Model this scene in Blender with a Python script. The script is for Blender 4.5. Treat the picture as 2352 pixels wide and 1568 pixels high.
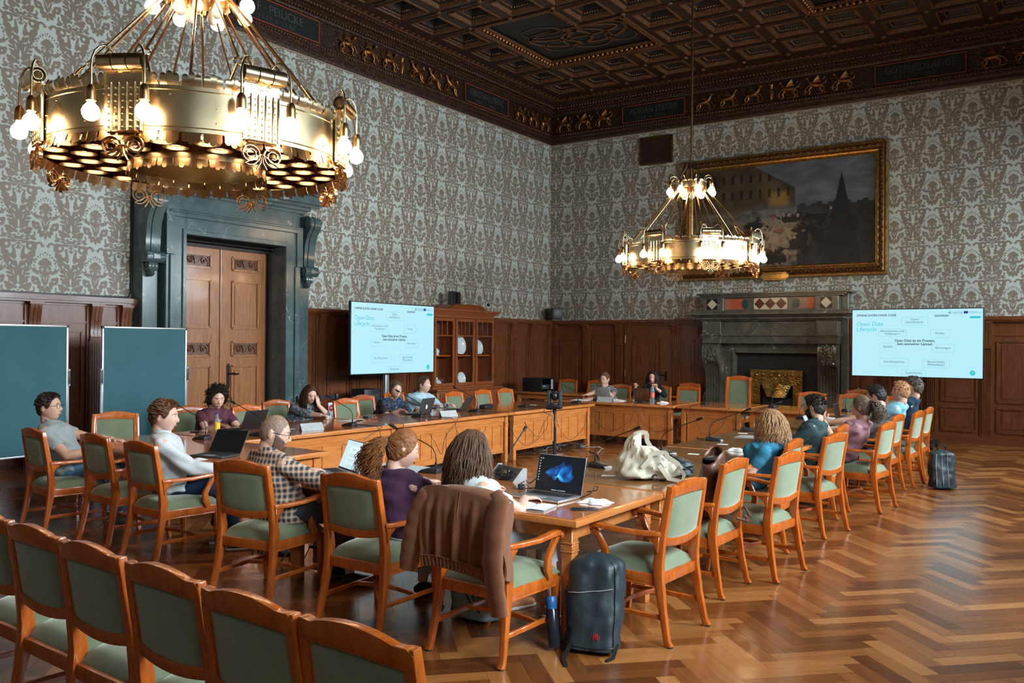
import bpy, bmesh, math, random
import numpy as np
from mathutils import Vector, Matrix, Euler, noise
for o in list(bpy.data.objects): bpy.data.objects.remove(o)
SC = bpy.context.scene
COL = SC.collection
PI = math.pi
rnd = random.Random(7)
V = Vector
# ------------------------------------------------------------ camera, light, exposure
CAMZ = 1.80
FPX, YAW, PITCH, ROLL = 1997.99, 0.599122, 0.00332785, 0.0083793
fwd = V((-math.sin(YAW)*math.cos(PITCH), math.cos(YAW)*math.cos(PITCH), math.sin(PITCH)))
rgt = V((math.cos(YAW), math.sin(YAW), 0)); upv = rgt.cross(fwd)
r2 = rgt*math.cos(ROLL)+upv*math.sin(ROLL); u2 = -rgt*math.sin(ROLL)+upv*math.cos(ROLL)
cd = bpy.data.cameras.new('camera'); cam = bpy.data.objects.new('camera', cd); COL.objects.link(cam)
cd.sensor_width = 36.0; cd.lens = FPX/2352*36.0; cd.clip_start = 0.05; cd.clip_end = 100
m3 = Matrix((r2, u2, -fwd)).transposed()
cam.matrix_world = Matrix.Translation((0, 0, CAMZ)) @ m3.to_4x4()
SC.camera = cam
SC.view_settings.view_transform = 'Standard'; SC.view_settings.look = 'None'
SC.view_settings.gamma = 1; SC.view_settings.use_curve_mapping = False
SC.view_settings.exposure = 0.28
# room dimensions (metres): left wall x=WX, end wall y=WY
WX, WY, RX, NY = -11.454, 18.452, 0.55, -2.2
ZW, ZC, ZCEIL = 2.39, 6.755, 7.70          # panelling top, cornice foot, ceiling
w = bpy.data.worlds.new('daylight_sky'); SC.world = w; w.use_nodes = True
nt = w.node_tree; nt.nodes.clear()
wo = nt.nodes.new('ShaderNodeOutputWorld'); wb = nt.nodes.new('ShaderNodeBackground')
sk = nt.nodes.new('ShaderNodeTexSky'); sk.sky_type = 'HOSEK_WILKIE'; sk.sun_direction = (0.3, -0.6, 0.7); sk.turbidity = 4
nt.links.new(sk.outputs[0], wb.inputs[0]); nt.links.new(wb.outputs[0], wo.inputs[0]); wb.inputs[1].default_value = 0.12
WINY = [0.2, 3.6, 7.0, 10.4, 13.8, 16.8]   # window centres on the right-hand wall
WINW, WINZ0, WINZ1 = 1.9, 0.95, 5.3
WINPOW = [60, 560, 640, 640, 560, 260]
for i, wy in enumerate(WINY):
    ld = bpy.data.lights.new('window_daylight', 'AREA'); ld.shape = 'RECTANGLE'
    ld.size = WINW*1.05 if i < 5 else 1.5; ld.size_y = 3.4
    ld.energy = WINPOW[i]; ld.color = (0.76, 0.91, 1.0); ld.spread = math.radians(125)
    lo = bpy.data.objects.new('window_daylight', ld); COL.objects.link(lo)
    lo.location = (RX+1.5, wy, 3.9)
    lo.rotation_euler = (0, math.radians(90-22), 0)
# ------------------------------------------------------------ node helpers
class S:
    """a shader-node scalar with arithmetic"""
    def __init__(s, nt, sock): s.nt = nt; s.k = sock
    def _o(s, op, *a, clamp=False):
        n = s.nt.nodes.new('ShaderNodeMath'); n.operation = op; n.use_clamp = clamp
        for i, x in enumerate((s,)+a):
            if isinstance(x, S): s.nt.links.new(x.k, n.inputs[i])
            else: n.inputs[i].default_value = float(x)
        return S(s.nt, n.outputs[0])
    def __add__(s, b): return s._o('ADD', b)
    __radd__ = __add__
    def __sub__(s, b): return s._o('SUBTRACT', b)
    def __rsub__(s, b): return (s*-1)+b
    def __mul__(s, b): return s._o('MULTIPLY', b)
    __rmul__ = __mul__
    def __truediv__(s, b): return s._o('DIVIDE', b)
    def __neg__(s): return s*-1
    def abs(s): return s._o('ABSOLUTE')
    def fract(s): return s._o('FRACT')
    def floor(s): return s._o('FLOOR')
    def sqrt(s): return s._o('SQRT')
    def sin(s): return s._o('SINE')
    def min(s, b): return s._o('MINIMUM', b)
    def max(s, b): return s._o('MAXIMUM', b)
    def lt(s, b): return s._o('LESS_THAN', b)
    def gt(s, b): return s._o('GREATER_THAN', b)
    def clamp(s): return s._o('ADD', 0, clamp=True)
    def step(s, w): return (s*(-1.0/w)+0.5)._o('ADD', 0, clamp=True)   # 1 inside (negative), 0 outside
class Mat:
    def __init__(s, name, rough=0.5, metal=0.0, color=(.5, .5, .5), spec=0.5, coat=0.0, coatr=0.1):
        s.m = bpy.data.materials.new(name); s.m.use_nodes = True; s.nt = s.m.node_tree
        s.b = s.nt.nodes['Principled BSDF']
        s.set('Base Color', (*color, 1)); s.set('Roughness', rough); s.set('Metallic', metal)
        s.set('Specular IOR Level', spec); s.set('Coat Weight', coat); s.set('Coat Roughness', coatr)
    def set(s, k, v):
        if hasattr(v, 'k'): s.nt.links.new(v.k, s.b.inputs[k])
        elif isinstance(v, bpy.types.NodeSocket): s.nt.links.new(v, s.b.inputs[k])
        else: s.b.inputs[k].default_value = v
    def node(s, t, **kw):
        n = s.nt.nodes.new(t)
        for k, v in kw.items(): setattr(n, k, v)
        return n
    def link(s, a, b): s.nt.links.new(a.k if hasattr(a, 'k') else a, b)
    def coord(s, kind='Object', scale=(1, 1, 1), rot=(0, 0, 0), loc=(0, 0, 0)):
        if kind == 'World': c = s.node('ShaderNodeNewGeometry').outputs['Position']
        else: c = s.node('ShaderNodeTexCoord').outputs[kind]
        mp = s.node('ShaderNodeMapping'); mp.inputs['Scale'].default_value = scale
        mp.inputs['Rotation'].default_value = rot; mp.inputs['Location'].default_value = loc
        s.link(c, mp.inputs[0]); return mp.outputs[0]
    def xyz(s, kind='World'):
        c = s.node('ShaderNodeNewGeometry').outputs['Position'] if kind == 'World' else s.node('ShaderNodeTexCoord').outputs[kind]
        n = s.node('ShaderNodeSeparateXYZ'); s.link(c, n.inputs[0])
        return [S(s.nt, o) for o in n.outputs]
    def noise(s, vec, scale=5, detail=3, rough=0.5, dist=0.0):
        n = s.node('ShaderNodeTexNoise'); s.link(vec, n.inputs['Vector'])
        n.inputs['Scale'].default_value = scale; n.inputs['Detail'].default_value = detail
        n.inputs['Roughness'].default_value = rough; n.inputs['Distortion'].default_value = dist
        return S(s.nt, n.outputs['Fac'])
    def voronoi(s, vec, scale=5, feature='F1', out='Distance'):
        n = s.node('ShaderNodeTexVoronoi', feature=feature); s.link(vec, n.inputs['Vector']); n.inputs['Scale'].default_value = scale
        return S(s.nt, n.outputs[out]) if out == 'Distance' else n.outputs[out]
    def ramp(s, fac, stops, interp='LINEAR'):
        n = s.node('ShaderNodeValToRGB'); n.color_ramp.interpolation = interp
        el = n.color_ramp.elements
        while len(el) > 1: el.remove(el[-1])
        el[0].position = stops[0][0]; el[0].color = (*stops[0][1], 1)
        for p, c in stops[1:]: e = el.new(p); e.color = (*c, 1)
        s.link(fac, n.inputs[0]); return n.outputs[0]
    def mix(s, fac, a, b, mode='MIX'):
        n = s.node('ShaderNodeMix', data_type='RGBA', blend_type=mode)
        if hasattr(fac, 'k') or isinstance(fac, bpy.types.NodeSocket): s.link(fac, n.inputs[0])
        else: n.inputs[0].default_value = fac
        for i, x in ((6, a), (7, b)):
            if isinstance(x, tuple): n.inputs[i].default_value = (*x, 1)
            else: s.link(x, n.inputs[i])
        return n.outputs[2]
    def bump(s, h, strength=0.3, dist=0.01):
        n = s.node('ShaderNodeBump'); n.inputs['Strength'].default_value = strength; n.inputs['Distance'].default_value = dist
        s.link(h, n.inputs['Height']); s.link(n.outputs[0], s.b.inputs['Normal'])

def wood(name, dark, light, scale=(1, 1, 1), rough=0.3, coat=0.0, grain=14, bump=0.05, kind='Object', coatr=.08):
    """grain runs along the axis whose scale is small"""
    M = Mat(name, rough, coat=coat, coatr=coatr)
    v = M.coord(kind, scale)
    n1 = M.noise(v, grain, 5, 0.62, 0.4); n2 = M.noise(v, grain*7, 3, 0.6)
    f = (n1*0.72+n2*0.28)
    mid = tuple((a+b)/2 for a, b in zip(dark, light))
    M.set('Base Color', M.ramp(f, [(0.33, dark), (0.5, mid), (0.68, light)]))
    if bump: M.bump(n2, bump, 0.004)
    return M.m
def plain(name, c, rough=0.6, metal=0.0, spec=0.5, var=0.12, scale=30, coat=0.0, bump=0.0, sheen=0.0):
    M = Mat(name, rough, metal, c, spec, coat)
    v = M.coord('Object'); n = M.noise(v, scale, 3)
    M.set('Base Color', M.ramp(n, [(0.3, tuple(x*(1-var) for x in c)), (0.7, tuple(min(1, x*(1+var)) for x in c))]))
    if bump: M.bump(M.noise(v, scale*8, 2), bump, 0.002)
    if sheen: M.set('Sheen Weight', sheen)
    return M.m
def emit(name, c, strength):
    M = Mat(name, 0.35, color=(.01, .01, .01)); M.set('Emission Color', (*c, 1)); M.set('Emission Strength', strength); return M.m
def brushed(name, c, rough=0.28):
    M = Mat(name, rough, 1.0, c); v = M.coord('Object'); n = M.noise(v, 6, 2)
    M.set('Base Color', M.ramp(n, [(0.3, tuple(x*.85 for x in c)), (0.7, c)]))
    M.set('Roughness', n*0.10+(rough-.03)); return M.m
def marble(name, a, b, vein, scale=2.2, rough=0.18, vw=0.014, kind='World'):
    M = Mat(name, rough, spec=0.6); v = M.coord(kind)
    n = M.noise(v, scale*2.2, 6, 0.65, 0.8); base = M.ramp(n, [(0.3, a), (0.7, b)])
    d = M.noise(v, scale, 3, 0.5, 1.2)
    veins = ((d-0.5).abs()-vw*.5).step(vw*.8); gate = (M.noise(v, scale*1.7, 2)-0.55).step(.08)
    veins = veins*(1-gate)
    M.set('Base Color', M.mix(veins*0.75, base, vein)); return M.m

# ------------------------------------------------------------ mesh helpers
def rotm(rx=0, ry=0, rz=0): return Euler((rx, ry, rz)).to_matrix().to_4x4()
def T(x, y, z): return Matrix.Translation((x, y, z))
def align(d):
    d = V(d).normalized(); return d.to_track_quat('Z', 'Y').to_matrix()
class MB:
    """collects shapes, then builds ONE mesh object"""
    def __init__(s): s.v = []; s.f = []; s.mi = []; s.cur = 0
    def add(s, vs, fs, M=None):
        o = len(s.v)
        if M is not None: vs = [M @ V(p) for p in vs]
        s.v.extend([tuple(p) for p in vs]); s.f.extend([tuple(i+o for i in f) for f in fs]); s.mi.extend([s.cur]*len(fs))
        return s
    def box(s, c, d, M=None, taper=None):
        s.nb = (getattr(s, 'nb', 0)+1) % 7; x, y, z = (q/2+s.nb*.00012 for q in d); cx, cy, cz = c; t = taper or (1, 1)
        vs = [(cx+sx*x*(t[0] if sz > 0 else 1), cy+sy*y*(t[1] if sz > 0 else 1), cz+sz*z) for sz in (-1, 1) for sy in (-1, 1) for sx in (-1, 1)]
        return s.add(vs, [(0, 2, 3, 1), (4, 5, 7, 6), (0, 1, 5, 4), (2, 6, 7, 3), (0, 4, 6, 2), (1, 3, 7, 5)], M)
    def bx(s, x0, x1, y0, y1, z0, z1, M=None): return s.box(((x0+x1)/2, (y0+y1)/2, (z0+z1)/2), (x1-x0, y1-y0, z1-z0), M)
    def beam(s, a, b, w, h, up=(0, 0, 1), w2=None, h2=None):
        """square bar from a to b, w across, h along 'up'"""
        a, b = V(a), V(b); d = (b-a).normalized(); u = V(up); sd = d.cross(u).normalized(); u = sd.cross(d)
        w2 = w if w2 is None else w2; h2 = h if h2 is None else h2
        vs = []
        for p, ww, hh in ((a, w, h), (b, w2, h2)):
            for i, j in ((-1, -1), (1, -1), (1, 1), (-1, 1)): vs.append(p+sd*ww/2*i+u*hh/2*j)
        return s.add(vs, [(0, 3, 2, 1), (4, 5, 6, 7), (0, 1, 5, 4), (1, 2, 6, 5), (2, 3, 7, 6), (3, 0, 4, 7)])
    def path(s, pts, prof, up=(0, 0, 1), closed=False, caps=True, scales=None, fixup=False):
        """sweep a closed 2D profile (list of (side, up)) along pts"""
        pts = [V(p) for p in pts]; n = len(pts); m = len(prof); vs = []; u0 = V(up)
        for i, p in enumerate(pts):
            if closed: d = pts[(i+1) % n]-pts[i-1]
            else: d = pts[min(i+1, n-1)]-pts[max(i-1, 0)]
            d.normalize(); sd = d.cross(u0)
            if sd.length < 1e-4: sd = d.cross(V((1, 0, 0)))
            sd.normalize(); uu = sd.cross(d) if not fixup else u0
            if not fixup and not closed and abs(d.dot(u0)) > .3: u0 = uu
            k = scales[i] if scales else 1
            if not isinstance(k, tuple): k = (k, k)
            for a, b in prof: vs.append(p+sd*a*k[0]+uu*b*k[1])
        fs = []
        for i in range(n if closed else n-1):
            j = (i+1) % n
            for q in range(m):
                r = (q+1) % m; fs.append((i*m+q, i*m+r, j*m+r, j*m+q))
        if caps and not closed: fs.append(tuple(range(m))[::-1]); fs.append(tuple((n-1)*m+q for q in range(m)))
        return s.add(vs, fs)
    def tube(s, pts, r, n=8, closed=False, caps=True):
        prof = [(math.cos(2*PI*i/n), math.sin(2*PI*i/n)) for i in range(n)]
        rs = r if isinstance(r, (list, tuple)) else [r]*len(pts)
        return s.path(pts, prof, closed=closed, caps=caps, scales=[(q, q) for q in rs])
    def cyl(s, a, b, r, n=12, r2=None, caps=True): return s.tube([a, b], [r, r if r2 is None else r2], n, caps=caps)
    def lathe(s, prof, n=24, M=None, a0=0, a1=2*PI):
        full = abs(a1-a0-2*PI) < 1e-6; k = n if full else n+1; vs = []
        for i in range(k):
            a = a0+(a1-a0)*i/n
            for r, z in prof: vs.append((r*math.cos(a), r*math.sin(a), z))
        m = len(prof); fs = []
        for i in range(n):
            j = (i+1) % k
            for q in range(m-1): fs.append((i*m+q, j*m+q, j*m+q+1, i*m+q+1))
        return s.add(vs, fs, M)
    def prism(s, poly, t0, t1, M=None):
        """poly in local XY, extruded along Z t0..t1"""
        n = len(poly); vs = [(x, y, t0) for x, y in poly]+[(x, y, t1) for x, y in poly]
        fs = [tuple(range(n))[::-1], tuple(range(n, 2*n))]+[(i, (i+1) % n, n+(i+1) % n, n+i) for i in range(n)]
        return s.add(vs, fs, M)
    def sph(s, c, r, n=12, m=8, M=None):
        r = r if isinstance(r, (tuple, list)) else (r, r, r); vs = [(c[0], c[1], c[2]-r[2])]
        for j in range(1, m):
            a = -PI/2+PI*j/m
            for i in range(n):
                b = 2*PI*i/n; vs.append((c[0]+r[0]*math.cos(a)*math.cos(b), c[1]+r[1]*math.cos(a)*math.sin(b), c[2]+r[2]*math.sin(a)))
        vs.append((c[0], c[1], c[2]+r[2])); L = len(vs)-1; fs = []
        for i in range(n):
            k = (i+1) % n; fs.append((0, 1+k, 1+i)); fs.append((L, L-n+i, L-n+k))
            for j in range(m-2): a = 1+j*n; fs.append((a+i, a+k, a+n+k, a+n+i))
        return s.add(vs, fs, M)
    def grid(s, fn, nu, nv, M=None, thick=None):
        vs = [fn(i/nu, j/nv) for j in range(nv+1) for i in range(nu+1)]
        fs = [(j*(nu+1)+i, j*(nu+1)+i+1, (j+1)*(nu+1)+i+1, (j+1)*(nu+1)+i) for j in range(nv) for i in range(nu)]
        return s.add(vs, fs, M)
    def build(s, name, mat, parent=None, smooth=40, bevel=0, seg=2, solid=0, sub=0, M=None, weld=False):
        me = bpy.data.meshes.new(name)
        if M is not None: s.v = [tuple(M @ V(p)) for p in s.v]
        me.from_pydata(s.v, [], s.f); me.update()
        for mm in (mat if isinstance(mat, (list, tuple)) else [mat]): me.materials.append(mm)
        if isinstance(mat, (list, tuple)): me.polygons.foreach_set('material_index', s.mi)
        if weld or sub:
            b = bmesh.new(); b.from_mesh(me); bmesh.ops.remove_doubles(b, verts=b.verts, dist=1e-5); bmesh.ops.recalc_face_normals(b, faces=b.faces); b.to_mesh(me); b.free()
        if smooth: me.shade_smooth(); me.set_sharp_from_angle(angle=math.radians(smooth if not sub else 180))
        o = bpy.data.objects.new(name, me); COL.objects.link(o)
        if parent: o.parent = parent
        if solid: md = o.modifiers.new('t', 'SOLIDIFY'); md.thickness = solid; md.offset = 0
        if bevel: md = o.modifiers.new('b', 'BEVEL'); md.width = bevel; md.segments = seg; md.limit_method = 'ANGLE'; md.angle_limit = math.radians(38)
        if sub: md = o.modifiers.new('s', 'SUBSURF'); md.levels = sub; md.render_levels = sub
        if bevel or solid or sub: bake(o, smooth if not sub else 60)
        return o
def bake(o, smooth=40):
    dg = bpy.context.evaluated_depsgraph_get(); dg.update()
    me = bpy.data.meshes.new_from_object(o.evaluated_get(dg)); old = o.data
    o.modifiers.clear(); o.data = me; me.name = o.name; bpy.data.meshes.remove(old)
    if smooth: me.shade_smooth(); me.set_sharp_from_angle(angle=math.radians(smooth))
def tag(o, label=None, cat=None, group=None, kind=None):
    if label: o['label'] = label
    if cat: o['category'] = cat
    if group: o['group'] = group
    if kind: o['kind'] = kind
    return o
def thing(name, label, cat, loc=(0, 0, 0), rz=0, group=None):
    o = bpy.data.objects.new(name, None); COL.objects.link(o); o.empty_display_size = .1
    o.location = loc; o.rotation_euler = (0, 0, rz); return tag(o, label, cat, group)
def struct(o): o['kind'] = 'structure'; return o
KIDS = {}
def dup(root, loc, rz, label=None, group=None):
    r = root.copy(); COL.objects.link(r); r.location = loc; r.rotation_euler = (0, 0, rz)
    if label: r['label'] = label
    if group: r['group'] = group
    for ch in list(root.children):
        c = ch.copy(); COL.objects.link(c); c.parent = r
        for g in ch.children: d = g.copy(); COL.objects.link(d); d.parent = c
    return r
def text(body, size, M, mat, name, parent=None, depth=0.0, align_x='CENTER', bold=0.0, spacing=1.0, sx=1.0):
    cu = bpy.data.curves.new(name, 'FONT'); cu.body = body; cu.size = size; cu.align_x = align_x; cu.align_y = 'CENTER'
    cu.extrude = depth; cu.offset = bold; cu.space_character = spacing; cu.resolution_u = 3
    tmp = bpy.data.objects.new(name, cu); COL.objects.link(tmp)
    dg = bpy.context.evaluated_depsgraph_get(); dg.update()
    me = bpy.data.meshes.new_from_object(tmp.evaluated_get(dg)); me.transform(M @ Matrix.Diagonal((sx, 1, 1, 1)))
    bpy.data.objects.remove(tmp); me.materials.clear(); me.materials.append(mat)
    o = bpy.data.objects.new(name, me); COL.objects.link(o)
    if parent: o.parent = parent
    return o
def frame_M(o, xd, yd):
    """matrix with local X=xd, Y=yd, Z=xd x yd at origin o"""
    x = V(xd).normalized(); y = V(yd).normalized(); z = x.cross(y)
    return Matrix.Translation(o) @ Matrix((x, y, z)).transposed().to_4x4()
def merge_tail(dst, src): dst.add(src.v, src.f)
# ------------------------------------------------------------ materials
# (kind, axis, params) ; axis 'c' = distance from the medallion axis, 's' = distance from the axis between
WP_ADD = [
 # medallion
 ('e','c',0,.075,.020,.045,0),('e','c',.042,.100,.030,.050,.55),('e','c',.075,.125,.022,.030,1.0),
 ('e','c',.120,.205,.054,.050,0),('e','c',.078,.165,.026,.034,.4),('e','c',.155,.235,.025,.030,0),
 ('e','c',.018,.20,.024,.065,-.35),('e','c',.036,.275,.026,.080,-.5),('e','c',.108,.320,.024,.066,-1.15),('e','c',.145,.345,.014,.030,.2),
 ('e','c',0,.30,.040,.060,0),('e','c',0,.430,.086,.060,0),('e','c',.03,.37,.052,.03,0),('e','c',0,.478,.045,.030,0),
 ('e','c',.000,.575,.011,.016,0),('e','c',.032,.563,.009,.012,0),('e','c',.063,.545,.011,.014,-.5),('e','c',.092,.518,.011,.014,-.7),('e','c',.118,.485,.013,.016,-.8),('e','c',.132,.445,.013,.014,0),('e','c',.020,.540,.007,.010,0),('e','c',.060,.512,.007,.010,0),
 ('e','c',.142,.405,.009,.012,0),
 # horns that meet above the medallion
 ('r','c',.082,.655,.043,.016,.645,1),('e','c',.020,.668,.010,.010,0),('e','c',.132,.640,.020,.045,-.3),
 # the S-scroll and body between medallions
 ('r','s',.150,.650,.040,.017,0,0),('e','s',.185,.590,.026,.060,.25),('e','s',.150,.520,.044,.060,-.1),('e','s',.125,.450,.055,.060,0),
 ('e','s',.075,.400,.075,.055,0),('e','s',.040,.340,.065,.060,0),('e','s',.055,.570,.020,.062,-.25),('e','s',.075,.500,.050,.060,.2),('e','s',.065,.635,.025,.012,-.4),
 ('e','s',.030,.270,.052,.070,0),('e','s',.105,.335,.050,.022,.35),('e','s',.110,.285,.045,.018,.15),('e','s',.100,.235,.048,.018,.35),
 ('e','s',.060,.190,.065,.050,.4),('e','s',.105,.125,.056,.050,0),('e','s',.045,.115,.040,.022,.5),('e','s',.150,.155,.024,.022,0),
 ('r','s',.185,.375,.026,.010,.380,-1),('e','s',.190,.470,.022,.012,.5),('e','s',.200,.530,.018,.012,.6),
 ('e','s',.050,.050,.022,.020,0),('e','s',.000,.072,.014,.012,0),('e','s',.115,.060,.034,.016,.2),('e','s',.175,.055,.036,.020,.5),('e','s',0,.020,.016,.016,0),
 ('e','s',.085,.690,.045,.010,.3),('e','c',.150,.028,.032,.018,0),('e','s',.000,.640,.040,.045,0),('e','s',.060,.025,.085,.024,0),('e','s',.070,.697,.120,.016,0),('e','s',.175,.690,.045,.022,0),
 ('e','s',.200,.100,.012,.030,.2),
]
WP_CUT = [
 ('e','s',0,.425,.014,.036,0),('e','s',0,.215,.013,.050,0),('e','s',.075,.465,.034,.009,.5),('e','s',0,.520,.015,.062,0),('e','s',.058,.372,.028,.009,.6),
 ('r','c',.036,.355,.014,.0045,0,0),('e','s',.150,.650,.014,.014,0),('e','c',.018,.240,.006,.036,-.35),('e','s',.056,.300,.006,.034,-.25),
 ('e','s',.100,.560,.020,.030,0),('e','c',.118,.203,.013,.010,0),('e','s',.080,.160,.028,.006,.6),('e','c',.062,.290,.026,.006,.7),('e','s',.105,.405,.010,.022,.3),('e','c',.070,.232,.006,.028,.2),
 ('e','c',.060,.405,.030,.004,.3),('e','s',.022,.640,.010,.020,.3),('e','s',.070,.030,.022,.008,.3),('e','s',.02,.690,.012,.006,0),
]
def wallpaper(axis):
    M = Mat('damask_wallpaper', 0.62, spec=0.35)
    p = M.xyz('World'); nz = M.node('ShaderNodeNewGeometry').outputs['Position']
    # ragged outlines: warp by fine noise
    wv = M.node('ShaderNodeTexNoise'); M.link(nz, wv.inputs['Vector']); wv.inputs['Scale'].default_value = 44; wv.inputs['Detail'].default_value = 3
    sp = M.node('ShaderNodeSeparateXYZ'); M.link(wv.outputs['Color'], sp.inputs[0])
    wx = (S(M.nt, sp.outputs[0])-0.5)*0.030; wy = (S(M.nt, sp.outputs[1])-0.5)*0.030
    h = p[1] if axis == 'Y' else p[0]
    PX, PY = (0.682, 0.715)
    offx = -5.94/PX+0.5 if axis == 'Y' else 10.29/PX+0.5
    cx = ((h*(1/PX)+(offx % 1)).fract()-0.5).abs()*PX + wx*0.6       # 0 on the medallion axis, .341 between
    y = ((p[2]-ZW+0.02)*(1/PY)).fract()*PY + wy*0.6
    s = 0.341-cx
    def dist(k, ax, *q):
        A = cx if ax == 'c' else s
        if k == 'e':
            x0, y0, a, b, an = q; dx = A-x0; dy = y-y0
            if an: c, n = math.cos(an), math.sin(an); ex = dx*(c/a)+dy*(n/a); ey = dy*(c/b)-dx*(n/b)
            else: ex, ey = dx*(1/a), dy*(1/b)
            return ((ex*ex+ey*ey).sqrt()-1.0)*min(a, b)
        x0, y0, r, t, cut, sg = q; dx = A-x0; dy = y-y0; d = ((dx*dx+dy*dy).sqrt()-r).abs()-t
        return d.max((cut-y)*sg) if sg else d
    D = None; H = None
    for q in WP_ADD: d = dist(*q); D = d if D is None else D.min(d)
    for q in WP_CUT: d = dist(*q); H = d if H is None else H.min(d)
    D = D.max(H*-1)
    mask = D.step(0.006); edge = (D.abs()-0.003).step(.004)*((M.noise(nz, 6, 2)-0.48)*6).clamp()
    grn = M.noise(M.coord('World', (1, 1, 1)), 260, 1); wob = M.noise(nz, 1.1, 3)
    light = M.ramp(grn, [(0.35, (.400, .440, .400)), (0.65, (.520, .560, .510))])
    tan = M.ramp(grn, [(0.35, (.175, .132, .096)), (0.65, (.250, .194, .144))])
    c = M.mix(mask, light, tan); c = M.mix(edge*mask*0.6, c, (.09, .065, .045))
    c = M.mix(((wob-.45)*1.2).clamp()*.35, c, (.30, .27, .22)); M.set('Base Color', c)
    M.set('Roughness', mask*-0.12+0.60); M.bump(grn, 0.15, 0.002); return M.m
MT = {}
MT['wp_left'] = wallpaper('Y'); MT['wp_back'] = wallpaper('X')
MT['panel'] = wood('oak_panelling', (.075, .020, .007), (.200, .062, .020), (5, 5, .55), 0.30, .10, 5, kind='World')
MT['panel_h'] = wood('oak_rail', (.080, .022, .007), (.205, .066, .021), (.5, .5, 6), 0.28, .10, 5, kind='World')
MT['door'] = wood('door_oak', (.20, .068, .022), (.38, .150, .054), (6, 6, .5), 0.30, .3, 5, kind='World')
MT['carved'] = wood('carved_oak', (.07, .024, .010), (.17, .065, .028), (6, 6, 2), 0.35, .1, 5, kind='World')
MT['cabinet'] = wood('cabinet_cherry', (.16, .040, .012), (.30, .085, .026), (5, 5, .5), 0.28, .2, 5, kind='World')
MT['chair'] = wood('chair_beech', (.31, .052, .006), (.58, .140, .018), (3, 3, 1), 0.26, .45, 6)
MT['table'] = wood('table_oak', (.42, .125, .028), (.62, .225, .060), (2.5, .4, 2.5), 0.20, .5, 7)
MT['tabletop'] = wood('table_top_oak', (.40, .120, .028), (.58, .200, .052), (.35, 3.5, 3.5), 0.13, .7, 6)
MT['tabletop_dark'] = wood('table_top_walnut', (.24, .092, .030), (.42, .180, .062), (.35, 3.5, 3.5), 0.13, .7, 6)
MT['tabletop_alias'] = MT['tabletop']  # same material as the plain tabletop, not a darker copy
def velvet(name, c):
    M = Mat(name, 0.85, color=c, spec=0.2); v = M.coord('Object'); n = M.noise(v, 9, 3); f = M.noise(v, 260, 2)
    M.set('Base Color', M.ramp(n*.6+f*.4, [(0.3, tuple(x*.82 for x in c)), (0.7, tuple(x*1.15 for x in c))]))
    M.set('Sheen Weight', 0.8); M.set('Sheen Roughness', 0.45); M.set('Sheen Tint', (.85, .9, .75, 1)); M.bump(f, .12, .001); return M.m
MT['velvet'] = velvet('green_velvet', (.165, .195, .118))
MT['gmarble'] = marble('green_grey_marble', (.040, .066, .068), (.090, .128, .128), (.34, .40, .40), 1.1, .16, .005)
MT['fmarble'] = marble('brown_grey_marble', (.050, .048, .036), (.135, .118, .088), (.50, .46, .38), 1.5, .24, .006)
MT['black'] = plain('black_plastic', (.012, .012, .014), .42, var=.1)
MT['blackm'] = plain('black_metal', (.015, .015, .017), .35, .6, var=.1)
MT['rubber'] = plain('rubber', (.010, .010, .010), .7)
MT['darkgrey'] = plain('dark_grey_plastic', (.035, .037, .040), .45)
MT['grey'] = plain('grey_plastic', (.30, .31, .32), .4)
MT['silver'] = plain('aluminium', (.55, .57, .58), .32, .85, var=.05)
MT['white'] = plain('white_paper', (.80, .82, .82), .6, var=.03)
MT['chrome'] = plain('chrome', (.7, .7, .7), .12, 1.0, var=.03)
MT['brass'] = brushed('brushed_brass', (.66, .53, .33), .24)
MT['copper'] = brushed('warm_brass', (.60, .36, .17), .26)
MT['gold'] = plain('gilding', (.42, .24, .07), .34, .85, var=.45, scale=18, bump=.1)
MT['golddark'] = plain('dark_gilding', (.13, .060, .018), .40, .7, var=.4, scale=22, bump=.15)
MT['hammered'] = None
M_ = Mat('hammered_brass', .3, .95, (.55, .33, .08)); v_ = M_.coord('World'); n_ = M_.noise(v_, 9, 4)
M_.set('Base Color', M_.ramp(n_, [(.3, (.20, .11, .03)), (.7, (.62, .38, .10))])); M_.bump(M_.voronoi(v_, 26), .5, .01); MT['hammered'] = M_.m
MT['near_black'] = plain('near_black_finish', (.012, .012, .013), .6, var=.3, scale=4)  # near-black colour shared by hearth, grille backing and door reveal
MT['glass'] = None
M_ = Mat('clear_glass', .02); M_.nt.nodes.remove(M_.b)
tr = M_.node('ShaderNodeBsdfTransparent'); gl = M_.node('ShaderNodeBsdfGlossy'); gl.inputs['Roughness'].default_value = .02; 
mx = M_.node('ShaderNodeMixShader'); mx.inputs[0].default_value = .06; M_.link(tr.outputs[0], mx.inputs[1]); M_.link(gl.outputs[0], mx.inputs[2])
M_.link(mx.outputs[0], M_.nt.nodes['Material Output'].inputs[0]); MT['glass'] = M_.m
def dyed_glass(name, c, t=.8):
    M = Mat(name, .05, color=c); M.set('Transmission Weight', t); M.set('IOR', 1.3); M.set('Alpha', .75); return M.m
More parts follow.
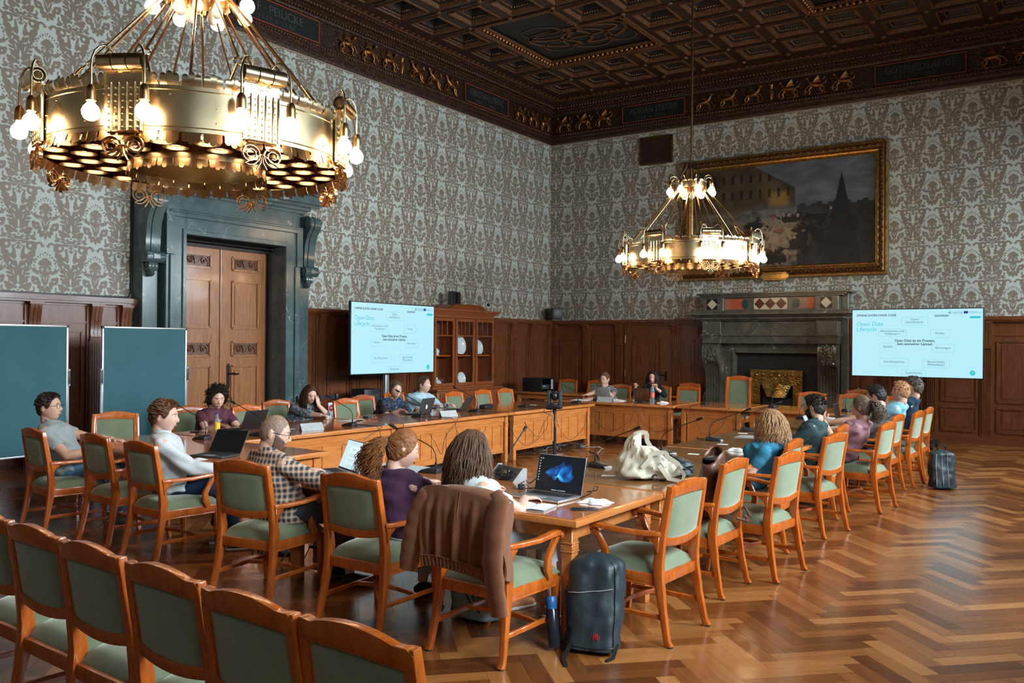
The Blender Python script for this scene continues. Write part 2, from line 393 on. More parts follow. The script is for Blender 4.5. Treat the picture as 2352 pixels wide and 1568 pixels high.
# ceiling carving: dark carved walnut with gold glints
def carving(name, a, b, gold, sc, thr=.62):
    M = Mat(name, .38, spec=.6); v = M.coord('World'); n = M.voronoi(v, sc); n2 = M.noise(v, sc*1.7, 3, .6)
    f = n*.5+n2*.6; M.set('Base Color', M.ramp(f, [(.25, a), (.55, b), (thr, b), (thr+.1, gold)])); M.bump(f, .9, .012); return M.m
MT['ceil'] = carving('carved_ceiling_walnut', (.007, .0025, .0012), (.026, .0085, .003), (.08, .028, .008), 30)
MT['ceilgold'] = carving('ceiling_gilt_moulding', (.045, .016, .005), (.125, .046, .012), (.24, .095, .026), 40)
MT['ceildark'] = plain('ceiling_ground', (.012, .010, .010), .5, var=.4, scale=5)
MT['friezebg'] = carving('frieze_ground', (.012, .006, .004), (.028, .012, .006), (.07, .03, .012), 22, .7)
MT['griffin'] = plain('griffin_gilding', (.30, .12, .035), .33, .75, var=.45, scale=14, bump=.25)
MT['plaque'] = plain('plaque_black', (.008, .009, .010), .5)
MT['letters'] = plain('dull_letters', (.075, .075, .070), .6, .3)
MT['redline'] = plain('red_gilt_line', (.33, .07, .02), .4, .2)

# ------------------------------------------------------------ floor: herringbone parquet, every board its own tone
def floor():
    L, Wd = 0.56, 0.112
    b = MB(); cols = []; r = random.Random(3)
    c45 = math.cos(PI/4); x0, x1, y0, y1 = WX-.3, RX+.3, NY-.3, WY+.3
    cx, cy = -5.5, 8.0
    def emit_board(px, py, dx, dy):       # rectangle in rotated frame
        pts = [(px, py), (px+dx, py), (px+dx, py+dy), (px, py+dy)]
        g = 0.0007
        pts = [(px+g, py+g), (px+dx-g, py+g), (px+dx-g, py+dy-g), (px+g, py+dy-g)]
        w_ = [((u-v)*c45+cx, (u+v)*c45+cy) for u, v in pts]
        mx_, my_ = sum(q[0] for q in w_)/4, sum(q[1] for q in w_)/4
        if mx_ < x0 or mx_ > x1 or my_ < y0 or my_ > y1: return
        o = len(b.v); b.v += [(q[0], q[1], 0.0) for q in w_]; b.f.append((o, o+1, o+2, o+3)); b.mi.append(0)
        cols.append((r.random(), 1.0 if dx > dy else 0.0, r.random(), 1))
    k = 5; N = 160
    for x in range(-N, N):
        for y in range(-N, N):
            m = (x-y) % (2*k)
            if m == 0: emit_board(x*Wd, y*Wd, L, Wd)
            elif m == 2*k-1: emit_board(x*Wd, y*Wd, Wd, L)
    me_faces = len(b.f)
    sub = MB(); sub.bx(WX-.4, RX+.4, NY-.4, WY+.4, -.10, -.0015)
    o = b.build('floor', MT_floor, smooth=0); me = o.data
    at_ = me.attributes.new('tone', 'FLOAT_COLOR', 'FACE')
    at_.data.foreach_set('color', [x for c in cols for x in c]); struct(o)
    o2 = sub.build('floor_slab', plain('joint_dark', (.02, .010, .005), .6), smooth=0); struct(o2); o2.parent = o
M_ = Mat('parquet_oak', .22, coat=.35, coatr=.18)
at_n = M_.node('ShaderNodeAttribute', attribute_name='tone'); sp_ = M_.node('ShaderNodeSeparateColor'); M_.link(at_n.outputs['Color'], sp_.inputs[0])
tone = S(M_.nt, sp_.outputs[0]); dirn = S(M_.nt, sp_.outputs[1]); rn = S(M_.nt, sp_.outputs[2])
va = M_.coord('World', (1, 1, 1), (0, 0, -PI/4)); 
def stretched(sx, sy):
    mp = M_.node('ShaderNodeMapping'); mp.inputs['Scale'].default_value = (sx, sy, 1); M_.link(va, mp.inputs[0])
    ad = M_.node('ShaderNodeVectorMath', operation='ADD'); cb = M_.node('ShaderNodeCombineXYZ'); M_.link(rn*37, cb.inputs[2]); M_.link(mp.outputs[0], ad.inputs[0]); M_.link(cb.outputs[0], ad.inputs[1]); return ad.outputs[0]
ga = M_.noise(stretched(1.0, 14), 2.4, 4, .5, .1); gb = M_.noise(stretched(14, 1.0), 2.4, 4, .5, .1)
gr = ga*dirn+gb*(1-dirn)
fv = tone*.60+gr*.40+(M_.noise(M_.coord('World'), .5, 2)-.5)*.25
M_.set('Base Color', M_.ramp(fv, [(.20, (.085, .024, .006)), (.42, (.165, .050, .011)), (.60, (.250, .086, .021)), (.85, (.350, .140, .040))]))
M_.set('Roughness', (M_.noise(M_.coord('World'), 3, 4)*.14+gr*.05+.17)); M_.bump(gr, .03, .002)
MT_floor = M_.m
floor()

# ------------------------------------------------------------ walls
DY0, DY1, DZ = 7.70, 9.66, 3.36
def walls():
    b = MB(); t = .5
    b.bx(WX-t, WX, NY-t, DY0, 0, 8.2); b.bx(WX-t, WX, DY1, WY+t, 0, 8.2); b.bx(WX-t, WX, DY0, DY1, DZ, 8.2)
    struct(b.build('wall_left', MT['wp_left'], smooth=0))
    b = MB(); b.bx(WX, RX, WY, WY+t, 0, 8.2); struct(b.build('wall_back', MT['wp_back'], smooth=0))
    pl = plain('pale_plaster', (.42, .38, .31), .8, var=.05)
    b = MB(); y = NY-t; edges = []
    for wy in WINY: edges.append((wy-WINW/2, wy+WINW/2))
    for a, c in edges: b.bx(RX, RX+t, y, a, 0, 8.2); b.bx(RX, RX+t, a, c, 0, WINZ0); b.bx(RX, RX+t, a, c, WINZ1, 8.2); y = c
    b.bx(RX, RX+t, y, WY+t, 0, 8.2); struct(b.build('wall_right', pl, smooth=0))
    b = MB(); x = WX
    b.bx(x, RX, NY-t, NY, 0, 8.2); struct(b.build('wall_near', pl, smooth=0))
    fr = plain('window_paint', (.6, .6, .56), .4, var=.03); k = 0
    def win(M, n):
        b = MB(); w2, h = WINW/2, WINZ1-WINZ0
        for s in (-1, 1): b.box((s*(w2-.04), 0, h/2), (.08, .09, h))
        b.box((0, 0, h/2), (.07, .09, h)); 
        for z in (.04, h*.36, h*.68, h-.04): b.box((0, 0, z), (WINW, .08, .08))
        o = b.build('window_%d' % n, fr, smooth=0, M=M); struct(o)
        g = MB().box((0, 0, h/2), (WINW-.1, .008, h-.1)).build('pane', MT['glass'], o, smooth=0, M=M)
        s_ = MB().box((0, .12, -.02), (WINW+.2, .5, .05)).build('window_sill', fr, o, smooth=0, M=M)
    for wy in WINY: k += 1; win(frame_M((RX+.25, wy, WINZ0), (0, 1, 0), (-1, 0, 0)) , k)
walls()

# ------------------------------------------------------------ ceiling with coffers, cornice, frieze
def ceiling():
    base = MB(); base.bx(WX-.5, RX+.5, NY-.5, WY+.5, ZCEIL+.34, ZCEIL+.45)
    ce = base.build('ceiling', MT['ceildark'], smooth=0); struct(ce)
    PXc, PYc, hx = .903, .929, .315
    nx0, nx1 = -5, 5; xs = [-5.78+PXc*i for i in range(-5, 7)]
    ys = [17.12-PYc*j for j in range(0, 21)]
    skip = set()
    for (ca, cb_) in (((1, 2, 3), (2, 3, 4)), ((7, 8, 9), (2, 3, 4)), ((1, 2, 3), (14, 15, 16)), ((7, 8, 9), (14, 15, 16))):
        for i in ca:
            for j in cb_:
                if (ca[0] == 1 and i == 3 and j == 4) or (ca[0] == 7 and i == 7 and j == 4): continue
                skip.add((i, j))
    gb = MB(); fb = MB(); rb = MB(); ib = MB(); be = MB(); ros = MB()
    z = ZCEIL
    def sq(mb, cx, cy, r0, r1, z0, z1):
        vs = [(cx+sx*r0, cy+sy*r0, z0) for sx, sy in ((-1, -1), (1, -1), (1, 1), (-1, 1))]+[(cx+sx*r1, cy+sy*r1, z1) for sx, sy in ((-1, -1), (1, -1), (1, 1), (-1, 1))]
        mb.add(vs, [(i, (i+1) % 4, 4+(i+1) % 4, 4+i) for i in range(4)])
    # flat field strips between coffers
    for i, x in enumerate(xs):
        for j, y in enumerate(ys):
            if (i, j) in skip: continue
            sq(gb, x, y, PXc/2*1.001, hx+.03, z, z); 
            sq(fb, x, y, hx+.03, hx+.028, z, z-.022); sq(fb, x, y, hx+.028, hx, z-.022, z-.022); sq(fb, x, y, hx, hx-.02, z-.022, z+.05)
            sq(ib, x, y, hx-.02, hx-.05, z+.05, z+.06); sq(ib, x, y, hx-.05, hx-.11, z+.06, z+.16); sq(fb, x, y, hx-.11, hx-.13, z+.16, z+.155); sq(ib, x, y, hx-.13, .14, z+.155, z+.24)
            sq(ib, x, y, .14, .001, z+.24, z+.24)
            if y > 9:
                n_ = 9
                for q in range(n_):      # egg-and-dart beads
                    u = (-.5+(q+.5)/n_)*2*(hx-.08)
                    for dx, dy in ((u, hx-.07), (u, -hx+.07), (hx-.07, u), (-hx+.07, u)): be.sph((x+dx, y+dy, z+.085), (.017, .017, .022), 5, 4)
                ros.sph((x, y, z+.22), (.07, .07, .035), 8, 4)
                for a in range(6): ros.sph((x+.07*math.cos(a*PI/3), y+.07*math.sin(a*PI/3), z+.225), (.035, .035, .022), 5, 3)
                for dx, dy in ((PXc/2, PYc/2),): ros.sph((x+dx, y+dy, z-.005), (.05, .05, .035), 8, 4)
    for (ca, cb_) in (((1, 2, 3), (2, 3, 4)), ((7, 8, 9), (2, 3, 4))):
        near = 3 if ca[0] == 1 else 7
        xa, xb = xs[ca[0]]-PXc/2, xs[ca[2]]+PXc/2; yb, ya = ys[2]+PYc/2, ys[4]-PYc/2; xm = xs[near]+(-1 if near == 3 else 1)*PXc/2; ym = ys[4]+PYc/2
        poly = [(xa, ya), (xm, ya), (xm, ym), (xb, ym), (xb, yb), (xa, yb)] if near == 3 else [(xa, ym), (xm, ym), (xm, ya), (xb, ya), (xb, yb), (xa, yb)]
        n = len(poly)
        for k in range(n):
            p, q = V((*poly[k], 0)), V((*poly[(k+1) % n], 0)); d = (q-p).normalized(); inn = V((-d.y, d.x, 0))
            fb.beam(p+inn*.04+V((0, 0, z-.01)), q+inn*.04+V((0, 0, z-.01)), .06, .05); ib.beam(p+inn*.02+V((0, 0, z+.12)), q+inn*.02+V((0, 0, z+.12)), .04, .26)
            m = int((q-p).length/.105)
            for t in range(m):
                c = p+(q-p)*((t+.5)/m)+inn*.12; be.sph((c.x, c.y, z+.03), (.036, .036, .055), 6, 5)
            fb.beam(p+inn*.17+V((0, 0, z+.05)), q+inn*.17+V((0, 0, z+.05)), .03, .05)
        ib.add([(x, y, z+.10) for x, y in poly], [tuple(range(n))[::-1]])
        # painted ribbons: flat interlaced bands in relief
        cx, cy = (xa+xb)/2, (ya+yb)/2+.12
        for (ax, ay, rx_, ry_, ph, w_) in ((-.35, .1, .62, .42, .3, .07), (.42, .15, .66, .40, -.3, .07), (0, -.05, .9, .25, .1, .06), (.1, .35, .5, .5, .7, .05), (-.55, .45, .35, .25, 0, .025), (.75, .5, .3, .3, 0, .022), (-.5, -.35, .4, .28, .3, .022)):
            if near == 7: ax = -ax; ph = -ph
            pts = []
            for t in range(40):
                a = 2*PI*t/40; ex, ey = rx_*math.cos(a), ry_*math.sin(a); c_, s_ = math.cos(ph), math.sin(ph)
                pts.append((cx+ax+ex*c_-ey*s_, cy+ay+ex*s_+ey*c_, z+.085))
            rb.path(pts, [(-w_/2, -.004), (w_/2, -.004), (w_/2, .004), (-w_/2, .004)], closed=True)
    for nm, mb, mt in (('ceiling_field', gb, 'ceil'), ('coffer_frames', fb, 'ceilgold'), ('coffer_recesses', ib, 'ceildark'), ('coffer_beads', be, 'griffin'), ('coffer_rosettes', ros, 'ceilgold'), ('ceiling_ribbons', rb, 'ceilgold')):
        struct(mb.build(nm, MT[mt], ce, smooth=50 if nm in ('coffer_beads', 'coffer_rosettes') else 0))
    # cornice round the room: profile (distance from wall, z)
    prof = [(0, 6.755), (.03, 6.76), (.05, 6.80), (.05, 6.86), (.09, 6.90), (.09, 6.945), (.12, 6.96), (.12, 6.985), (.045, 6.99), (.045, 7.435), (.08, 7.44), (.10, 7.475), (.155, 7.50), (.155, 7.53), (.20, 7.56), (.26, 7.575), (.26, 7.61), (.33, 7.65), (.38, 7.66), (.38, 7.705), (.46, 7.71), (.9, 7.70)]
    def run(P0, P1, inn, name, xm0=1, xm1=1):
        P0, P1 = V(P0), V(P1); d = (P1-P0).normalized(); inn = V(inn); b1 = MB(); b2 = MB(); vs = []
        for e, (P, sg) in enumerate(((P0, 1), (P1, -1))):
            for (o_, z_) in prof: vs.append(P+inn*o_+d*o_*sg+V((0, 0, z_)))
        m = len(prof); fs = [(q, q+1, m+q+1, m+q) for q in range(m-1)]
        b1.add(vs, fs); o = b1.build(name, MT['ceil'], smooth=0); struct(o)
        Ln = (P1-P0).length
        def beads(off, zz, sp, r, mb, sc=(1, 1, 1), a=0.3, bnd=0.3):
            n = int((Ln-a-bnd)/sp)
            for i in range(n):
                c = P0+d*(a+sp*(i+.5))+inn*off; rr = (r*sc[0], r*sc[0], r*sc[2]); mb.sph((c.x, c.y, zz), rr, 5, 4)
        bb = MB(); beads(.115, 6.955, .065, .019, bb, (1, 1, 1.1)); beads(.075, 6.885, .05, .009, bb); beads(.05, 6.80, .06, .007, bb)
        beads(.15, 7.485, .07, .018, bb); beads(.20, 7.535, .05, .012, bb); beads(.26, 7.59, .075, .022, bb, (1, 1, 1.3)); beads(.37, 7.68, .09, .020, bb)
        struct(bb.build('cornice_beads', MT['ceilgold'], o, smooth=50))
        gb2 = MB(); gb2.beam(P0+d*.4+inn*.43+V((0, 0, 7.70)), P1-d*.4+inn*.43+V((0, 0, 7.70)), .05, .02)
        n = int((Ln-.8)/.16)          # running-dog scroll band on the soffit
        for i in range(n):
            c = P0+d*(.45+.16*i)+inn*.53+V((0, 0, 7.695)); pts = []
            for t in range(9): a = t/8*1.6*PI; r_ = .05*(1-t/11); pts.append(c+d*(math.cos(a)*r_)+inn*(math.sin(a)*r_))
            gb2.tube(pts, .010, 4)
        struct(gb2.build('scroll_band', MT['ceilgold'], o, smooth=0)); return o
    run((WX, WY, 0), (WX, NY, 0), (1, 0, 0), 'trim_1'); run((RX, WY, 0), (WX, WY, 0), (0, -1, 0), 'trim_2')
    run((WX, NY, 0), (RX, NY, 0), (0, 1, 0), 'trim_3'); run((RX, NY, 0), (RX, WY, 0), (-1, 0, 0), 'trim_4')
ceiling()
# pale lath where wallpaper meets cornice
b = MB(); b.bx(WX, WX+.02, NY, WY, 6.735, 6.757); b.bx(WX, RX, WY-.02, WY, 6.735, 6.757); struct(b.build('trim_5', plain('pale_lath', (.35, .25, .17), .6), smooth=0))

def griffin(mb, M, f=1):
    """a winged lion striding, relief about .4 m high; f=+-1 facing; local X along wall, Z up, Y out"""
    def P(x, y, z): return M @ V((x*f, y, z))
    def tb(pts, rs, n=7): mb.tube([P(*p) for p in pts], rs, n)
    tb([(-.13, .03, .21), (-.05, .05, .20), (.05, .055, .22), (.10, .05, .28)], [.035, .045, .05, .03])
    tb([(.09, .05, .25), (.13, .05, .32), (.15, .05, .36)], [.035, .028, .02]); mb.sph(tuple(P(.165, .05, .365)), .033, 7, 5)
    tb([(.18, .05, .36), (.205, .05, .35)], [.018, .008])
    tb([(.06, .05, .20), (.12, .055, .13), (.10, .05, .06), (.14, .05, .035)], [.03, .02, .014, .016]); tb([(.08, .05, .22), (.17, .05, .19), (.20, .05, .12), (.23, .05, .11)], [.022, .016, .012, .014])
    tb([(-.12, .04, .20), (-.10, .05, .12), (-.15, .04, .07), (-.13, .04, .025), (-.09, .04, .02)], [.04, .026, .015, .014, .014]); tb([(-.13, .04, .2), (-.19, .04, .13), (-.17, .04, .07), (-.21, .04, .03), (-.18, .04, .02)], [.03, .02, .013, .012, .012])
    tb([(-.15, .04, .22), (-.21, .04, .24), (-.24, .04, .31), (-.20, .04, .36), (-.16, .04, .32), (-.19, .04, .29)], [.012, .011, .010, .010, .009, .006], 5)
    for k in range(5): tb([(.05, .06, .25), (.0-.015*k, .055, .33-.01*k), (-.07-.012*k, .045, .41-.035*k)], [.022, .019, .006], 5)
    # scroll foliage between
    tb([(.16+.05*math.cos(a)*(1-a/9), .035, .07+.045*math.sin(a)*(1-a/9)) for a in [q*.7 for q in range(9)]], .009, 5)
    tb([(-.26, .03, .04), (-.05, .035, .03), (.10, .03, .03), (.22, .03, .06)], [.008, .012, .012, .008], 5)
def frieze():
    bg = MB(); g = MB()
    zf = 6.99
    def wallrun(P0, d, inn, items, Lmax):
        P0, d, inn = V(P0), V(d), V(inn); up = V((0, 0, 1))
        for (s, f) in items:
            c = P0+d*s+inn*.045; M = Matrix((d, inn, up)).transposed().to_4x4(); M.translation = (c.x, c.y, zf+.015)
            b = MB(); griffin(b, M, f); o = b.build('griffin_relief', MT['griffin'], smooth=60); struct(o)
    # left wall: position along +Y ; facing 
    L = [(16.7+.48*k, -1) for k in range(4)]
    wallrun((WX, 0, 0), (0, 1, 0), (1, 0, 0), [(16.92, 1), (17.48, 1), (18.02, 1)]+[(11.3, 1), (11.86, 1), (12.42, 1), (13.2, -1), (13.75, -1), (14.3, -1)]+[(8.3-.56*k, -1) for k in range(3)], 0)
    wallrun((0, WY, 0), (1, 0, 0), (0, -1, 0), [(-11.05, -1), (-10.5, -1), (-9.95, -1)]+[(-7.4, 1), (-6.85, 1), (-6.3, 1), (-5.55, -1), (-5.0, -1), (-4.45, -1)]+[(-1.75, 1), (-1.2, 1), (-.65, 1)], 0)
    # a vase between the facing groups, leaf brackets beside the plaques
    for (x, y, ax) in ((WX+.05, 12.8, 0), (-5.92, WY-.05, 1)):
        b = MB(); b.lathe([(0, 0), (.05, .0), (.02, .06), (.06, .2), (.05, .26), (.02, .28), (.05, .36), (0, .38)], 10, T(x, y, zf+.02)); struct(b.build('frieze_vase', MT['griffin']))
    names = [('L', 8.9, 10.6, 'F · PEILICKE', '1577 = 1590'), ('L', 14.8, 16.42, 'CHRISTIAN·LORENZ', '1650 = 1684'), ('B', -9.44, -7.88, 'ADRIAN·STEGER', '1680 = 1700'), ('B', -3.83, -2.21, 'GOTFRIED:LANGE', '1716 · 1748')]
    for w_, a, c, nm, dt in names:
        if w_ == 'L': M = frame_M((WX+.06, (a+c)/2, 7.215), (0, 1, 0), (0, 0, 1))
        else: M = frame_M(((a+c)/2, WY-.06, 7.215), (1, 0, 0), (0, 0, 1))
        ln = c-a; b = MB(); b.box((0, 0, 0), (ln, .38, .03), M); o = b.build('name_plaque', MT['plaque'], smooth=0)
        tag(o, {'F · PEILICKE': 'black frieze plaque ending in PEILICKE, partly behind the near chandelier', 'CHRISTIAN·LORENZ': 'black frieze plaque lettered LORENZ on the left wall near the corner', 'ADRIAN·STEGER': 'black frieze plaque lettered ADRIAN STEGER on the end wall', 'GOTFRIED:LANGE': 'black frieze plaque lettered GOTFRIED LANGE at the right of the end wall'}[nm], 'plaque')
        f = MB()
        for (p, q) in (((-ln/2, .19), (ln/2, .19)), ((-ln/2, -.19), (ln/2, -.19)), ((-ln/2, -.19), (-ln/2, .19)), ((ln/2, -.19), (ln/2, .19))): f.beam(M @ V((*p, .02)), M @ V((*q, .02)), .018, .018, up=M.col[2][:3])
        f.build('plaque_frame', MT['redline'], o, smooth=0)
        text(nm, .20, M @ T(0, .045, .017), MT['letters'], 'plaque_lettering', o, .002, sx=min(1.0, (ln-.14)/(.135*len(nm))))
        text(dt, .10, M @ T(-.08, -.11, .017), MT['letters'], 'plaque_lettering', o, .002, spacing=1.5)
frieze()
# ------------------------------------------------------------ oak panelling with pilasters and brackets
def sweep_rect(mb, x0, x1, z0, z1, w_, M, h=.018, inset=0):
    """mitred moulding round a rectangle in local XZ (Y outward)"""
    for (a, b_) in (((x0, z0), (x1, z0)), ((x1, z0), (x1, z1)), ((x1, z1), (x0, z1)), ((x0, z1), (x0, z0))):
        A, B = V((a[0], inset, a[1])), V((b_[0], inset, b_[1])); mb.beam(M @ A, M @ B, w_, h, up=M.to_3x3() @ V((0, 1, 0)))
def wainscot(M, x0, x1, pil, name, ledge_only=()):
    """local X along wall, Y out, Z up; pil = pilaster centres"""
    b = MB(); top = MB(); br = MB(); fl = MB()
    b.bx(x0, x1, 0, .05, 0, 2.34, M)
    top.bx(x0, x1, 0, .17, 2.33, 2.395, M); top.bx(x0, x1, 0, .14, 2.30, 2.335, M); top.bx(x0, x1, 0, .075, 2.27, 2.305, M)
    top.bx(x0, x1, 0, .085, 0, .13, M); top.bx(x0, x1, 0, .07, .13, .16, M)
    top.bx(x0, x1, 0, .065, 2.035, 2.06, M)
    ed = [x0]+sorted(pil)+[x1]; pw = .11
    for p in pil:
        b.bx(p-pw, p+pw, 0, .075, .0, 2.30, M); fl.bx(p-.085, p+.085, .075, .088, .22, 1.80, M)
        for k in range(5): fl.bx(p-.066+.033*k-.006, p-.066+.033*k+.006, .088, .096, .24, 1.78, M)
        # scrolled bracket
        pr = [(.08, 1.83), (.105, 1.83), (.11, 1.87), (.10, 1.90), (.115, 2.05), (.135, 2.18), (.16, 2.26), (.155, 2.295), (.08, 2.295)]
        for (a, c) in ((-.075, -.028), (-.022, .022), (.028, .075)):
            vs = [(p+xx, y, z) for xx in (a, c) for y, z in pr]; n = len(pr)
            br.add(vs, [tuple(range(n)), tuple(range(2*n-1, n-1, -1))]+[(i, n+i, n+(i+1) % n, (i+1) % n) for i in range(n)], M)
        br.bx(p-.085, p+.085, .07, .12, 1.80, 1.835, M); br.bx(p-.09, p+.09, .07, .17, 2.27, 2.30, M)
    for a, c in zip(ed[:-1], ed[1:]):
        a2 = a+(pw+.03 if a in pil else .02); c2 = c-(pw+.03 if c in pil else .02)
        if c2-a2 < .12: continue
        for (z0, z1) in ((.24, .68), (.80, 1.93)):
            sweep_rect(br, a2+.03, c2-.03, z0, z1, .03, M, .03, .055); b.bx(a2+.10, c2-.10, .05, .058, z0+.07, z1-.07, M)
    o = b.build(name, MT['panel'], smooth=0); struct(o)
    struct(top.build('panel_cornice', MT['panel_h'], o, smooth=0)); struct(br.build('panel_mouldings', MT['panel'], o, smooth=30)); struct(fl.build('pilaster_fluting', MT['panel'], o, smooth=0))
ML = frame_M((WX, 0, 0), (0, 1, 0), (1, 0, 0)); ML = Matrix(((0, 1, 0, WX), (1, 0, 0, 0), (0, 0, 1, 0), (0, 0, 0, 1)))  # local x->Y, y->X, z->Z
MBk = Matrix(((1, 0, 0, 0), (0, -1, 0, WY), (0, 0, 1, 0), (0, 0, 0, 1)))
wainscot(ML, NY, 7.17, [5.76-.83*k for k in range(8, 0, -1)]+[5.76, 6.58, 7.02], 'wall_panelling_left')
wainscot(ML, 10.24, WY, [10.72, 11.55, 12.38, 13.2, 14.0, 14.85, 15.75, 16.64, 17.47, 18.28], 'wall_panelling_left_far')
wainscot(MBk, WX, -9.36, [-11.28, -10.38, -9.49], 'wall_panelling_back')
wainscot(MBk, -8.14, -7.15, [-8.05, -7.45], 'wall_panelling_back_mid')
wainscot(MBk, -4.45, RX, [-4.2, -3.6, -2.77, -1.83, -.95, -.1], 'wall_panelling_back_right')
def flush_door():
    b = MB(); M = MBk; b.bx(-9.36, -8.14, 0, .05, 0, 2.34, M); b.bx(-9.30, -8.20, .05, .085, .05, 2.22, M)
    o = b.build('door_2', MT['panel'], smooth=0); struct(o)
    m = MB(); sweep_rect(m, -9.10, -8.40, .95, 2.0, .05, M, .03, .09); sweep_rect(m, -9.10, -8.40, .2, .75, .05, M, .03, .09); sweep_rect(m, -8.98, -8.52, 1.05, 1.88, .02, M, .02, .09); sweep_rect(m, -9.32, -8.18, .02, 2.24, .04, M, .03, .07)
    m.bx(-9.36, -8.14, 0, .17, 2.33, 2.395, M); m.bx(-9.36, -8.14, 0, .10, 2.28, 2.335, M)
    m.build('door_moulding', MT['panel'], o, smooth=0)
    h = MB(); 
    for z in (1.95, 1.15, .35): h.cyl(M @ V((-9.315, .10, z-.09)), M @ V((-9.315, .10, z+.09)), .012, 8)
    h.build('hinge', MT['brass'], o); k = MB(); k.bx(-8.30, -8.26, .085, .10, 1.0, 1.22, M); k.beam(M @ V((-8.28, .13, 1.13)), M @ V((-8.38, .13, 1.13)), .018, .018); k.build('door_handle', MT['blackm'], o)
flush_door()

# ------------------------------------------------------------ marble portal and double door in the left wall
def portal():
    M = ML; yc = 8.69; b = MB()
    def sym(fn):
        for s in (-1, 1): fn(s)
    # jambs and lintel of the architrave
    for s in (-1, 1):
        a, c = sorted((yc+s*.93, yc+s*1.25)); b.bx(a, c, 0, .40, 0, 3.66, M); a, c = sorted((yc+s*.93, yc+s*.99)); b.bx(a, c, .40, .425, 0, 3.44, M)
        a, c = sorted((yc+s*1.15, yc+s*1.27)); b.bx(a, c, 0, .44, 0 if 0 else 3.05, 3.70, M); a, c = sorted((yc+s*1.12, yc+s*1.20)); b.bx(a, c, .40, .43, 0, 3.05, M)
        a, c = sorted((yc+s*1.30, yc+s*1.54)); b.bx(a, c, 0, .28, 0, 3.95, M)             # outer pilaster
        a, c = sorted((yc+s*1.25, yc+s*1.30)); b.bx(a, c, 0, .12, 0, 3.95, M)
        # dark reveal
    b.bx(yc-.93, yc+.93, 0, .40, 3.36, 3.66, M); b.bx(yc-.99, yc+.99, .40, .425, 3.36, 3.43, M); b.bx(yc-1.27, yc+1.27, 0, .44, 3.60, 3.70, M); b.bx(yc-1.22, yc+1.22, 0, .46, 3.66, 3.69, M)
    b.bx(yc-1.25, yc+1.25, 0, .38, 3.70, 3.96, M)                                       # frieze
    for i, (o_, z0, z1) in enumerate(((.44, 3.93, 3.98), (.50, 3.98, 4.03), (.60, 4.03, 4.07), (.68, 4.07, 4.20), (.74, 4.20, 4.26))):
        b.bx(yc-1.22-o_+.34, yc+1.22+o_-.34, 0, o_, z0, z1, M)
    # pediment
    hw = 1.62; ap = .62
    for s in (-1, 1):
        A0 = V((yc+s*(hw+.06), 0, 4.24)); A1 = V((yc, 0, 4.24+ap)); d = (A1-A0).normalized(); n = V((-d.z*s, 0, d.x*s)); n = V((abs(n.x)*s, 0, abs(n.z)))
        for (t0, t1, o_) in ((0, .05, .50), (.05, .09, .58), (.09, .18, .66), (.18, .23, .76)):
            vs = []
            for P in (A0, A1):
                for t in (t0, t1):
                    zz = t/max(.2, abs(d.x)); 
                    for oo in (0, o_): vs.append((P.x, oo, P.z+zz-.0))
            b.add(vs, [(0, 1, 3, 2), (4, 6, 7, 5), (0, 4, 5, 1), (2, 3, 7, 6), (1, 5, 7, 3), (0, 2, 6, 4)], M)
    b.prism([(yc-hw, 4.2), (yc+hw, 4.2), (yc, 4.2+ap)], 0, .30, M @ Matrix(((1, 0, 0, 0), (0, 0, 1, 0), (0, 1, 0, 0), (0, 0, 0, 1))))
    o = b.build('portal_surround', MT['gmarble'], smooth=0, bevel=.006, seg=1); struct(o)
    # scrolled consoles
    for s in (-1, 1):
        c = MB(); pr = [(.10, 3.90), (.50, 3.90), (.56, 3.86), (.575, 3.78), (.55, 3.69), (.48, 3.60), (.43, 3.45), (.41, 3.25), (.40, 3.10), (.42, 3.02), (.28, 3.02), (.20, 3.2)]
        x0 = yc+s*1.45
        for (a, e) in ((-.115, -.045), (-.038, .038), (.045, .115)):
            n = len(pr); k = 0 if a == -.038 else .012; vs = [(x0+xx, y-k*(y > .3), z) for xx in (a, e) for y, z in pr]
            c.add(vs, [tuple(range(n)), tuple(range(2*n-1, n-1, -1))]+[(i, n+i, n+(i+1) % n, (i+1) % n) for i in range(n)], M)
        c.cyl(M @ V((x0-.13, .47, 3.79)), M @ V((x0+.13, .47, 3.79)), .085, 16); c.cyl(M @ V((x0-.145, .40, 2.99)), M @ V((x0+.145, .40, 2.99)), .085, 16)
        c.cyl(M @ V((x0-.155, .40, 2.99)), M @ V((x0+.155, .40, 2.99)), .035, 12); c.cyl(M @ V((x0-.14, .47, 3.79)), M @ V((x0+.14, .47, 3.79)), .04, 12)
        c.bx(x0-.05, x0+.05, .40, .495, 2.96, 3.02, M)
        for (zz, r_) in ((2.88, .085), (2.82, .07), (2.77, .045)): c.sph(tuple(M @ V((x0, .33, zz))), (.09, r_, .06), 10, 6)
        for k in range(3): c.sph(tuple(M @ V((x0-.05+.05*k, .39, 2.86))), (.03, .03, .07), 8, 5)
        c.build('portal_console', MT['gmarble'], o, smooth=35)
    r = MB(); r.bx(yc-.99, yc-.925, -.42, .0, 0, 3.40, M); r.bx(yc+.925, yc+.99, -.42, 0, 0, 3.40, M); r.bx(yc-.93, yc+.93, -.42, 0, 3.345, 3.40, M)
    struct(r.build('door_reveal', MT['near_black'], o, smooth=0))  # reveal coloured near-black, darker than the portal marble
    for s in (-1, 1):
        r = MB(); a, e = sorted((yc+s*.931, yc+s*.945)); r.bx(a, e, 0, .39, 0, 3.36, M); r.build('reveal_lining', MT['near_black'], o, smooth=0)
    # double door
    D = MB(); D.bx(yc-.93, yc+.93, -.12, -.06, 0, 3.345, M); 
    d = D.build('door_1', MT['panel'], smooth=0); struct(d)
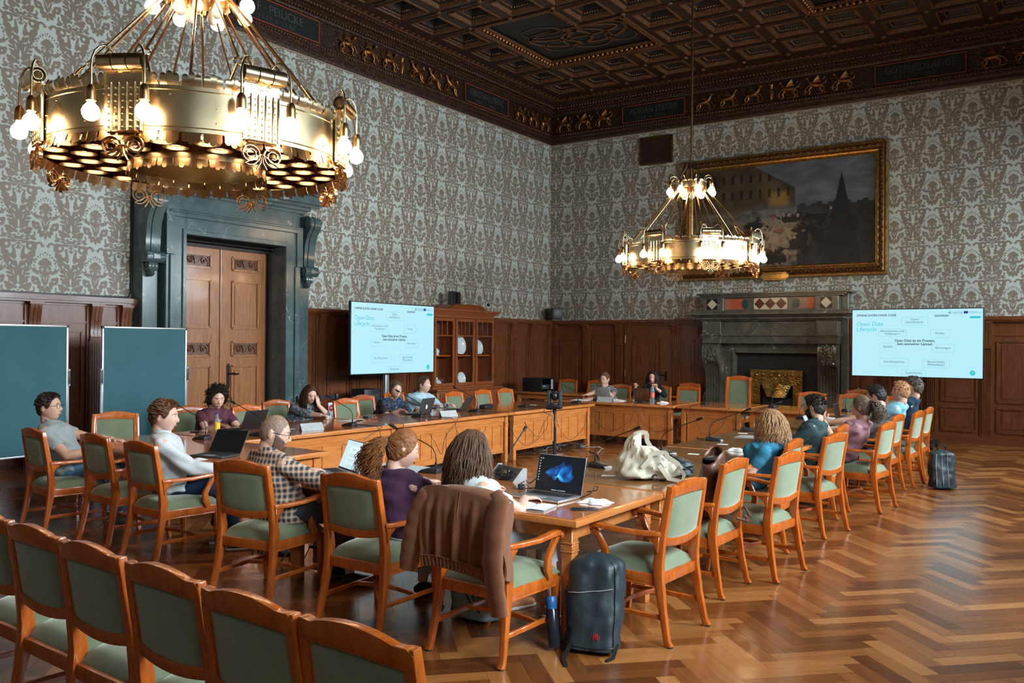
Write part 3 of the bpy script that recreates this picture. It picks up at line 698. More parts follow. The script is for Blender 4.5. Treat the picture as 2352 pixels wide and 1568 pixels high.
    for s in (-1, 1):
        lf = MB(); a, e = sorted((yc+s*.004, yc+s*.865)); lf.bx(a, e, -.06, -.01, .02, 3.28, M)
        leaf = lf.build('door_leaf', MT['door'], d, smooth=0, bevel=.004, seg=1)
        m = MB(); cv = MB(); cx = (a+e)/2+s*.02; w2 = .25
        for (z0, z1, carved) in ((2.94, 3.14, 1), (2.02, 2.76, 0), (1.58, 1.80, 1), (.22, 1.42, 0)):
            sweep_rect(m, cx-w2, cx+w2, z0, z1, .035, M, .035, -.005)
            if not carved: m.bx(cx-w2+.05, cx+w2-.05, -.01, .002, z0+.05, z1-.05, M)
            else:
                cv.bx(cx-w2+.01, cx+w2-.01, -.02, -.008, z0, z1, M)
                zc = (z0+z1)/2
                for k in range(-1, 2, 2):
                    pts = [M @ V((cx+k*(.125+.062*math.cos(q*.62)*(1-q/16)), .004, zc+.062*math.sin(q*.62)*(1-q/16))) for q in range(14)]
                    cv.tube(pts, .011, 5); cv.sph(tuple(M @ V((cx+k*.125, .004, zc))), .02, 7, 5)
                    for q in range(4): cv.sph(tuple(M @ V((cx+k*(.205-.0*q), .002, zc-.06+.04*q))), (.012, .02, .016), 6, 4)
                    cv.tube([M @ V((cx+k*.02, .004, zc-.05)), M @ V((cx+k*.06, .006, zc+.05)), M @ V((cx+k*.09, .004, zc+.07))], .009, 5)
                for q in range(4): cv.bx(cx-.045, cx+.045, -.008, .014, zc-.05+.026*q, zc-.034+.026*q, M)
                cv.bx(cx-.055, cx+.055, -.008, .02, zc+.055, zc+.07, M)
        m.build('leaf_moulding', MT['door'], leaf, smooth=0); cv.build('carved_panel', MT['carved'], leaf, smooth=45)
    st = MB(); st.bx(yc-.03, yc+.03, -.01, .012, .02, 3.28, M); st.build('meeting_stile', MT['door'], d, smooth=0, bevel=.006)
    h = MB(); hx = yc+.14; h.bx(hx-.025, hx+.025, -.01, .004, 1.10, 1.42, M); h.sph(tuple(M @ V((hx, 0, 1.43))), (.01, .028, .03), 8, 5); h.sph(tuple(M @ V((hx, 0, 1.09))), (.01, .028, .03), 8, 5)
    h.tube([M @ V((hx, .0, 1.30)), M @ V((hx, .06, 1.30)), M @ V((hx+.05, .065, 1.31)), M @ V((hx+.12, .06, 1.29)), M @ V((hx+.15, .06, 1.30))], [.012, .012, .013, .012, .014], 8); h.cyl(M @ V((hx, .003, 1.2)), M @ V((hx, .008, 1.2)), .01, 8)
    h.build('door_handle', MT['blackm'], d)
    rod = MB(); rod.cyl(M @ V((yc-1.1, .10, 3.32)), M @ V((yc+.90, .10, 3.32)), .026, 12); rod.sph(tuple(M @ V((yc+.90, .10, 3.32))), .035, 10, 6); rod.bx(yc-.93, yc+.93, -.05, .05, 3.25, 3.30, M)
    rod.build('curtain_rod', MT['blackm'], o)
    cbl = MB(); cbl.tube([M @ V((7.135, .03, 4.6)), M @ V((7.135, .03, 2.5)), M @ V((7.10, .03, 2.42)), M @ V((6.0, .03, 2.41)), M @ V((4.0, .03, 2.41))], .012, 6); struct(cbl.build('wall_cable', MT['black']))
portal()

# ------------------------------------------------------------ marble fireplace on the end wall
def inlay(name, c): return marble(name, tuple(x*.8 for x in c), c, tuple(min(1, x*1.5) for x in c), 9, .2, .02)
def fireplace():
    t = thing('fireplace', 'tall brown and green marble fireplace with inlaid stones, brass hood inside', 'fireplace', (0, 0, 0))
    M = MBk; xl, xr = -7.27, -4.42; xc = (xl+xr)/2; b = MB()
    # overmantel block with plinth ends
    b.bx(xl, xr, 0, .36, 2.55, 2.86, M); b.bx(xl, xl+.46, 0, .42, 2.55, 2.86, M); b.bx(xr-.46, xr, 0, .42, 2.55, 2.86, M)
    for (o_, z0, z1) in ((.45, 2.84, 2.87), (.48, 2.87, 2.90), (.53, 2.90, 2.935)): b.bx(xl-(o_-.42)-.0, xr+(o_-.42)*2+.04, 0, o_, z0, z1, M)
    b.bx(xr, xr+.14, 0, .20, 0, 2.9, M)
    b.build('overmantel', MT['fmarble'], t, smooth=0, bevel=.006, seg=1)
    b = MB()
    for (o_, z0, z1) in ((.50, 2.34, 2.37), (.56, 2.37, 2.43), (.64, 2.43, 2.46), (.72, 2.46, 2.52), (.70, 2.52, 2.545)): b.bx(xl-(o_-.45), xr+(o_-.45)+.02, 0, o_, z0, z1, M)
    b.build('mantel_shelf', MT['fmarble'], t, smooth=0, bevel=.008, seg=2)
    b = MB(); b.bx(xl, xr, 0, .40, 1.86, 2.34, M)
    for x0, x1 in ((xl, xl+.42), (xr-.42, xr)): b.bx(x0, x1, 0, .46, 1.86, 2.34, M); b.bx(x0-.03, x1+.03, 0, .50, 2.02, 2.06, M); b.bx(x0-.015, x1+.015, 0, .475, 1.985, 2.02, M)
    b.bx(xl-.01, xr+.01, 0, .44, 2.02, 2.055, M); b.bx(xl, xr, 0, .425, 1.86, 1.89, M)
    b.build('frieze_slab', MT['fmarble'], t, smooth=0, bevel=.006, seg=1)
    b = MB()
    for x0, x1 in ((-6.93, -6.62), (-4.87, -4.74)): b.bx(x0, x1, 0, .20, 0, 1.86, M)
    b.bx(-6.93, -4.74, 0, .20, 1.69, 1.86, M); b.bx(-6.66, -4.83, .2, .23, 1.66, 1.72, M); b.bx(-6.68, -6.62, .2, .23, 0, 1.72, M); b.bx(-4.87, -4.82, .2, .23, 0, 1.72, M)
    b.bx(xl, xl+.42, 0, .16, 0, 1.86, M); b.bx(xr-.42, xr, 0, .16, 0, 1.86, M)
    b.build('opening_surround', MT['fmarble'], t, smooth=0, bevel=.005, seg=1)
    b = MB(); b.bx(-6.62, -4.87, .0, .06, 0, 1.69, M); b.build('sooty_back', MT['near_black'], t, smooth=0)
    for x0 in (xl+.02, xr-.38):
        x1 = x0+.36; c = MB(); pr = [(.1, 1.86), (.42, 1.86), (.50, 1.80), (.535, 1.68), (.53, 1.54), (.47, 1.42), (.38, 1.34), (.31, 1.2), (.28, 1.0), (.29, .75), (.33, .45), (.40, .25), (.42, .12), (.42, 0), (.1, 0)]
        n = len(pr)
        def slab(a, e, k):
            vs = [(xx, y-(k if y > .15 else 0), z) for xx in (a, e) for y, z in pr]
            c.add(vs, [tuple(range(n)), tuple(range(2*n-1, n-1, -1))]+[(i, n+i, n+(i+1) % n, (i+1) % n) for i in range(n)], M)
        slab(x0, x0+.05, 0); slab(x1-.05, x1, 0)
        for k in range(4): a = x0+.055+k*.0635; slab(a, a+.052, .012); 
        slab(x0+.05, x1-.05, .03)
        for sx in (x0-.004, x1-.016): c.cyl(M @ V((sx, .40, 1.66)), M @ V((sx+.02, .40, 1.66)), .10, 20); c.cyl(M @ V((sx-.006, .40, 1.66)), M @ V((sx+.026, .40, 1.66)), .04, 12)
        # acanthus carving on the swelling
        r = random.Random(int(-x0*100))
        for q in range(46):
            u = r.random(); zz = 1.44+.38*r.random(); yy = .50+.035*math.sin((zz-1.42)/.4*PI)
            c.sph(tuple(M @ V((x0+.06+.24*u, yy-.01, zz))), (.03*r.uniform(.6, 1.2), .022, .035*r.uniform(.6, 1.3)), 6, 4)
        c.build('scroll_console', MT['fmarble'], t, smooth=30)
    # inlays
    ye = .365; ivory = inlay('ivory_stone', (.62, .50, .34)); red = inlay('red_stone', (.50, .085, .035)); pink = inlay('pink_stone', (.36, .15, .10)); grn = inlay('green_stone', (.02, .06, .05)); choc = inlay('brown_red_stone', (.10, .018, .012)); blk = plain('black_stone', (.008, .008, .010), .25)
    def flat(poly, y0, m, nm): b = MB(); n = len(poly); b.prism(poly, y0-.03, y0, M @ Matrix(((1, 0, 0, 0), (0, 0, 1, 0), (0, 1, 0, 0), (0, 0, 0, 1)))); b.build(nm, m, t, smooth=0)
    def rr(x0, x1, z0, z1, r_):
        P = []
        for (cx, cz, a0) in ((x1-r_, z1-r_, 0), (x0+r_, z1-r_, 90), (x0+r_, z0+r_, 180), (x1-r_, z0+r_, 270)):
            for k in range(4): a = math.radians(a0+30*k); P.append((cx+r_*math.cos(a), cz+r_*math.sin(a)))
        return P
    for x in (-7.06, -4.66):
        flat(rr(x-.115, x+.115, 2.585, 2.815, .03), ye+.06, blk, 'black_inlay'); flat([(x-.11, 2.70), (x, 2.59), (x+.11, 2.70), (x, 2.81)], ye+.065, ivory, 'diamond_inlay')
    flat(rr(-6.16, -5.46, 2.58, 2.82, .04), ye, ivory, 'ivory_inlay')
    for k in (-1, 0, 1): x = -5.81+k*.228; flat([(x-.112, 2.70), (x, 2.585), (x+.112, 2.70), (x, 2.815)], ye+.004, choc, 'diamond_inlay')
    for x0 in (-6.90, -5.27):
        flat([(x0, 2.59), (x0+.28, 2.59), (x0+.28, 2.81), (x0, 2.81)], ye, pink, 'red_inlay'); flat([(x0+.24, 2.59), (x0+.53, 2.59), (x0+.53, 2.81), (x0+.24, 2.81)], ye+.002, red, 'red_inlay')
        for xx in (x0, x0+.55): flat([(xx+.075*math.cos(q*PI/8), 2.70+.105*math.sin(q*PI/8)) for q in range(16)], ye+.004, grn, 'green_inlay')
    # brass hood
    h = MB(); yb = .26
    h.bx(-6.23, -5.18, .06, yb, 1.02, 1.29, M); 
    for (x0, x1) in ((-6.23, -6.05), (-5.36, -5.18)): h.bx(x0, x1, .06, yb, 0, 1.02, M)
    n = 10; vs = []; 
    for i in range(n+1):
        a = i/n; x = -6.02+.64*a; pz = .76; 
        vs.append((x, yb+.01, 1.02)); vs.append((x*.62+(-5.705)*.38, yb+.14*math.sin(PI*a)+.02, .74))
    h.add(vs, [(2*i, 2*i+1, 2*i+3, 2*i+2) for i in range(n)], M)
    h.bx(-6.25, -5.16, yb, yb+.02, 1.26, 1.31, M); h.bx(-6.25, -6.22, yb, yb+.02, 0, 1.3, M); h.bx(-5.19, -5.16, yb, yb+.02, 0, 1.3, M); h.bx(-6.05, -5.36, yb, yb+.015, .99, 1.03, M)
    for k in range(9): h.sph(tuple(M @ V((-6.2+.124*k, yb+.022, 1.285))), .011, 7, 5)
    for s_ in (-6.235, -5.175):
        for k in range(9): h.sph(tuple(M @ V((s_, yb+.022, .18+.124*k))), .011, 7, 5)
    r = random.Random(5)
    for (x, z, q) in [(-6.13, 1.20, .038), (-5.99, 1.21, .042), (-5.83, 1.19, .03), (-5.66, 1.19, .042), (-5.52, 1.20, .032), (-5.38, 1.21, .04), (-5.28, 1.18, .03), (-6.15, 1.08, .03), (-5.85, 1.09, .024), (-5.58, 1.08, .03), (-5.26, 1.05, .035), (-5.72, 1.12, .02), (-5.95, 1.1, .02), (-5.44, 1.1, .02)]:
        h.sph(tuple(M @ V((x, yb, z))), (q, .022, q), 10, 6)
    h.build('brass_hood', MT['hammered'], t, smooth=40)
    b = MB(); b.bx(-6.02, -5.38, .07, .20, 0, .72, M); b.build('fire_opening', MT['near_black'], t, smooth=0)
fireplace()

# ------------------------------------------------------------ big history painting
def painting():
    M = MBk; x0, x1, z0, z1 = -7.93, -3.56, 3.25, 5.93; fw_ = .27
    t = thing('framed_painting', 'huge dark painting of a street battle in a wide gilt frame above the fireplace', 'painting', (0, 0, 0))
    M_ = Mat('canvas_street_scene', .42, spec=.22)
    p = M_.xyz('World'); X = (p[0]-x0-fw_)/(x1-x0-2*fw_); Z = (p[2]-z0-fw_)/(z1-z0-2*fw_); nz = M_.node('ShaderNodeNewGeometry').outputs['Position']
    n1 = M_.noise(nz, 2.2, 6, .62); n2 = M_.noise(nz, 5.5, 5, .6, .5); n3 = M_.noise(M_.coord('World', (1, 1, 3)), 2, 3)
    sky = M_.ramp(n3*.7+n1*.3, [(.35, (.060, .070, .085)), (.6, (.12, .135, .145)), (.75, (.21, .22, .22))])
    ground = M_.ramp(n2, [(.3, (.045, .036, .028)), (.5, (.13, .105, .075)), (.7, (.26, .20, .14))])
    hor = ((Z-.56)+(n1-.5)*.03).step(.03)                                   # 1 below horizon
    c = M_.mix(hor, sky, ground)
    # townscape on the right horizon
    tw = ((Z-.585-(((X*34).floor()*.37).fract()-.5)*.045)).step(.006)*(1-((X-.60)).step(.004)); c = M_.mix(tw*.9, c, (.014, .017, .020))
    tower = ((X-.835).abs()-.014).step(.004)*((Z-.79).step(.01)); c = M_.mix(tower, c, (.016, .019, .022)); spire = ((X-.835).abs()-(.87-Z)*.12).step(.003)*((Z-.87).step(.005)); c = M_.mix(spire, c, (.016, .019, .022))
    # houses on the left with a sloping roofline
    roof = ((Z-1.02+(X-.35).max(0)*1.1)).step(.008)*((X-.59).step(.005))*(1-hor*.7)
    wall_ = M_.ramp(n1, [(.35, (.034, .025, .016)), (.7, (.095, .070, .038))]); c = M_.mix(roof, c, wall_)
    lit = ((X-.50).abs()-.055).step(.03)*((Z-.66).abs()-.07).step(.04); c = M_.mix(lit*.7, c, (.30, .17, .05))
    wx_ = (X*19).fract(); wz_ = (Z*6.2).fract(); win_ = ((wx_-.5).abs()-.16).step(.03)*((wz_-.5).abs()-.27).step(.04)*roof*(1-(Z-.62).step(.02)); c = M_.mix(win_*.75, c, (.008, .008, .009))
    # smoke, bright road, crowds
    dx = X-.46; dz = Z-.50; sm = (1-((dx*dx*14+dz*dz*60).sqrt()*.9))*((n2-.2)*1.6); c = M_.mix((sm.clamp())*.55, c, (.16, .25, .29))
    rd = (1-(((X-.52-(.5-Z)*-.12)*(X-.52-(.5-Z)*-.12)*26+(Z-.27)*(Z-.27)*16).sqrt())).clamp()*((n2-.15)*1.7).clamp(); c = M_.mix(rd*.9, c, (.55, .38, .20))
    for (cx_, cz_, a_, b_, q) in ((.56, .46, .085, .045, 1), (.70, .46, .10, .035, 1), (.38, .40, .06, .07, 1), (.32, .26, .10, .11, 1), (.62, .24, .055, .14, 1), (.70, .30, .05, .09, 1), (.44, .08, .11, .09, 1), (.80, .16, .10, .10, .7), (.15, .22, .12, .16, .7), (.87, .36, .05, .07, .7), (.49, .34, .04, .02, .6)):
        ex = (X-cx_)/a_; ez = (Z-cz_)/b_; f = ((ex*ex+ez*ez).sqrt()-1+(n2-.5)*3.4).step(.22); c = M_.mix(f*(.88*q), c, (.011, .011, .013))
    for (cx_, cz_, a_, b_, cc) in ((.50, .345, .03, .018, (.35, .10, .07)), (.525, .50, .012, .022, (.32, .22, .17)), (.56, .49, .012, .02, (.38, .30, .24)), (.605, .48, .010, .020, (.34, .30, .26)), (.47, .47, .015, .03, (.20, .06, .04)), (.435, .15, .02, .03, (.14, .08, .05)), (.635, .33, .014, .014, (.2, .14, .1)), (.78, .53, .006, .015, (.3, .3, .3))):
        ex = (X-cx_)/a_; ez = (Z-cz_)/b_; f = ((ex*ex+ez*ez).sqrt()-.75+(n2-.5)*3.2).step(.5); c = M_.mix(f*.7, c, cc)
    M_.set('Base Color', c); M_.bump(n2, .25, .004)
    b = MB(); b.bx(x0+fw_-.03, x1-fw_+.03, .03, .06, z0+fw_-.03, z1-fw_+.03, M); b.build('canvas', M_.m, t, smooth=0)
    def fr(prof, mat, nm):
        b = MB(); c4 = [(x0, z0, 1, 1), (x1, z0, -1, 1), (x1, z1, -1, -1), (x0, z1, 1, -1)]; vs = []
        for (x, z, sx, sz) in c4:
            for (o_, h_) in prof: vs.append((x+sx*o_, h_, z+sz*o_))
        m = len(prof); fs = [(i*m+q, i*m+q+1, ((i+1) % 4)*m+q+1, ((i+1) % 4)*m+q) for i in range(4) for q in range(m-1)]
        b.add(vs, fs, M); return b.build(nm, mat, t, smooth=0)
    fr([(0, .02), (0, .10), (.02, .15), (.045, .155), (.06, .13)], MT['gold'], 'outer_rim'); fr([(.06, .13), (.10, .155), (.15, .14), (.17, .10)], MT['golddark'], 'frame_cove')
    fr([(.17, .10), (.19, .11), (.215, .10), (.225, .08), (.24, .085), (.27, .05), (.275, .03)], MT['gold'], 'inner_rim')
    o = MB(); r = random.Random(2)
    def leaves(P0, P1):
        P0, P1 = V(P0), V(P1); n = int((P1-P0).length/.075); d = (P1-P0).normalized(); nrm = V((0, 1, 0)); sd = d.cross(nrm)
        for i in range(n):
            c = P0+d*(.075*(i+.5)); s_ = 1 if i % 2 else -1; q = Matrix((d*.8+sd*s_*.6, sd-d*.5*s_, nrm)).transposed().to_4x4(); q.translation = c+nrm*.01
            o.sph((0, 0, 0), (.05, .022, .02), 7, 5, M @ q); o.sph((.02, sd.length*.0, .008), (.016, .016, .016), 5, 4, M @ q)
    k = .112; leaves((x0+k, .15, z0+k), (x1-k, .15, z0+k)); leaves((x1-k, .15, z0+k), (x1-k, .15, z1-k)); leaves((x1-k, .15, z1-k), (x0+k, .15, z1-k)); leaves((x0+k, .15, z1-k), (x0+k, .15, z0+k))
    ob = o.build('leaf_garland', MT['golddark'], t, smooth=50)
    pl = MB(); pl.bx(-6.03, -5.53, .16, .19, 3.20, 3.37, M); pl.bx(-6.07, -5.49, .16, .185, 3.235, 3.335, M); p_ = pl.build('name_plate', plain('brass_plate', (.62, .36, .10), .35, .8, var=.1), t, bevel=.008)
    for i, (s_, q) in enumerate((('Carl Robert Rost', .055), ('gestiftet zur Erinnerung', .033), ('an den 19. Oktober 1813', .033), ('', .03))):
        if s_: text(s_, q, MBk @ T(-5.78, .193, 3.335-.045*i) @ Matrix(((1, 0, 0, 0), (0, 0, 1, 0), (0, 1, 0, 0), (0, 0, 0, 1))), MT['carved'], 'plate_lettering', t, .001, sx=.85)
painting()

def wall_vent():
    b = MB(); M = MBk; x0, x1, z0, z1 = -9.02, -8.18, 5.98, 6.64
    t = thing('ventilation_grille', 'dark square wrought ventilation grille high on the end wall', 'grille', (0, 0, 0))
    b.bx(x0+.02, x1-.02, 0, .02, z0+.02, z1-.02, M); b.build('backing', MT['near_black'], t, smooth=0)
    f = MB(); sweep_rect(f, x0+.03, x1-.03, z0+.03, z1-.03, .05, M, .03, .03); f.build('grille_frame', MT['golddark'], t, smooth=0)
    g = MB()
    for i in range(9):
        for j in range(7):
            cx = x0+.10+(x1-x0-.20)*i/8; cz = z0+.09+(z1-z0-.18)*j/6; g.tube([M @ V((cx+.036*math.cos(a*PI/5), .025, cz+.036*math.sin(a*PI/5))) for a in range(10)], .006, 4, closed=True)
    g.build('grille_rings', MT['golddark'], t, smooth=40)
wall_vent()
def wall_speaker():
    t = thing('corner_speaker', 'black box loudspeaker on the panelling ledge in the room corner', 'speaker', (-11.14, 18.13, 2.40), math.radians(-38))
    MB().box((0, 0, .155), (.52, .24, .27)).build('speaker_cabinet', MT['black'], t, bevel=.012); MB().box((0, -.122, .155), (.48, .012, .24)).build('speaker_grille', MT['darkgrey'], t, bevel=.004); MB().box((0, 0, .01), (.2, .16, .02)).build('speaker_foot', MT['grey'], t)
wall_speaker()
# ------------------------------------------------------------ chairs
def chair_base(kind, arms, high=0.0, label=None):
    t = thing(kind, label, 'chair'); W = MT['chair']
    zt = .960+high; fw_, bw = .262, .235
    def leg(mb, pts, w_): mb.path(pts, [(-.5, -.5), (.5, -.5), (.5, .5), (-.5, .5)], up=(1, 0, 0), scales=w_)
    for s in (-1, 1):
        b = MB()        # rear post: foot kicks back, straight at seat, leans back above
        leg(b, [(s*.262, -.318, .0), (s*.262, -.300, .035), (s*.250, -.262, .22), (s*.240, -.232, .40), (s*.240, -.228, .48), (s*.237, -.252, .66), (s*.230, -.292+(-.0), zt-.07), (s*.226, -.300-high*.1, zt-.005)],
            [(.046, .036), (.036, .036), (.044, .038), (.062, .042), (.064, .042), (.046, .040), (.040, .042), (.036, .042)])
        b.build('rear_leg', W, t, bevel=.005, seg=2)
        b = MB(); leg(b, [(s*.268, .268, 0), (s*.268, .262, .03), (s*.262, .252, .12), (s*.256, .250, .40)], [(.034, .034), (.032, .032), (.036, .036), (.046, .046)]); b.build('front_leg', W, t, bevel=.005, seg=2)
        MB().cyl((s*.262, -.318, -.0), (s*.262, -.318, .008), .02, 10).build('glide', MT['rubber'], t); MB().cyl((s*.268, .266, 0), (s*.268, .266, .008), .016, 10).build('glide', MT['rubber'], t)
    r = MB(); zr0, zr1 = .352, .418
    for s in (-1, 1): r.beam((s*.236, -.235, .385), (s*.258, .25, .385), .03, .066)
    r.beam((-.24, -.232, .385), (.24, -.232, .385), .034, .066); 
    r.beam((-.258, .262, .385), (.258, .262, .385), .03, .066)
    for s in (-1, 1): r.beam((s*.243, -.235, .350), (s*.266, .25, .350), .018, .012)
    r.build('seat_frame', W, t, bevel=.005)
    # cushion
    def cush(u, v):
        x = (u*2-1); y = (v*2-1); w2 = .245+.030*(v); px = x*w2; py = -.225+.505*v
        e = (1-abs(x)**5)*(1-abs(y)**5); k = max(0, e)**.42
        return (px*(.985+.015*k), py, .418+.075*k+.018*max(0, (1-x*x)*(1-y*y)))
    b = MB(); b.grid(cush, 18, 18); b.bx(-.243, .243, -.222, .277, .405, .425)
    b.build('seat_cushion', MT['velvet'], t, smooth=60)
    # back: top rail with shoulders, lower curved rail, upholstered pad
    lean = lambda z: -.228-(z-.48)*(.072/.455)
    def curve(x): return -.014*(1-(x/.24)**2)
    b = MB(); N = 20; prof = []
    def toprow(x):
        ax = abs(x); e = zt+.004+.020*(1-(ax/.15)**2) if ax < .15 else (zt-.004 if ax > .172 else zt-.004+.008*(.172-ax)/.022)
        return e if ax < .225 else e-(ax-.225)*.9
    vs = []; xs = [-.248+.496*i/40 for i in range(41)]
    for x in xs:
        for (z, o_) in ((toprow(x), .019), (toprow(x), -.019), (zt-.078+.012*(1-(x/.24)**2), -.019), (zt-.078+.012*(1-(x/.24)**2), .019)):
            vs.append((x, lean(z)+curve(x)+o_, z))
    fs = [(i*4+q, (i+1)*4+q, (i+1)*4+(q+1) % 4, i*4+(q+1) % 4) for i in range(40) for q in range(4)]+[(0, 1, 2, 3), (163, 162, 161, 160)]
    b.add(vs, fs); b.build('top_rail', W, t, bevel=.005, seg=2)
    b = MB(); vs = []
    for x in xs[2:-2]:
        zz = .648-.022*(1-(x/.24)**2)*1.2
        for (z, o_) in ((zz, .017), (zz, -.017), (zz-.052, -.017), (zz-.052, .017)): vs.append((x, lean(z)+curve(x)+o_, z))
    n_ = len(xs)-4; b.add(vs, [(i*4+q, (i+1)*4+q, (i+1)*4+(q+1) % 4, i*4+(q+1) % 4) for i in range(n_-1) for q in range(4)]+[(0, 1, 2, 3), tuple(n_*4-1-q for q in range(4))])
    b.build('lower_rail', W, t, bevel=.004)
    for s in (-1, 1): MB().beam((s*.207, lean(.64)+.002, .64), (s*.207, lean(zt-.06)+.002, zt-.06), .020, .030, up=(0, 1, 0)).build('back_bead', W, t, bevel=.004)
    def pad(side):
        def f(u, v):
            x = (u*2-1)*.200; z = .632+(zt-.072-.632)*v+.008*(1-(x/.2)**2)*v-.02*(1-(x/.2)**2)*(1-v); k = (max(0, (1-(u*2-1)**6)*(1-(v*2-1)**6)))**.5
            return (x, lean(z)+curve(x)+side*(.008+.012*k), z)
        return f
    b = MB(); b.grid(pad(1), 12, 12); b.grid(pad(-1), 12, 12); b.build('back_pad', MT['velvet'], t, smooth=60)
    if arms:
        for s in (-1, 1):
            b = MB(); x0, x1 = s*.252, s*.296
            b.path([(x0, -.250, .665), (s*.268, -.15, .662), (s*.290, .0, .664), (x1, .12, .676), (x1, .19, .680), (x1, .225, .672)], [(-.5, -.5), (.5, -.5), (.5, .35), (.25, .5), (-.25, .5), (-.5, .35)], scales=[(.034, .030), (.040, .030), (.050, .028), (.058, .030), (.060, .034), (.056, .030)])
            b.cyl((x1-.030, .222, .662), (x1+.030, .222, .662), .020, 14); b.cyl((x1-.034, .222, .662), (x1+.034, .222, .662), .009, 10)
            arm = b.build('armrest', W, t, bevel=.003, seg=1)
            sp = MB(); sp.path([(s*.272, .16, .41), (s*.274, .13, .47), (s*.280, .125, .53), (s*.290, .165, .61), (s*.296, .205, .66)], [(-.5, -.5), (.5, -.5), (.5, .5), (-.5, .5)], up=(1, 0, 0), scales=[(.050, .030), (.056, .030), (.046, .030), (.036, .030), (.034, .034)]); sp.build('arm_support', W, t, bevel=.005)
            w_ = MB(); poly = [(-.245, .66), (-.155, .65), (-.175, .625), (-.205, .605), (-.225, .56), (-.235, .55)]
            w_.prism([(y, z) for y, z in poly], -.014, .014, Matrix(((0, 0, 1, s*.255), (1, 0, 0, 0), (0, 1, 0, 0), (0, 0, 0, 1)))); w_.build('arm_bracket', W, t, bevel=.003, seg=1)
    for s in (-1, 1): MB().beam((s*.252, -.268, .165), (s*.262, .255, .165), .020, .030).build('side_stretcher', W, t, bevel=.004, seg=1)
    st = MB(); st.path([(-.258+.516*i/10, .055-.0*i+.05*math.sin(PI*i/10)-.0, .165) for i in range(11)], [(-.010, -.014), (.010, -.014), (.010, .014), (-.010, .014)]); st.build('cross_stretcher', W, t, bevel=.003, seg=1)
    return t
CH_ARM = chair_base('conference_armchair', True, label='x')
CH_SIDE = chair_base('side_chair', False, label='x')
CH_HIGH = chair_base('high_back_chair', True, .24, label='x')
used = set()
def place_chair(proto, x, y, deg, label, group=None):
    """deg 0 = sitter looks along +Y"""
    rz = math.radians(deg)
    if proto.name not in used:
        used.add(proto.name); proto.location = (x, y, 0); proto.rotation_euler = (0, 0, rz); proto['label'] = label
        if group: proto['group'] = group
        return proto
    o = dup(proto, (x, y, 0), rz, label)
    if group: o['group'] = group
    return o
GF = 'empty side chairs in the foreground row'; GN = 'armchairs along the near side of the table'; GR = 'armchairs along the right side of the table'; GL = 'armchairs along the left table'; GB = 'armchairs behind and beside the far table'
QX = [(-4.46, 2.36), (-3.92, 2.31), (-3.40, 2.27), (-2.85, 2.23), (-2.31, 2.18), (-1.80, 2.16)]
QL = ['foreground side chair cut by the left picture edge, leftmost of its row', 'second foreground side chair from the left picture edge', 'third foreground side chair from the left picture edge', 'fourth foreground side chair from the left, before the plaid-shirted man', 'fifth foreground side chair from the left, next to the last one', 'foreground side chair at the right end of its row']
for (x, y), l in zip(QX, QL): place_chair(CH_SIDE, x, y, -3, l, GF)
for x, y, a, l in [(-3.01, 4.27, -1, 'armchair with the brown wool jacket hung over its back'), (-3.95, 4.27, 1, 'armchair under the woman in the purple top'), (-5.02, 4.25, 8, 'armchair under the bald man in the plaid shirt'), (-6.55, 4.50, -4, 'armchair under the man in the white shirt'), (-7.40, 4.60, -4, 'empty armchair between the men in white shirt and grey polo'), (-8.29, 4.52, -6, 'armchair under the man in the grey polo at the far left')]:
    place_chair(CH_ARM, x, y, a, l, GN)
for x, y, a, l in [(-2.44, 5.10, 87, 'empty armchair at the table corner beside the big black backpack'), (-2.55, 6.22, 89, 'armchair holding the brown leather bag'), (-2.34, 6.91, 83, 'empty armchair right behind the woman in the blue top'), (-2.60, 7.86, 91, 'armchair under the woman in the blue top'), (-2.43, 8.70, 80, 'empty armchair in front of the bearded man, nearer the camera'), (-2.62, 9.66, 90, 'armchair under the bearded man in the dark green shirt'), (-2.29, 10.35, 83, 'armchair under the woman with the curly ponytail'), (-2.42, 11.62, 85, 'armchair under the dark-haired man in grey'), (-2.32, 12.42, 86, 'armchair under the blond man in light blue'), (-2.32, 13.22, 88, 'armchair under the curly-haired man in navy')]:
    place_chair(CH_ARM, x, y, a, l, GR)
for x, y, a, l in [(-9.28, 5.62, -122, 'empty armchair at the left table corner facing the camera, before the teal board'), (-9.42, 6.85, -94, 'armchair under the curly-haired woman in maroon'), (-9.05, 7.52, -86, 'empty armchair just right of the curly-haired woman in maroon'), (-9.55, 8.42, -90, 'armchair under the woman covering her mouth'), (-9.02, 9.27, -92, 'empty armchair right of the red and white notice on its post'), (-9.42, 10.06, -90, 'armchair under the woman with the low bun'), (-9.75, 11.15, -90, 'armchair under the man in the light blue shirt'), (-9.02, 11.87, -90, 'empty armchair behind the rightmost open laptop of the left table'), (-9.05, 12.75, -90, 'middle one of the three empty armchairs before the cabinet'), (-9.02, 13.42, -90, 'empty armchair nearest the corner camera, right of the cabinet')]:
    place_chair(CH_ARM, x, y, a, l, GL)
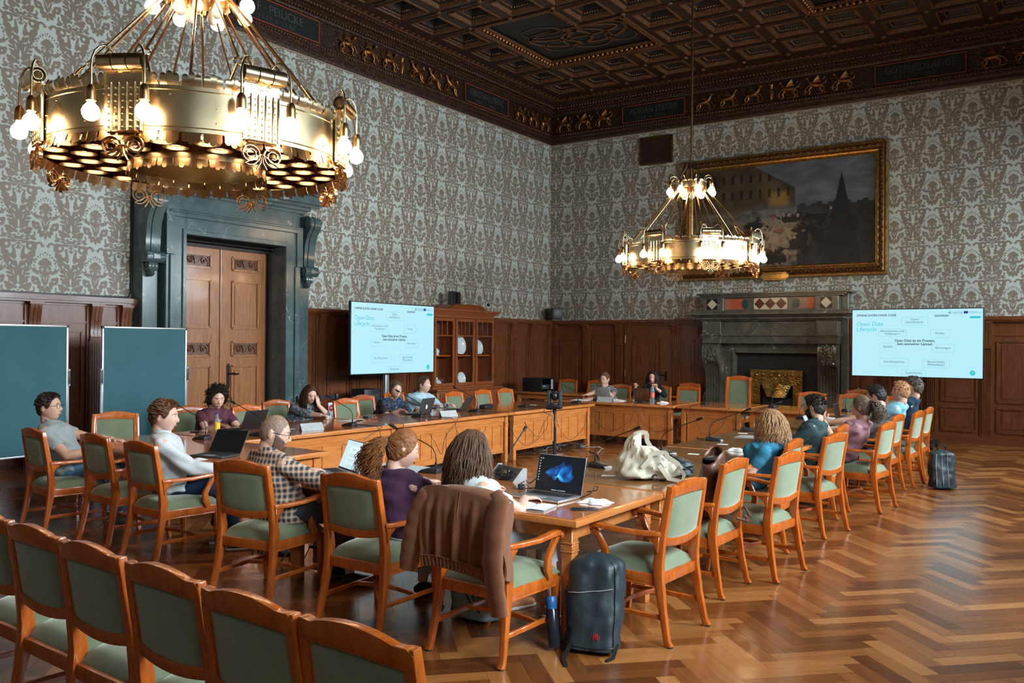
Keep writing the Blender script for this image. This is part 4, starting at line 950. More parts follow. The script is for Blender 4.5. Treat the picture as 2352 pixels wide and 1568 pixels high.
for x, y, a, l in [(-10.72, 17.85, 182, 'armchair against the panelling, nearest the room corner'), (-9.95, 17.85, 178, 'armchair against the panelling behind the woman with glasses'), (-8.45, 16.15, 180, 'armchair under the woman with glasses in the striped top'), (-7.60, 16.25, 176, 'armchair under the dark-haired woman in black'), (-7.02, 16.42, 182, 'empty armchair at the far table right of the dark-haired woman'), (-7.66, 17.95, 178, 'armchair against the wall left of the fireplace'), (-4.42, 15.95, 182, 'empty armchair at the far table right of the brass hood'), (-3.70, 15.85, 178, 'empty armchair at the far table behind the right desk microphone'), (-3.95, 17.55, 180, 'armchair against the wall under the right screen'), (-2.90, 15.9, 184, 'armchair at the far right table end behind the young men')]:
    place_chair(CH_ARM, x, y, a, l, GB)
place_chair(CH_HIGH, -5.94, 16.30, 181, 'tall-backed chair before the fireplace at the head of the table')

# ------------------------------------------------------------ tables
TZ = .76
def table_parts(t, x0, x1, y0, y1, panel=None, npan=8, overhang=.05, dark=False, legs=((0, 0), (1, 0), (0, 1), (1, 1)), two=False):
    """panel: '+x','-x','+y','-y' side carrying the modesty panel"""
    g = .003; cx, cy = (x0+x1)/2, (y0+y1)/2; b = MB(); b.bx(x0+g, x1-g, y0+g, y1-g, TZ-.045, TZ-.004)
    b.build('edge_frame', MT['table'], t, bevel=.006)
    b = MB(); b.bx(x0+.025, x1-.025, y0+.025, y1-.025, TZ-.012, TZ); tp = b.build('tabletop', MT['tabletop_dark' if dark else 'tabletop'], t, smooth=0)
    a = MB(); ap = .10
    a.bx(x0+.09, x1-.09, y0+.09, y0+.12, TZ-.045-ap, TZ-.045); a.bx(x0+.09, x1-.09, y1-.12, y1-.09, TZ-.045-ap, TZ-.045); a.bx(x0+.09, x0+.12, y0+.09, y1-.09, TZ-.045-ap, TZ-.045); a.bx(x1-.12, x1-.09, y0+.09, y1-.09, TZ-.045-ap, TZ-.045)
    a.build('apron', MT['table'], t, bevel=.003, seg=1)
    L = .075
    for (i, j) in legs:
        lx = (x0+.07+L/2) if i == 0 else (x1-.07-L/2); ly = (y0+.07+L/2) if j == 0 else (y1-.07-L/2)
        if two: lx = lx+(.05 if i == 0 else -.05)
        b = MB(); b.box((lx, ly, .355), (L, L, .71)); 
        for zz, h in ((.60, .012), (.55, .012), (.09, .012)): b.box((lx, ly, zz), (L+.012, L+.012, h))
        b.box((lx, ly, .575), (L+.006, L+.006, .035)); b.build('leg', MT['table'], t, bevel=.003, seg=1)
    if panel:
        d = .11; zz0, zz1 = .16, .62
        if panel[1] == 'x': X = (x1-d) if panel[0] == '+' else (x0+d); s = 1 if panel[0] == '+' else -1; M = Matrix(((0, s, 0, X), (1, 0, 0, 0), (0, 0, 1, 0), (0, 0, 0, 1))); a0, a1 = y0+.17, y1-.17
        else: Y = (y1-d) if panel[0] == '+' else (y0+d); s = 1 if panel[0] == '+' else -1; M = Matrix(((1, 0, 0, 0), (0, s, 0, Y), (0, 0, 1, 0), (0, 0, 0, 1))); a0, a1 = x0+.17, x1-.17
        b = MB(); b.bx(a0, a1, -.012, .0, zz0, zz1+.04, M); ln = a1-a0
        wd = [1 if (k % 2 == 0) else .72 for k in range(npan)]; tot = sum(wd); x = a0
        b.bx(a0, a1, 0, .012, zz0, zz0+.06, M); b.bx(a0, a1, 0, .012, zz1-.04, zz1+.04, M); b.bx(a0, a1, 0, .03, zz0-.01, zz0+.01, M)
        for k in range(npan+1):
            b.bx(max(a0, x-.03), min(a1, x+.03), 0, .012, zz0+.06, zz1-.04, M)
            if k < npan: x += ln*wd[k]/tot
        x = a0
        for k in range(npan):
            nx_ = x+ln*wd[k]/tot; sweep_rect(b, x+.034, nx_-.034, zz0+.065, zz1-.045, .008, M, .012, .006); x = nx_
        b.build('modesty_panel', MT['table'], t, smooth=0)
    return tp
def table(name, label, x0, x1, y0, y1, **k):
    t = thing(name, label, 'table', (0, 0, 0), 0, 'oak conference tables'); table_parts(t, x0, x1, y0, y1, **k); return t
table('conference_table', 'near oak table with the open blue-screened laptop, at the front right corner', -5.20, -2.58, 4.47, 5.70)
table('conference_table', 'near left oak table in front of the white-shirted man', -8.80, -6.15, 4.76, 5.93)
for k, l in enumerate(('right-hand oak table carrying the tote and leather bags', 'right-hand oak table with the blue bottle', 'right-hand oak table at its far end with tablet and folders')):
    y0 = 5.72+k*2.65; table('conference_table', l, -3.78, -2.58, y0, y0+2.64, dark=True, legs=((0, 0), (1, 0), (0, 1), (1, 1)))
for k, l in enumerate(('left oak table with the cream paper stand, nearest the camera', 'left oak table holding the laptop of the woman with the bun, middle of three', 'left oak table under the small camera, farthest of the left row')):
    y0 = 5.96+k*2.56; table('conference_table', l, -8.85, -7.50, y0, y0+2.55, panel='+x', npan=8)
table('conference_table', 'far oak table before the two presenters', -8.82, -6.17, 14.02, 15.40, panel='-y', npan=9)
table('conference_table', 'short far oak table with one wide front panel, before the tall chair', -6.15, -4.95, 14.06, 15.44, panel='-y', npan=1)
table('conference_table', 'far oak table before the right half of the fireplace', -4.93, -2.30, 14.06, 15.44, panel='-y', npan=4)
t = thing('side_table', 'narrow pale-edged side table below the black equipment box', 'table'); table_parts(t, -10.9, -9.15, 16.0, 16.75)

# ------------------------------------------------------------ glazed cabinet with porcelain
def cabinet():
    t = thing('display_cabinet', 'cherrywood display cabinet with three glazed doors against the left wall', 'cabinet', (0, 0, 0))
    M = ML; y0, y1 = 13.28, 15.33; d = .50; C = MT['cabinet']
    b = MB(); b.bx(y0-.05, y1+.05, .09, .66, 0, .86, M); b.bx(y0-.09, y1+.09, .09, .70, .86, .90, M); b.bx(y0-.07, y1+.07, .09, .68, 0, .10, M); b.build('base_cupboard', C, t, bevel=.006)
    dw = (y1-y0)/3
    for k in range(3):
        a, e = y0+k*dw+.03, y0+(k+1)*dw-.03; m = MB(); m.bx(a, e, .66, .675, .14, .83, M); sweep_rect(m, a+.08, e-.08, .22, .75, .03, M, .02, .68); m.build('cupboard_door', C, t, smooth=0)
    b = MB(); b.bx(y0, y1, .09, .12, .90, 2.42, M); b.bx(y0, y0+.03, .09, d, .90, 2.42, M); b.bx(y1-.03, y1, .09, d, .90, 2.42, M); b.bx(y0, y1, .09, d, .90, .94, M); b.bx(y0, y1, .09, d, 2.33, 2.42, M)
    for k in (1, 2): b.bx(y0+k*dw-.02, y0+k*dw+.02, .12, d-.02, .94, 2.33, M)
    b.build('carcass', C, t, smooth=0)
    b = MB(); b.bx(y0+.03, y1-.03, .12, d-.05, 1.545, 1.57, M); b.build('shelf', MT['chair'], t, smooth=0)
    b = MB()
    for (o_, z0, z1) in ((.03, 2.40, 2.43), (.06, 2.43, 2.46), (.11, 2.46, 2.50)): b.bx(y0-o_, y1+o_, .09, d+o_, z0, z1, M)
    # raised arched centre of the cornice
    N = 24; vs = []
    for i in range(N+1):
        u = i/N; y = y0+.42+(y1-y0-.84)*u; z = 2.50+.11*min(1, 3.2*min(u, 1-u)*2)**.5
        for (o_, zz) in ((.09, 2.40), (d+.02, 2.44), (d+.06, z-.04), (d+.10, z), (.09, z)): vs.append((y, o_, zz))
    b.add(vs, [(i*5+q, i*5+q+1, (i+1)*5+q+1, (i+1)*5+q) for i in range(N) for q in range(4)]+[(0, 1, 2, 3, 4), tuple(N*5+4-q for q in range(5))], M)
    b.build('cornice', C, t, smooth=30)
    for k in range(3):
        a, e = y0+k*dw+.015, y0+(k+1)*dw-.015; f = MB(); sw = .065
        f.bx(a, a+sw, d, d+.025, .95, 2.32, M); f.bx(e-sw, e, d, d+.025, .95, 2.32, M); f.bx(a, e, d, d+.025, .95, 1.01, M); f.bx(a, e, d, d+.025, 2.26, 2.32, M); f.bx(a+sw, e-sw, d+.003, d+.022, 1.955, 1.975, M)
        n = 3 if k != 1 else 4
        for q in range(1, n): x = a+sw+(e-a-2*sw)*q/n; f.bx(x-.008, x+.008, d+.003, d+.022, 1.975, 2.26, M)
        dr = f.build('glazed_door', C, t, smooth=0)
        MB().bx(a+sw, e-sw, d+.010, d+.014, 1.01, 2.26, M).build('door_glass', MT['glass'], dr, smooth=0)
        h = MB()
        for z in (1.1, 1.65, 2.18): h.bx(e-.012, e-.004, d+.025, d+.032, z-.05, z+.05, M) if k else h.bx(a+.004, a+.012, d+.025, d+.032, z-.05, z+.05, M)
        h.build('hinge', MT['darkgrey'], dr, smooth=0)
    por = plain('blue_white_porcelain', (.62, .70, .72), .15, var=.05); rim = plain('plate_blue_rim', (.30, .42, .50), .2)
    def plate(y, z, r, lab):
        p = thing('porcelain_plate', lab, 'plate', (0, 0, 0), 0, 'plates in the glazed cabinet'); Mt = ML @ T(y, .36, z+r) @ rotm(math.radians(-80), 0, 0)
        b = MB(); b.lathe([(0, -.004), (r*.62, -.002), (r*.68, .012), (r*.98, .022), (r, .028), (r*.98, .030), (r*.68, .018), (r*.6, .006), (0, .004)], 32, Mt); b.build('plate_body', por, p)
        b = MB()
        for q in range(10): a = q*PI/5; b.sph((r*.83*math.cos(a), r*.83*math.sin(a), .024), (r*.075, r*.05, .003), 6, 4, Mt)
        b.build('plate_decoration', rim, p)
        b = MB(); b.tube([ML @ V((y-.05, .36, z+.006)), ML @ V((y-.05, .43, z+.012)), ML @ V((y+.05, .43, z+.012)), ML @ V((y+.05, .36, z+.006))], .005, 5); b.build('plate_stand', MT['blackm'], p)
    plate(y0+dw+.33, 1.575, .205, 'large oval porcelain plate on the middle cabinet shelf'); plate(y0+2*dw+.30, 1.575, .155, 'smaller porcelain plate behind the right cabinet door'); plate(y0+dw+.40, .945, .135, 'round porcelain plate standing at the bottom of the cabinet')
    p = thing('porcelain_tureen', 'lidded porcelain box at the bottom left of the cabinet', 'tureen', ML @ V((y0+.27, .38, .94)))
    MB().lathe([(0, 0), (.09, 0), (.10, .03), (.10, .08), (.09, .09)], 4, rotm(0, 0, PI/4)).build('tureen_body', por, p, smooth=0, bevel=.008); MB().lathe([(.10, .09), (.07, .12), (.02, .15), (.015, .17), (.02, .185), (0, .19)], 16).build('tureen_lid', por, p)
    p = thing('porcelain_pot', 'small porcelain jug on the left cabinet shelf', 'jug', ML @ V((y0+.26, .38, 1.57)))
    MB().lathe([(0, 0), (.06, 0), (.065, .012), (.035, .02), (.05, .05), (.05, .09), (.03, .12), (.032, .135)], 16).build('jug_body', por, p); MB().tube([(0, .045, .11), (0, .08, .10), (0, .075, .05), (0, .045, .04)], .006, 6).build('jug_handle', por, p)
    p = thing('porcelain_dish', 'flat porcelain dish lying at the bottom right of the cabinet', 'dish', ML @ V((y0+2*dw+.38, .34, .94)))
    MB().lathe([(0, .0), (.10, .0), (.13, .02), (.15, .025), (.13, .028), (.09, .01), (0, .008)], 24).build('dish_body', por, p)
    # on top: two dark columns and a small ball camera
    for k, (yy, h) in enumerate(((14.02, .27), (14.20, .26))):
        p = thing('column_speaker', ('left' if k == 0 else 'right')+' of the two slim dark speakers standing on the cabinet', 'speaker', ML @ V((yy, .38, 2.61)), .2*k, 'slim speakers on the cabinet')
        MB().box((0, 0, h/2), (.09, .13, h)).build('speaker_body', MT['darkgrey'] if k == 0 else MT['black'], p, bevel=.006); MB().box((.047, 0, h/2), (.004, .11, h-.03)).build('speaker_cloth', MT['black'], p)
    p = thing('ball_camera', 'small round camera on a stalk at the right end of the cabinet top', 'camera', ML @ V((15.14, .48, 2.52)))
    MB().lathe([(0, 0), (.05, 0), (.045, .012), (.012, .02), (.012, .06), (0, .06)], 16).build('camera_stalk', MT['grey'], p); MB().sph((0, 0, .115), .062, 16, 10).build('camera_ball', MT['white'], p); MB().sph((.030, -.022, .12), .042, 14, 8).build('camera_lens', MT['black'], p)
cabinet()
# ------------------------------------------------------------ brass ring chandeliers
BULB = emit('lit_bulb', (1, .70, .42), 40.0)
DOWN = emit('lit_reflector', (1, .86, .66), 9.0)
UNLIT = plain('opal_bulb', (.75, .68, .60), .3, var=.03)
def chandelier():
    t = thing('ring_chandelier', 'x', 'chandelier', (-5.78, 4.16, 3.16)); B = MT['brass']; Cu = MT['copper']
    R, Hh = 1.10, .30
    def petals(mb, r, z, sgn, n, ln, w_, flare=0.0, th=.006):
        for i in range(n):
            a = 2*PI*(i+.5)/n; u = 2*PI*r/n
            for k in (-1, 0, 1):
                ac = a+k*w_*.92/r; c, s = math.cos(ac), math.sin(ac); pts = []
                L = ln*(1.0 if k == 0 else .82); 
                for (f, wd) in ((0, 1.05), (.35, .92), (.68, 1.0), (.88, .8), (1.0, .3)): pts.append((f, wd))
                vs = []
                for f, wd in pts:
                    rr = r+flare*f+(.012*math.sin(f*PI) if sgn > 0 else .010*f)
                    for e in (-1, 1): vs.append((rr*c-s*e*w_*.5*wd, rr*s+c*e*w_*.5*wd, z+sgn*L*f))
                mb.add(vs, [(2*q, 2*q+1, 2*q+3, 2*q+2) for q in range(4)])
    b = MB(); b.lathe([(R-.01, 0), (R-.004, 0), (R, .0), (R, Hh), (R-.01, Hh), (R-.012, 0)], 96)
    for z in (.03, Hh-.03): b.lathe([(R, z-.004), (R+.006, z), (R, z+.004)], 96)
    for i in range(48):
        a = 2*PI*i/48; 
        for z in (.07, .16, .24): 
            if (i+int(z*100)) % 3 == 0: b.sph(((R+.001)*math.cos(a), (R+.001)*math.sin(a), z), .006, 6, 4)
    b.build('outer_band', B, t, smooth=30)
    b = MB(); petals(b, R, Hh, 1, 52, .085, .042, .02); o = b.build('upper_crest', B, t, smooth=60, solid=.003)
    b = MB(); petals(b, R, .0, -1, 52, .085, .042, .012); o = b.build('lower_fringe', Cu, t, smooth=60, solid=.003)
    b = MB(); b.lathe([(.50, -.05), (.50, .26), (.49, .26), (.49, -.05), (.50, -.05)], 72)
    b.build('inner_band', B, t, smooth=30)
    b = MB(); petals(b, .50, -.05, -1, 26, .070, .040, .0); petals(b, .50, .26, 1, 28, .05, .026, .0); b.build('inner_fringe', Cu, t, smooth=60, solid=.003)
    b = MB(); b.lathe([(.50, .10), (R-.01, .10), (R-.01, .104), (.50, .104)], 72); 
    b.build('ring_plate', Cu, t, smooth=0)
    # downlight cups in honeycomb rows
    k = 0
    for (r, n, off) in ((.985, 22, 0), (.79, 17, .5), (.61, 13, .2)):
        for i in range(n):
            a = 2*PI*(i+off)/n; cx, cy = r*math.cos(a), r*math.sin(a); cr = .092
            c = MB(); c.lathe([(cr, 0), (cr, .10), (cr-.004, .10), (cr-.004, 0), (cr, 0)], 20, T(cx, cy, -.002)); c.lathe([(cr-.004, .075), (.052, .070), (.052, .03)], 20, T(cx, cy, 0))
            cup = c.build('reflector_cup', Cu, t, smooth=40)
            MB().lathe([(0, .030), (.035, .028), (.050, .024), (.052, .040), (0, .040)], 16, T(cx, cy, 0)).build('lit_lens', DOWN, cup, smooth=60)
    # eight cartouches with rolls, rods, studs, lamps and scrolls
    # orientation: one cartouche sits left of the direction to the camera
    for q in range(8):
        a = math.radians(-90+54.2-24+45*q-.0); Mq = Matrix.Rotation(a, 4, 'Z') @ T(R, 0, 0)        # local X outward, Y tangential
        c = MB(); c.bx(.004, .02, -.125, .125, -.01, Hh+.09, Mq); c.bx(.018, .024, -.125, .125, .28, .30, Mq)
        for y in (-.105, -.053, .0, .053, .105): c.cyl(Mq @ V((.028, y+.026 if y < .1 else y+.012, -.01)), Mq @ V((.028, y+.026 if y < .1 else y+.012, .30)), .006, 6)
        for y in (-.095, -.05, 0, .05, .095):
            for z in range(7): c.sph(tuple(Mq @ V((.024, y-.0, .015+.042*z))), .0085, 6, 4)
        ct = c.build('cartouche', B, t, smooth=40)
        rl = MB()
        for y in (-.10, 0, .10):
            prof = [(.045+.0*s_, 0) for s_ in range(2)]; pts = [Mq @ V((.045+.050*math.cos(s_*.5), y, Hh+.125+.050*math.sin(s_*.5))) for s_ in range(12)]
            rl.path([Mq @ V((.045, y-.046, Hh+.125)), Mq @ V((.045, y+.046, Hh+.125))], [(.052*math.cos(s_*PI/10), .052*math.sin(s_*PI/10)) for s_ in range(20)], caps=False)
            rl.path([Mq @ V((.045, y-.046, Hh+.125)), Mq @ V((.045, y+.046, Hh+.125))], [(.030*math.cos(s_*PI/8), .030*math.sin(s_*PI/8)) for s_ in range(16)], caps=False)
        rl.build('rolled_crest', B, ct, smooth=60, solid=.003)
        sc = MB()
        for sy in (-1, 1):
            pts = []
            for s_ in range(40):
                u = s_/39; ang = -PI*.9+u*4.6*PI; rr = .078*(1-.78*u); pts.append(Mq @ V((.02, sy*(.082+rr*math.cos(ang)*-1), -.105+rr*math.sin(ang))))
            pts = [Mq @ V((.02, sy*.035, -.20)), Mq @ V((.02, sy*.008, -.155)), Mq @ V((.02, sy*.004, -.10))]+pts[2:]
            sc.path(pts, [(-.002, -.013), (.002, -.013), (.002, .013), (-.002, .013)], up=Mq.to_3x3() @ V((1, 0, 0)))
        sc.cyl(Mq @ V((.02, -.10, -.015)), Mq @ V((.02, .10, -.015)), .010, 6); sc.build('scroll_pendant', Cu, ct, smooth=40)
        for sy in (-1, 1):
            pts = [Mq @ V((.02, sy*.03, Hh-.02)), Mq @ V((-.03, sy*.05, Hh+.08))]+[Mq @ V((.045-.045*math.cos(g*PI/8), sy*(.112-.063*math.cos(g*PI/8)), Hh+.09+.14*math.sin(g*PI/8))) for g in range(9)]+[Mq @ V((.09, sy*.175, .24))]
            arm = MB().tube(pts, .0085, 8).build('lamp_arm', B, t, smooth=60)
            bx, by = .09, sy*.175
            MB().lathe([(0, .27), (.015, .268), (.028, .25), (.032, .22), (.032, .165), (.026, .160), (0, .160)], 16, Mq @ T(bx, by, 0)).build('socket', MT['copper'], arm, smooth=40)
            MB().lathe([(.018, .165), (.024, .150), (.046, .125), (.056, .10), (.055, .078), (.042, .052), (.020, .040), (0, .037)], 14, Mq @ T(bx, by, 0)).build('bulb', BULB, arm, smooth=180)
    # upper ring
    zu = 1.28; b = MB(); b.lathe([(.245, zu), (.25, zu), (.25, zu+.10), (.245, zu+.10), (.245, zu)], 48); petals(b, .248, zu+.10, 1, 16, .05, .026, .01); b.lathe([(.06, zu+.05), (.25, zu+.05), (.25, zu+.055), (.06, zu+.055)], 32); petals(b, .248, zu, -1, 14, .04, .026)
    b.build('upper_ring', B, t, smooth=40)
    for q in range(8):
        a = math.radians(22.5+45*q+10); Mq = Matrix.Rotation(a, 4, 'Z') @ T(.25, 0, zu)
        arm = MB().tube([Mq @ V((-.02, 0, .06)), Mq @ V((-.01, 0, .14))]+[Mq @ V((.055-.065*math.cos(g*PI/6), 0, .14+.065*math.sin(g*PI/6))) for g in range(1, 7)]+[Mq @ V((.12, 0, .10))], .008, 8).build('lamp_arm', B, t, smooth=60)
        MB().lathe([(0, .13), (.015, .128), (.028, .11), (.032, .03), (.026, .02), (0, .02)], 14, Mq @ T(.12, 0, -.01)).build('socket', MT['copper'], arm, smooth=40)
        MB().lathe([(.018, .025), (.024, .010), (.046, -.015), (.056, -.04), (.055, -.062), (.042, -.088), (.020, -.10), (0, -.103)], 14, Mq @ T(.12, 0, -.01)).build('bulb', BULB, arm, smooth=180)
    for q in range(5):
        a = math.radians(72*q+30); Mq = Matrix.Rotation(a, 4, 'Z') @ T(.14, 0, zu-.02)
        MB().lathe([(0, .06), (.022, .055), (.026, .0), (.022, -.01)], 12, Mq).build('lower_socket', MT['copper'], t, smooth=40)
        MB().lathe([(.016, 0), (.026, -.03), (.042, -.075), (.040, -.105), (.022, -.13), (0, -.135)], 12, Mq).build('unlit_bulb', UNLIT, t, smooth=180)
    b = MB(); b.cyl((0, 0, zu-.05), (0, 0, ZCEIL-3.16), .018, 10); b.cyl((0, 0, zu+.1), (0, 0, zu+.16), .05, 14); b.lathe([(0, 0), (.12, 0), (.10, .03), (.03, .08), (0, .08)], 20, T(0, 0, ZCEIL-3.16-.06) @ rotm(PI, 0, 0) @ T(0, 0, -.06))
    b.build('stem', MT['golddark'], t, smooth=40)
    b = MB()
    for q in range(4):
        a = q*PI/2+.4; c, s = math.cos(a), math.sin(a); b.tube([(.22*c, .22*s, zu+.1), (.17*c, .17*s, zu+.22), (.09*c, .09*s, zu+.36), (.07*c, .07*s, zu+.42), (.10*c, .10*s, zu+.45), (.11*c, .11*s, zu+.41), (.05*c, .05*s, zu+.38), (.018*c, .018*s, zu+.36)], .008, 6)
    b.build('stem_hooks', MT['blackm'], t)
    for q in range(16):
        a = math.radians(22.5*q+6); a2 = a; c, s = math.cos(a), math.sin(a)
        if q % 2 == 0:
            MB().cyl((.235*c, .235*s, zu+.01), (1.06*c, 1.06*s, Hh+.02), .010, 6).build('suspension_rod', Cu, t, smooth=60)
        else:
            k = .68; P = V((.235*c, .235*s, zu+.01)); Q = V((1.04*c, 1.04*s, Hh+.02)); Rr = P+(Q-P)*k; rd = MB(); rd.cyl(P, Rr, .009, 6)
            rad = V((c, s, 0)); tan = V((-s, c, 0)); dn = (Q-P).normalized()
            rd.tube([Rr+dn*.045+(tan*math.cos(g*PI/6)+dn*math.sin(g*PI/6))*.045 for g in range(12)], .006, 5, closed=True)
            for e in (-1, 1): rd.cyl(Rr+dn*.08+tan*e*.03, (1.05*math.cos(a+e*.17), 1.05*math.sin(a+e*.17), Hh+.02), .009, 6)
            rd.build('forked_rod', Cu, t, smooth=60)
    return t
CH1 = chandelier(); CH1['label'] = 'large brass ring chandelier nearest the camera, cut by the top left edge'; CH1['group'] = 'brass ring chandeliers'
CH2 = dup(CH1, (-5.78, 13.78, 3.16), math.radians(8), 'farther brass ring chandelier hanging before the big painting')
# ------------------------------------------------------------ screens showing the slide
SCREEN = emit('slide_background', (.48, .86, .98), .80); TEAL = emit('slide_teal', (.02, .62, .72), .75); INK = plain('slide_ink', (.006, .02, .03), .5); BOXL = emit('slide_box_line', (.25, .62, .70), .8); GREY_T = plain('slide_grey_ink', (.10, .22, .28), .5); EUB = plain('flag_blue', (.01, .06, .30), .5)
def slide_tv(name, label, loc, rz, cart=True):
    """local: screen centre at z=h, facing -Y"""
    t = thing(name, label, 'screen', loc, rz); W, H, zc = 2.20, 1.255, 1.885
    MB().box((0, 0, zc), (W, .05, H)).build('screen_housing', MT['black'], t, bevel=.006)
    MB().box((0, .05, zc), (W*.6, .06, H*.6)).build('rear_cover', MT['black'], t, bevel=.01)
    s = MB().box((0, -.0265, zc), (W-.035, .002, H-.035)).build('lit_slide', SCREEN, t, smooth=0)
    def at(u, v): return (-W/2+.0175+u*(W-.035), zc+H/2-.0175-v*(H-.035))
    def tx(b, u, v, size, m=INK, al='CENTER', bold=0.0, sx=1.0):
        x, z = at(u, v); return text(b, size, Matrix(((1, 0, 0, x), (0, 0, 1, -.0292), (0, 1, 0, z), (0, 0, 0, 1))), m, 'slide_text', s, .0, al, bold, sx=sx)
    def rbox(u0, u1, v0, v1):
        x0, z1 = at(u0, v0); x1, z0 = at(u1, v1); r_ = .02; P = []
        for (cx, cz, a0) in ((x1-r_, z1-r_, 0), (x0+r_, z1-r_, 90), (x0+r_, z0+r_, 180), (x1-r_, z0+r_, 270)):
            for k in range(4): a = math.radians(a0+30*k); P.append((cx+r_*math.cos(a), -.029, cz+r_*math.sin(a)))
        MB().path(P, [(-.0025, -.0005), (.0025, -.0005), (.0025, .0005), (-.0025, .0005)], up=(0, 1, 0), closed=True).build('slide_box', BOXL, s, smooth=0)
    tx('OFFENE DATEN OHNE CODE', .033, .085, .052, al='LEFT', bold=.001); tx('Open Data', .033, .215, .105, TEAL, 'LEFT'); tx('Lifecycle', .033, .295, .105, TEAL, 'LEFT')
    for (u0, u1, v0, v1, lines) in ((.395, .595, .115, .235, ('Daten', 'identifizieren')), (.212, .430, .29, .405, ('Aktualisieren und', 'Verbessern')), (.615, .762, .30, .42, ('Prüfen',)), (.223, .352, .505, .615, ('Nutzen',)), (.626, .796, .515, .63, ('Bereinigen',)), (.222, .452, .73, .845, ('Veröffentlichen',)), (.560, .760, .74, .86, ('Beschreiben', '(Metadaten)')), (.398, .585, .905, .99, ('Lizenzieren',))):
        rbox(u0, u1, v0, v1); n = len(lines)
        for i, l in enumerate(lines): tx(l, (u0+u1)/2, (v0+v1)/2+(i-(n-1)/2)*.042-.005, .058, GREY_T)
    tx('Open Data ist ein Prozess,', .497, .465, .062, bold=.0012); tx('kein einmaliger Upload.', .497, .515, .062, bold=.0012)
    tx('aconium', .70, .095, .066, INK, bold=.001); tx('interreg', .815, .050, .05, GREY_T); tx('CENTRAL EUROPE', .815, .075, .018, GREY_T); tx('Co-funded by', .895, .045, .025, GREY_T, 'LEFT'); tx('the European Union', .895, .062, .025, GREY_T, 'LEFT')
    x, z = at(.877, .053); MB().box((x, -.0285, z), (.065, .002, .042)).build('flag', EUB, s, smooth=0)
    for k, (dx, dz, m) in enumerate(((0, 0, GREY_T), (.022, .012, TEAL), (.022, -.012, TEAL))): x, z = at(.755, .055); MB().box((x+dx, -.0285, z+dz), (.02, .002, .02)).build('logo_square', m, s, smooth=0)
    x, z = at(.945, .125); MB().prism([(x-.09, z-.018), (x+.08, z-.018), (x+.09, z+.018), (x-.08, z+.018)], .0275, .029, Matrix(((1, 0, 0, 0), (0, 0, -1, 0), (0, 1, 0, 0), (0, 0, 0, 1)))).build('slide_tab', TEAL, s, smooth=0)
    x, z = at(.928, .925); MB().cyl((x, -.027, z), (x, -.029, z), .044, 24).build('page_dot', TEAL, s, smooth=0); tx('16', .928, .925, .04, SCREEN)
    if cart:
        b = MB(); b.box((-.05, .13, .95), (.10, .07, 1.9)); b.box((.16, .15, 1.8), (.05, .04, .5)); b.build('cart_column', MT['black'] if rz < .5 and rz > -.5 else MT['silver'], t, bevel=.006)
        b = MB(); b.box((-.05, .12, .19), (.46, .30, .10)); b.build('cart_box', MT['black'], t, bevel=.01)
        b = MB(); b.box((-.05, -.15, .11), (.07, .75, .05)); 
        for s_ in (-1, 1): b.box((-.05+s_*.36, .10, .11), (.06, .62, .05))
        b.box((-.05, .10, .11), (.72, .08, .05)); b.build('cart_base', MT['black'], t, bevel=.006)
        for (x, y) in ((-.41, -.20), (.31, -.20), (-.41, .38), (.31, .38)):
            MB().cyl((x-.022, y, .055), (x+.022, y, .055), .055, 18).cyl((x-.03, y, .055), (x-.022, y, .055), .03, 10).build('castor_wheel', MT['rubber'], t, bevel=.004)
    return t
slide_tv('slide_screen', 'right-hand screen with a pale blue slide, on a black wheeled cart', (-2.85, 17.12, 0), 0)
slide_tv('slide_screen', 'left-hand screen with a pale blue slide, beside the china cabinet', (-10.50, 11.63, 0), PI/2, True)

# ------------------------------------------------------------ teal pin boards
FELT = None
M_ = Mat('teal_felt', .9); v_ = M_.coord('Object'); f_ = M_.noise(v_, 240, 2); M_.set('Base Color', M_.ramp(f_*.6+M_.noise(v_, 2.5, 3)*.4, [(.3, (.022, .080, .100)), (.7, (.042, .128, .152))])); FELT = M_.m
def pinboard(loc, rz, label):
    t = thing('pin_board', label, 'board', loc, rz, 'teal pin boards against the left wall'); w_, z0, z1 = 1.20, .47, 1.97
    MB().box((0, 0, (z0+z1)/2), (w_-.02, .02, z1-z0-.02)).build('felt_panel', FELT, t, smooth=0)
    b = MB(); 
    for z in (z0, z1): b.box((0, 0, z), (w_, .030, .022))
    for x in (-w_/2, w_/2): b.box((x, 0, (z0+z1)/2), (.022, .030, z1-z0))
    b.build('aluminium_frame', MT['silver'], t, bevel=.003)
    for s in (-1, 1):
        b = MB(); b.box((s*(w_/2+.022), .0, .80), (.022, .045, 1.55)) if False else b.box((s*(w_/2+.018), 0, 1.36), (.03, .05, .20)); b.cyl((s*(w_/2+.015), 0, .03), (s*(w_/2+.015), 0, 1.30), .014, 10); b.build('stand_post', MT['grey'], t, bevel=.002)
        MB().box((s*(w_/2+.018), -.005, 1.36), (.022, .055, .16)).build('clamp', MT['black'], t, bevel=.004)
        MB().box((s*(w_/2+.015), 0, .02), (.05, .50, .03), None, (1, .8)).build('foot', MT['darkgrey'], t, bevel=.006)
    for x in (-w_/2, w_/2):
        for z in (z0, z1): MB().box((x, 0, z), (.034, .034, .034)).build('corner_cap', MT['black'], t, bevel=.006)
pinboard((-10.22, 4.98, 0), math.radians(92), 'teal pin board at the left picture edge behind the man in grey polo')
pinboard((-10.22, 6.60, 0), math.radians(92), 'teal pin board right beside the marble doorway')

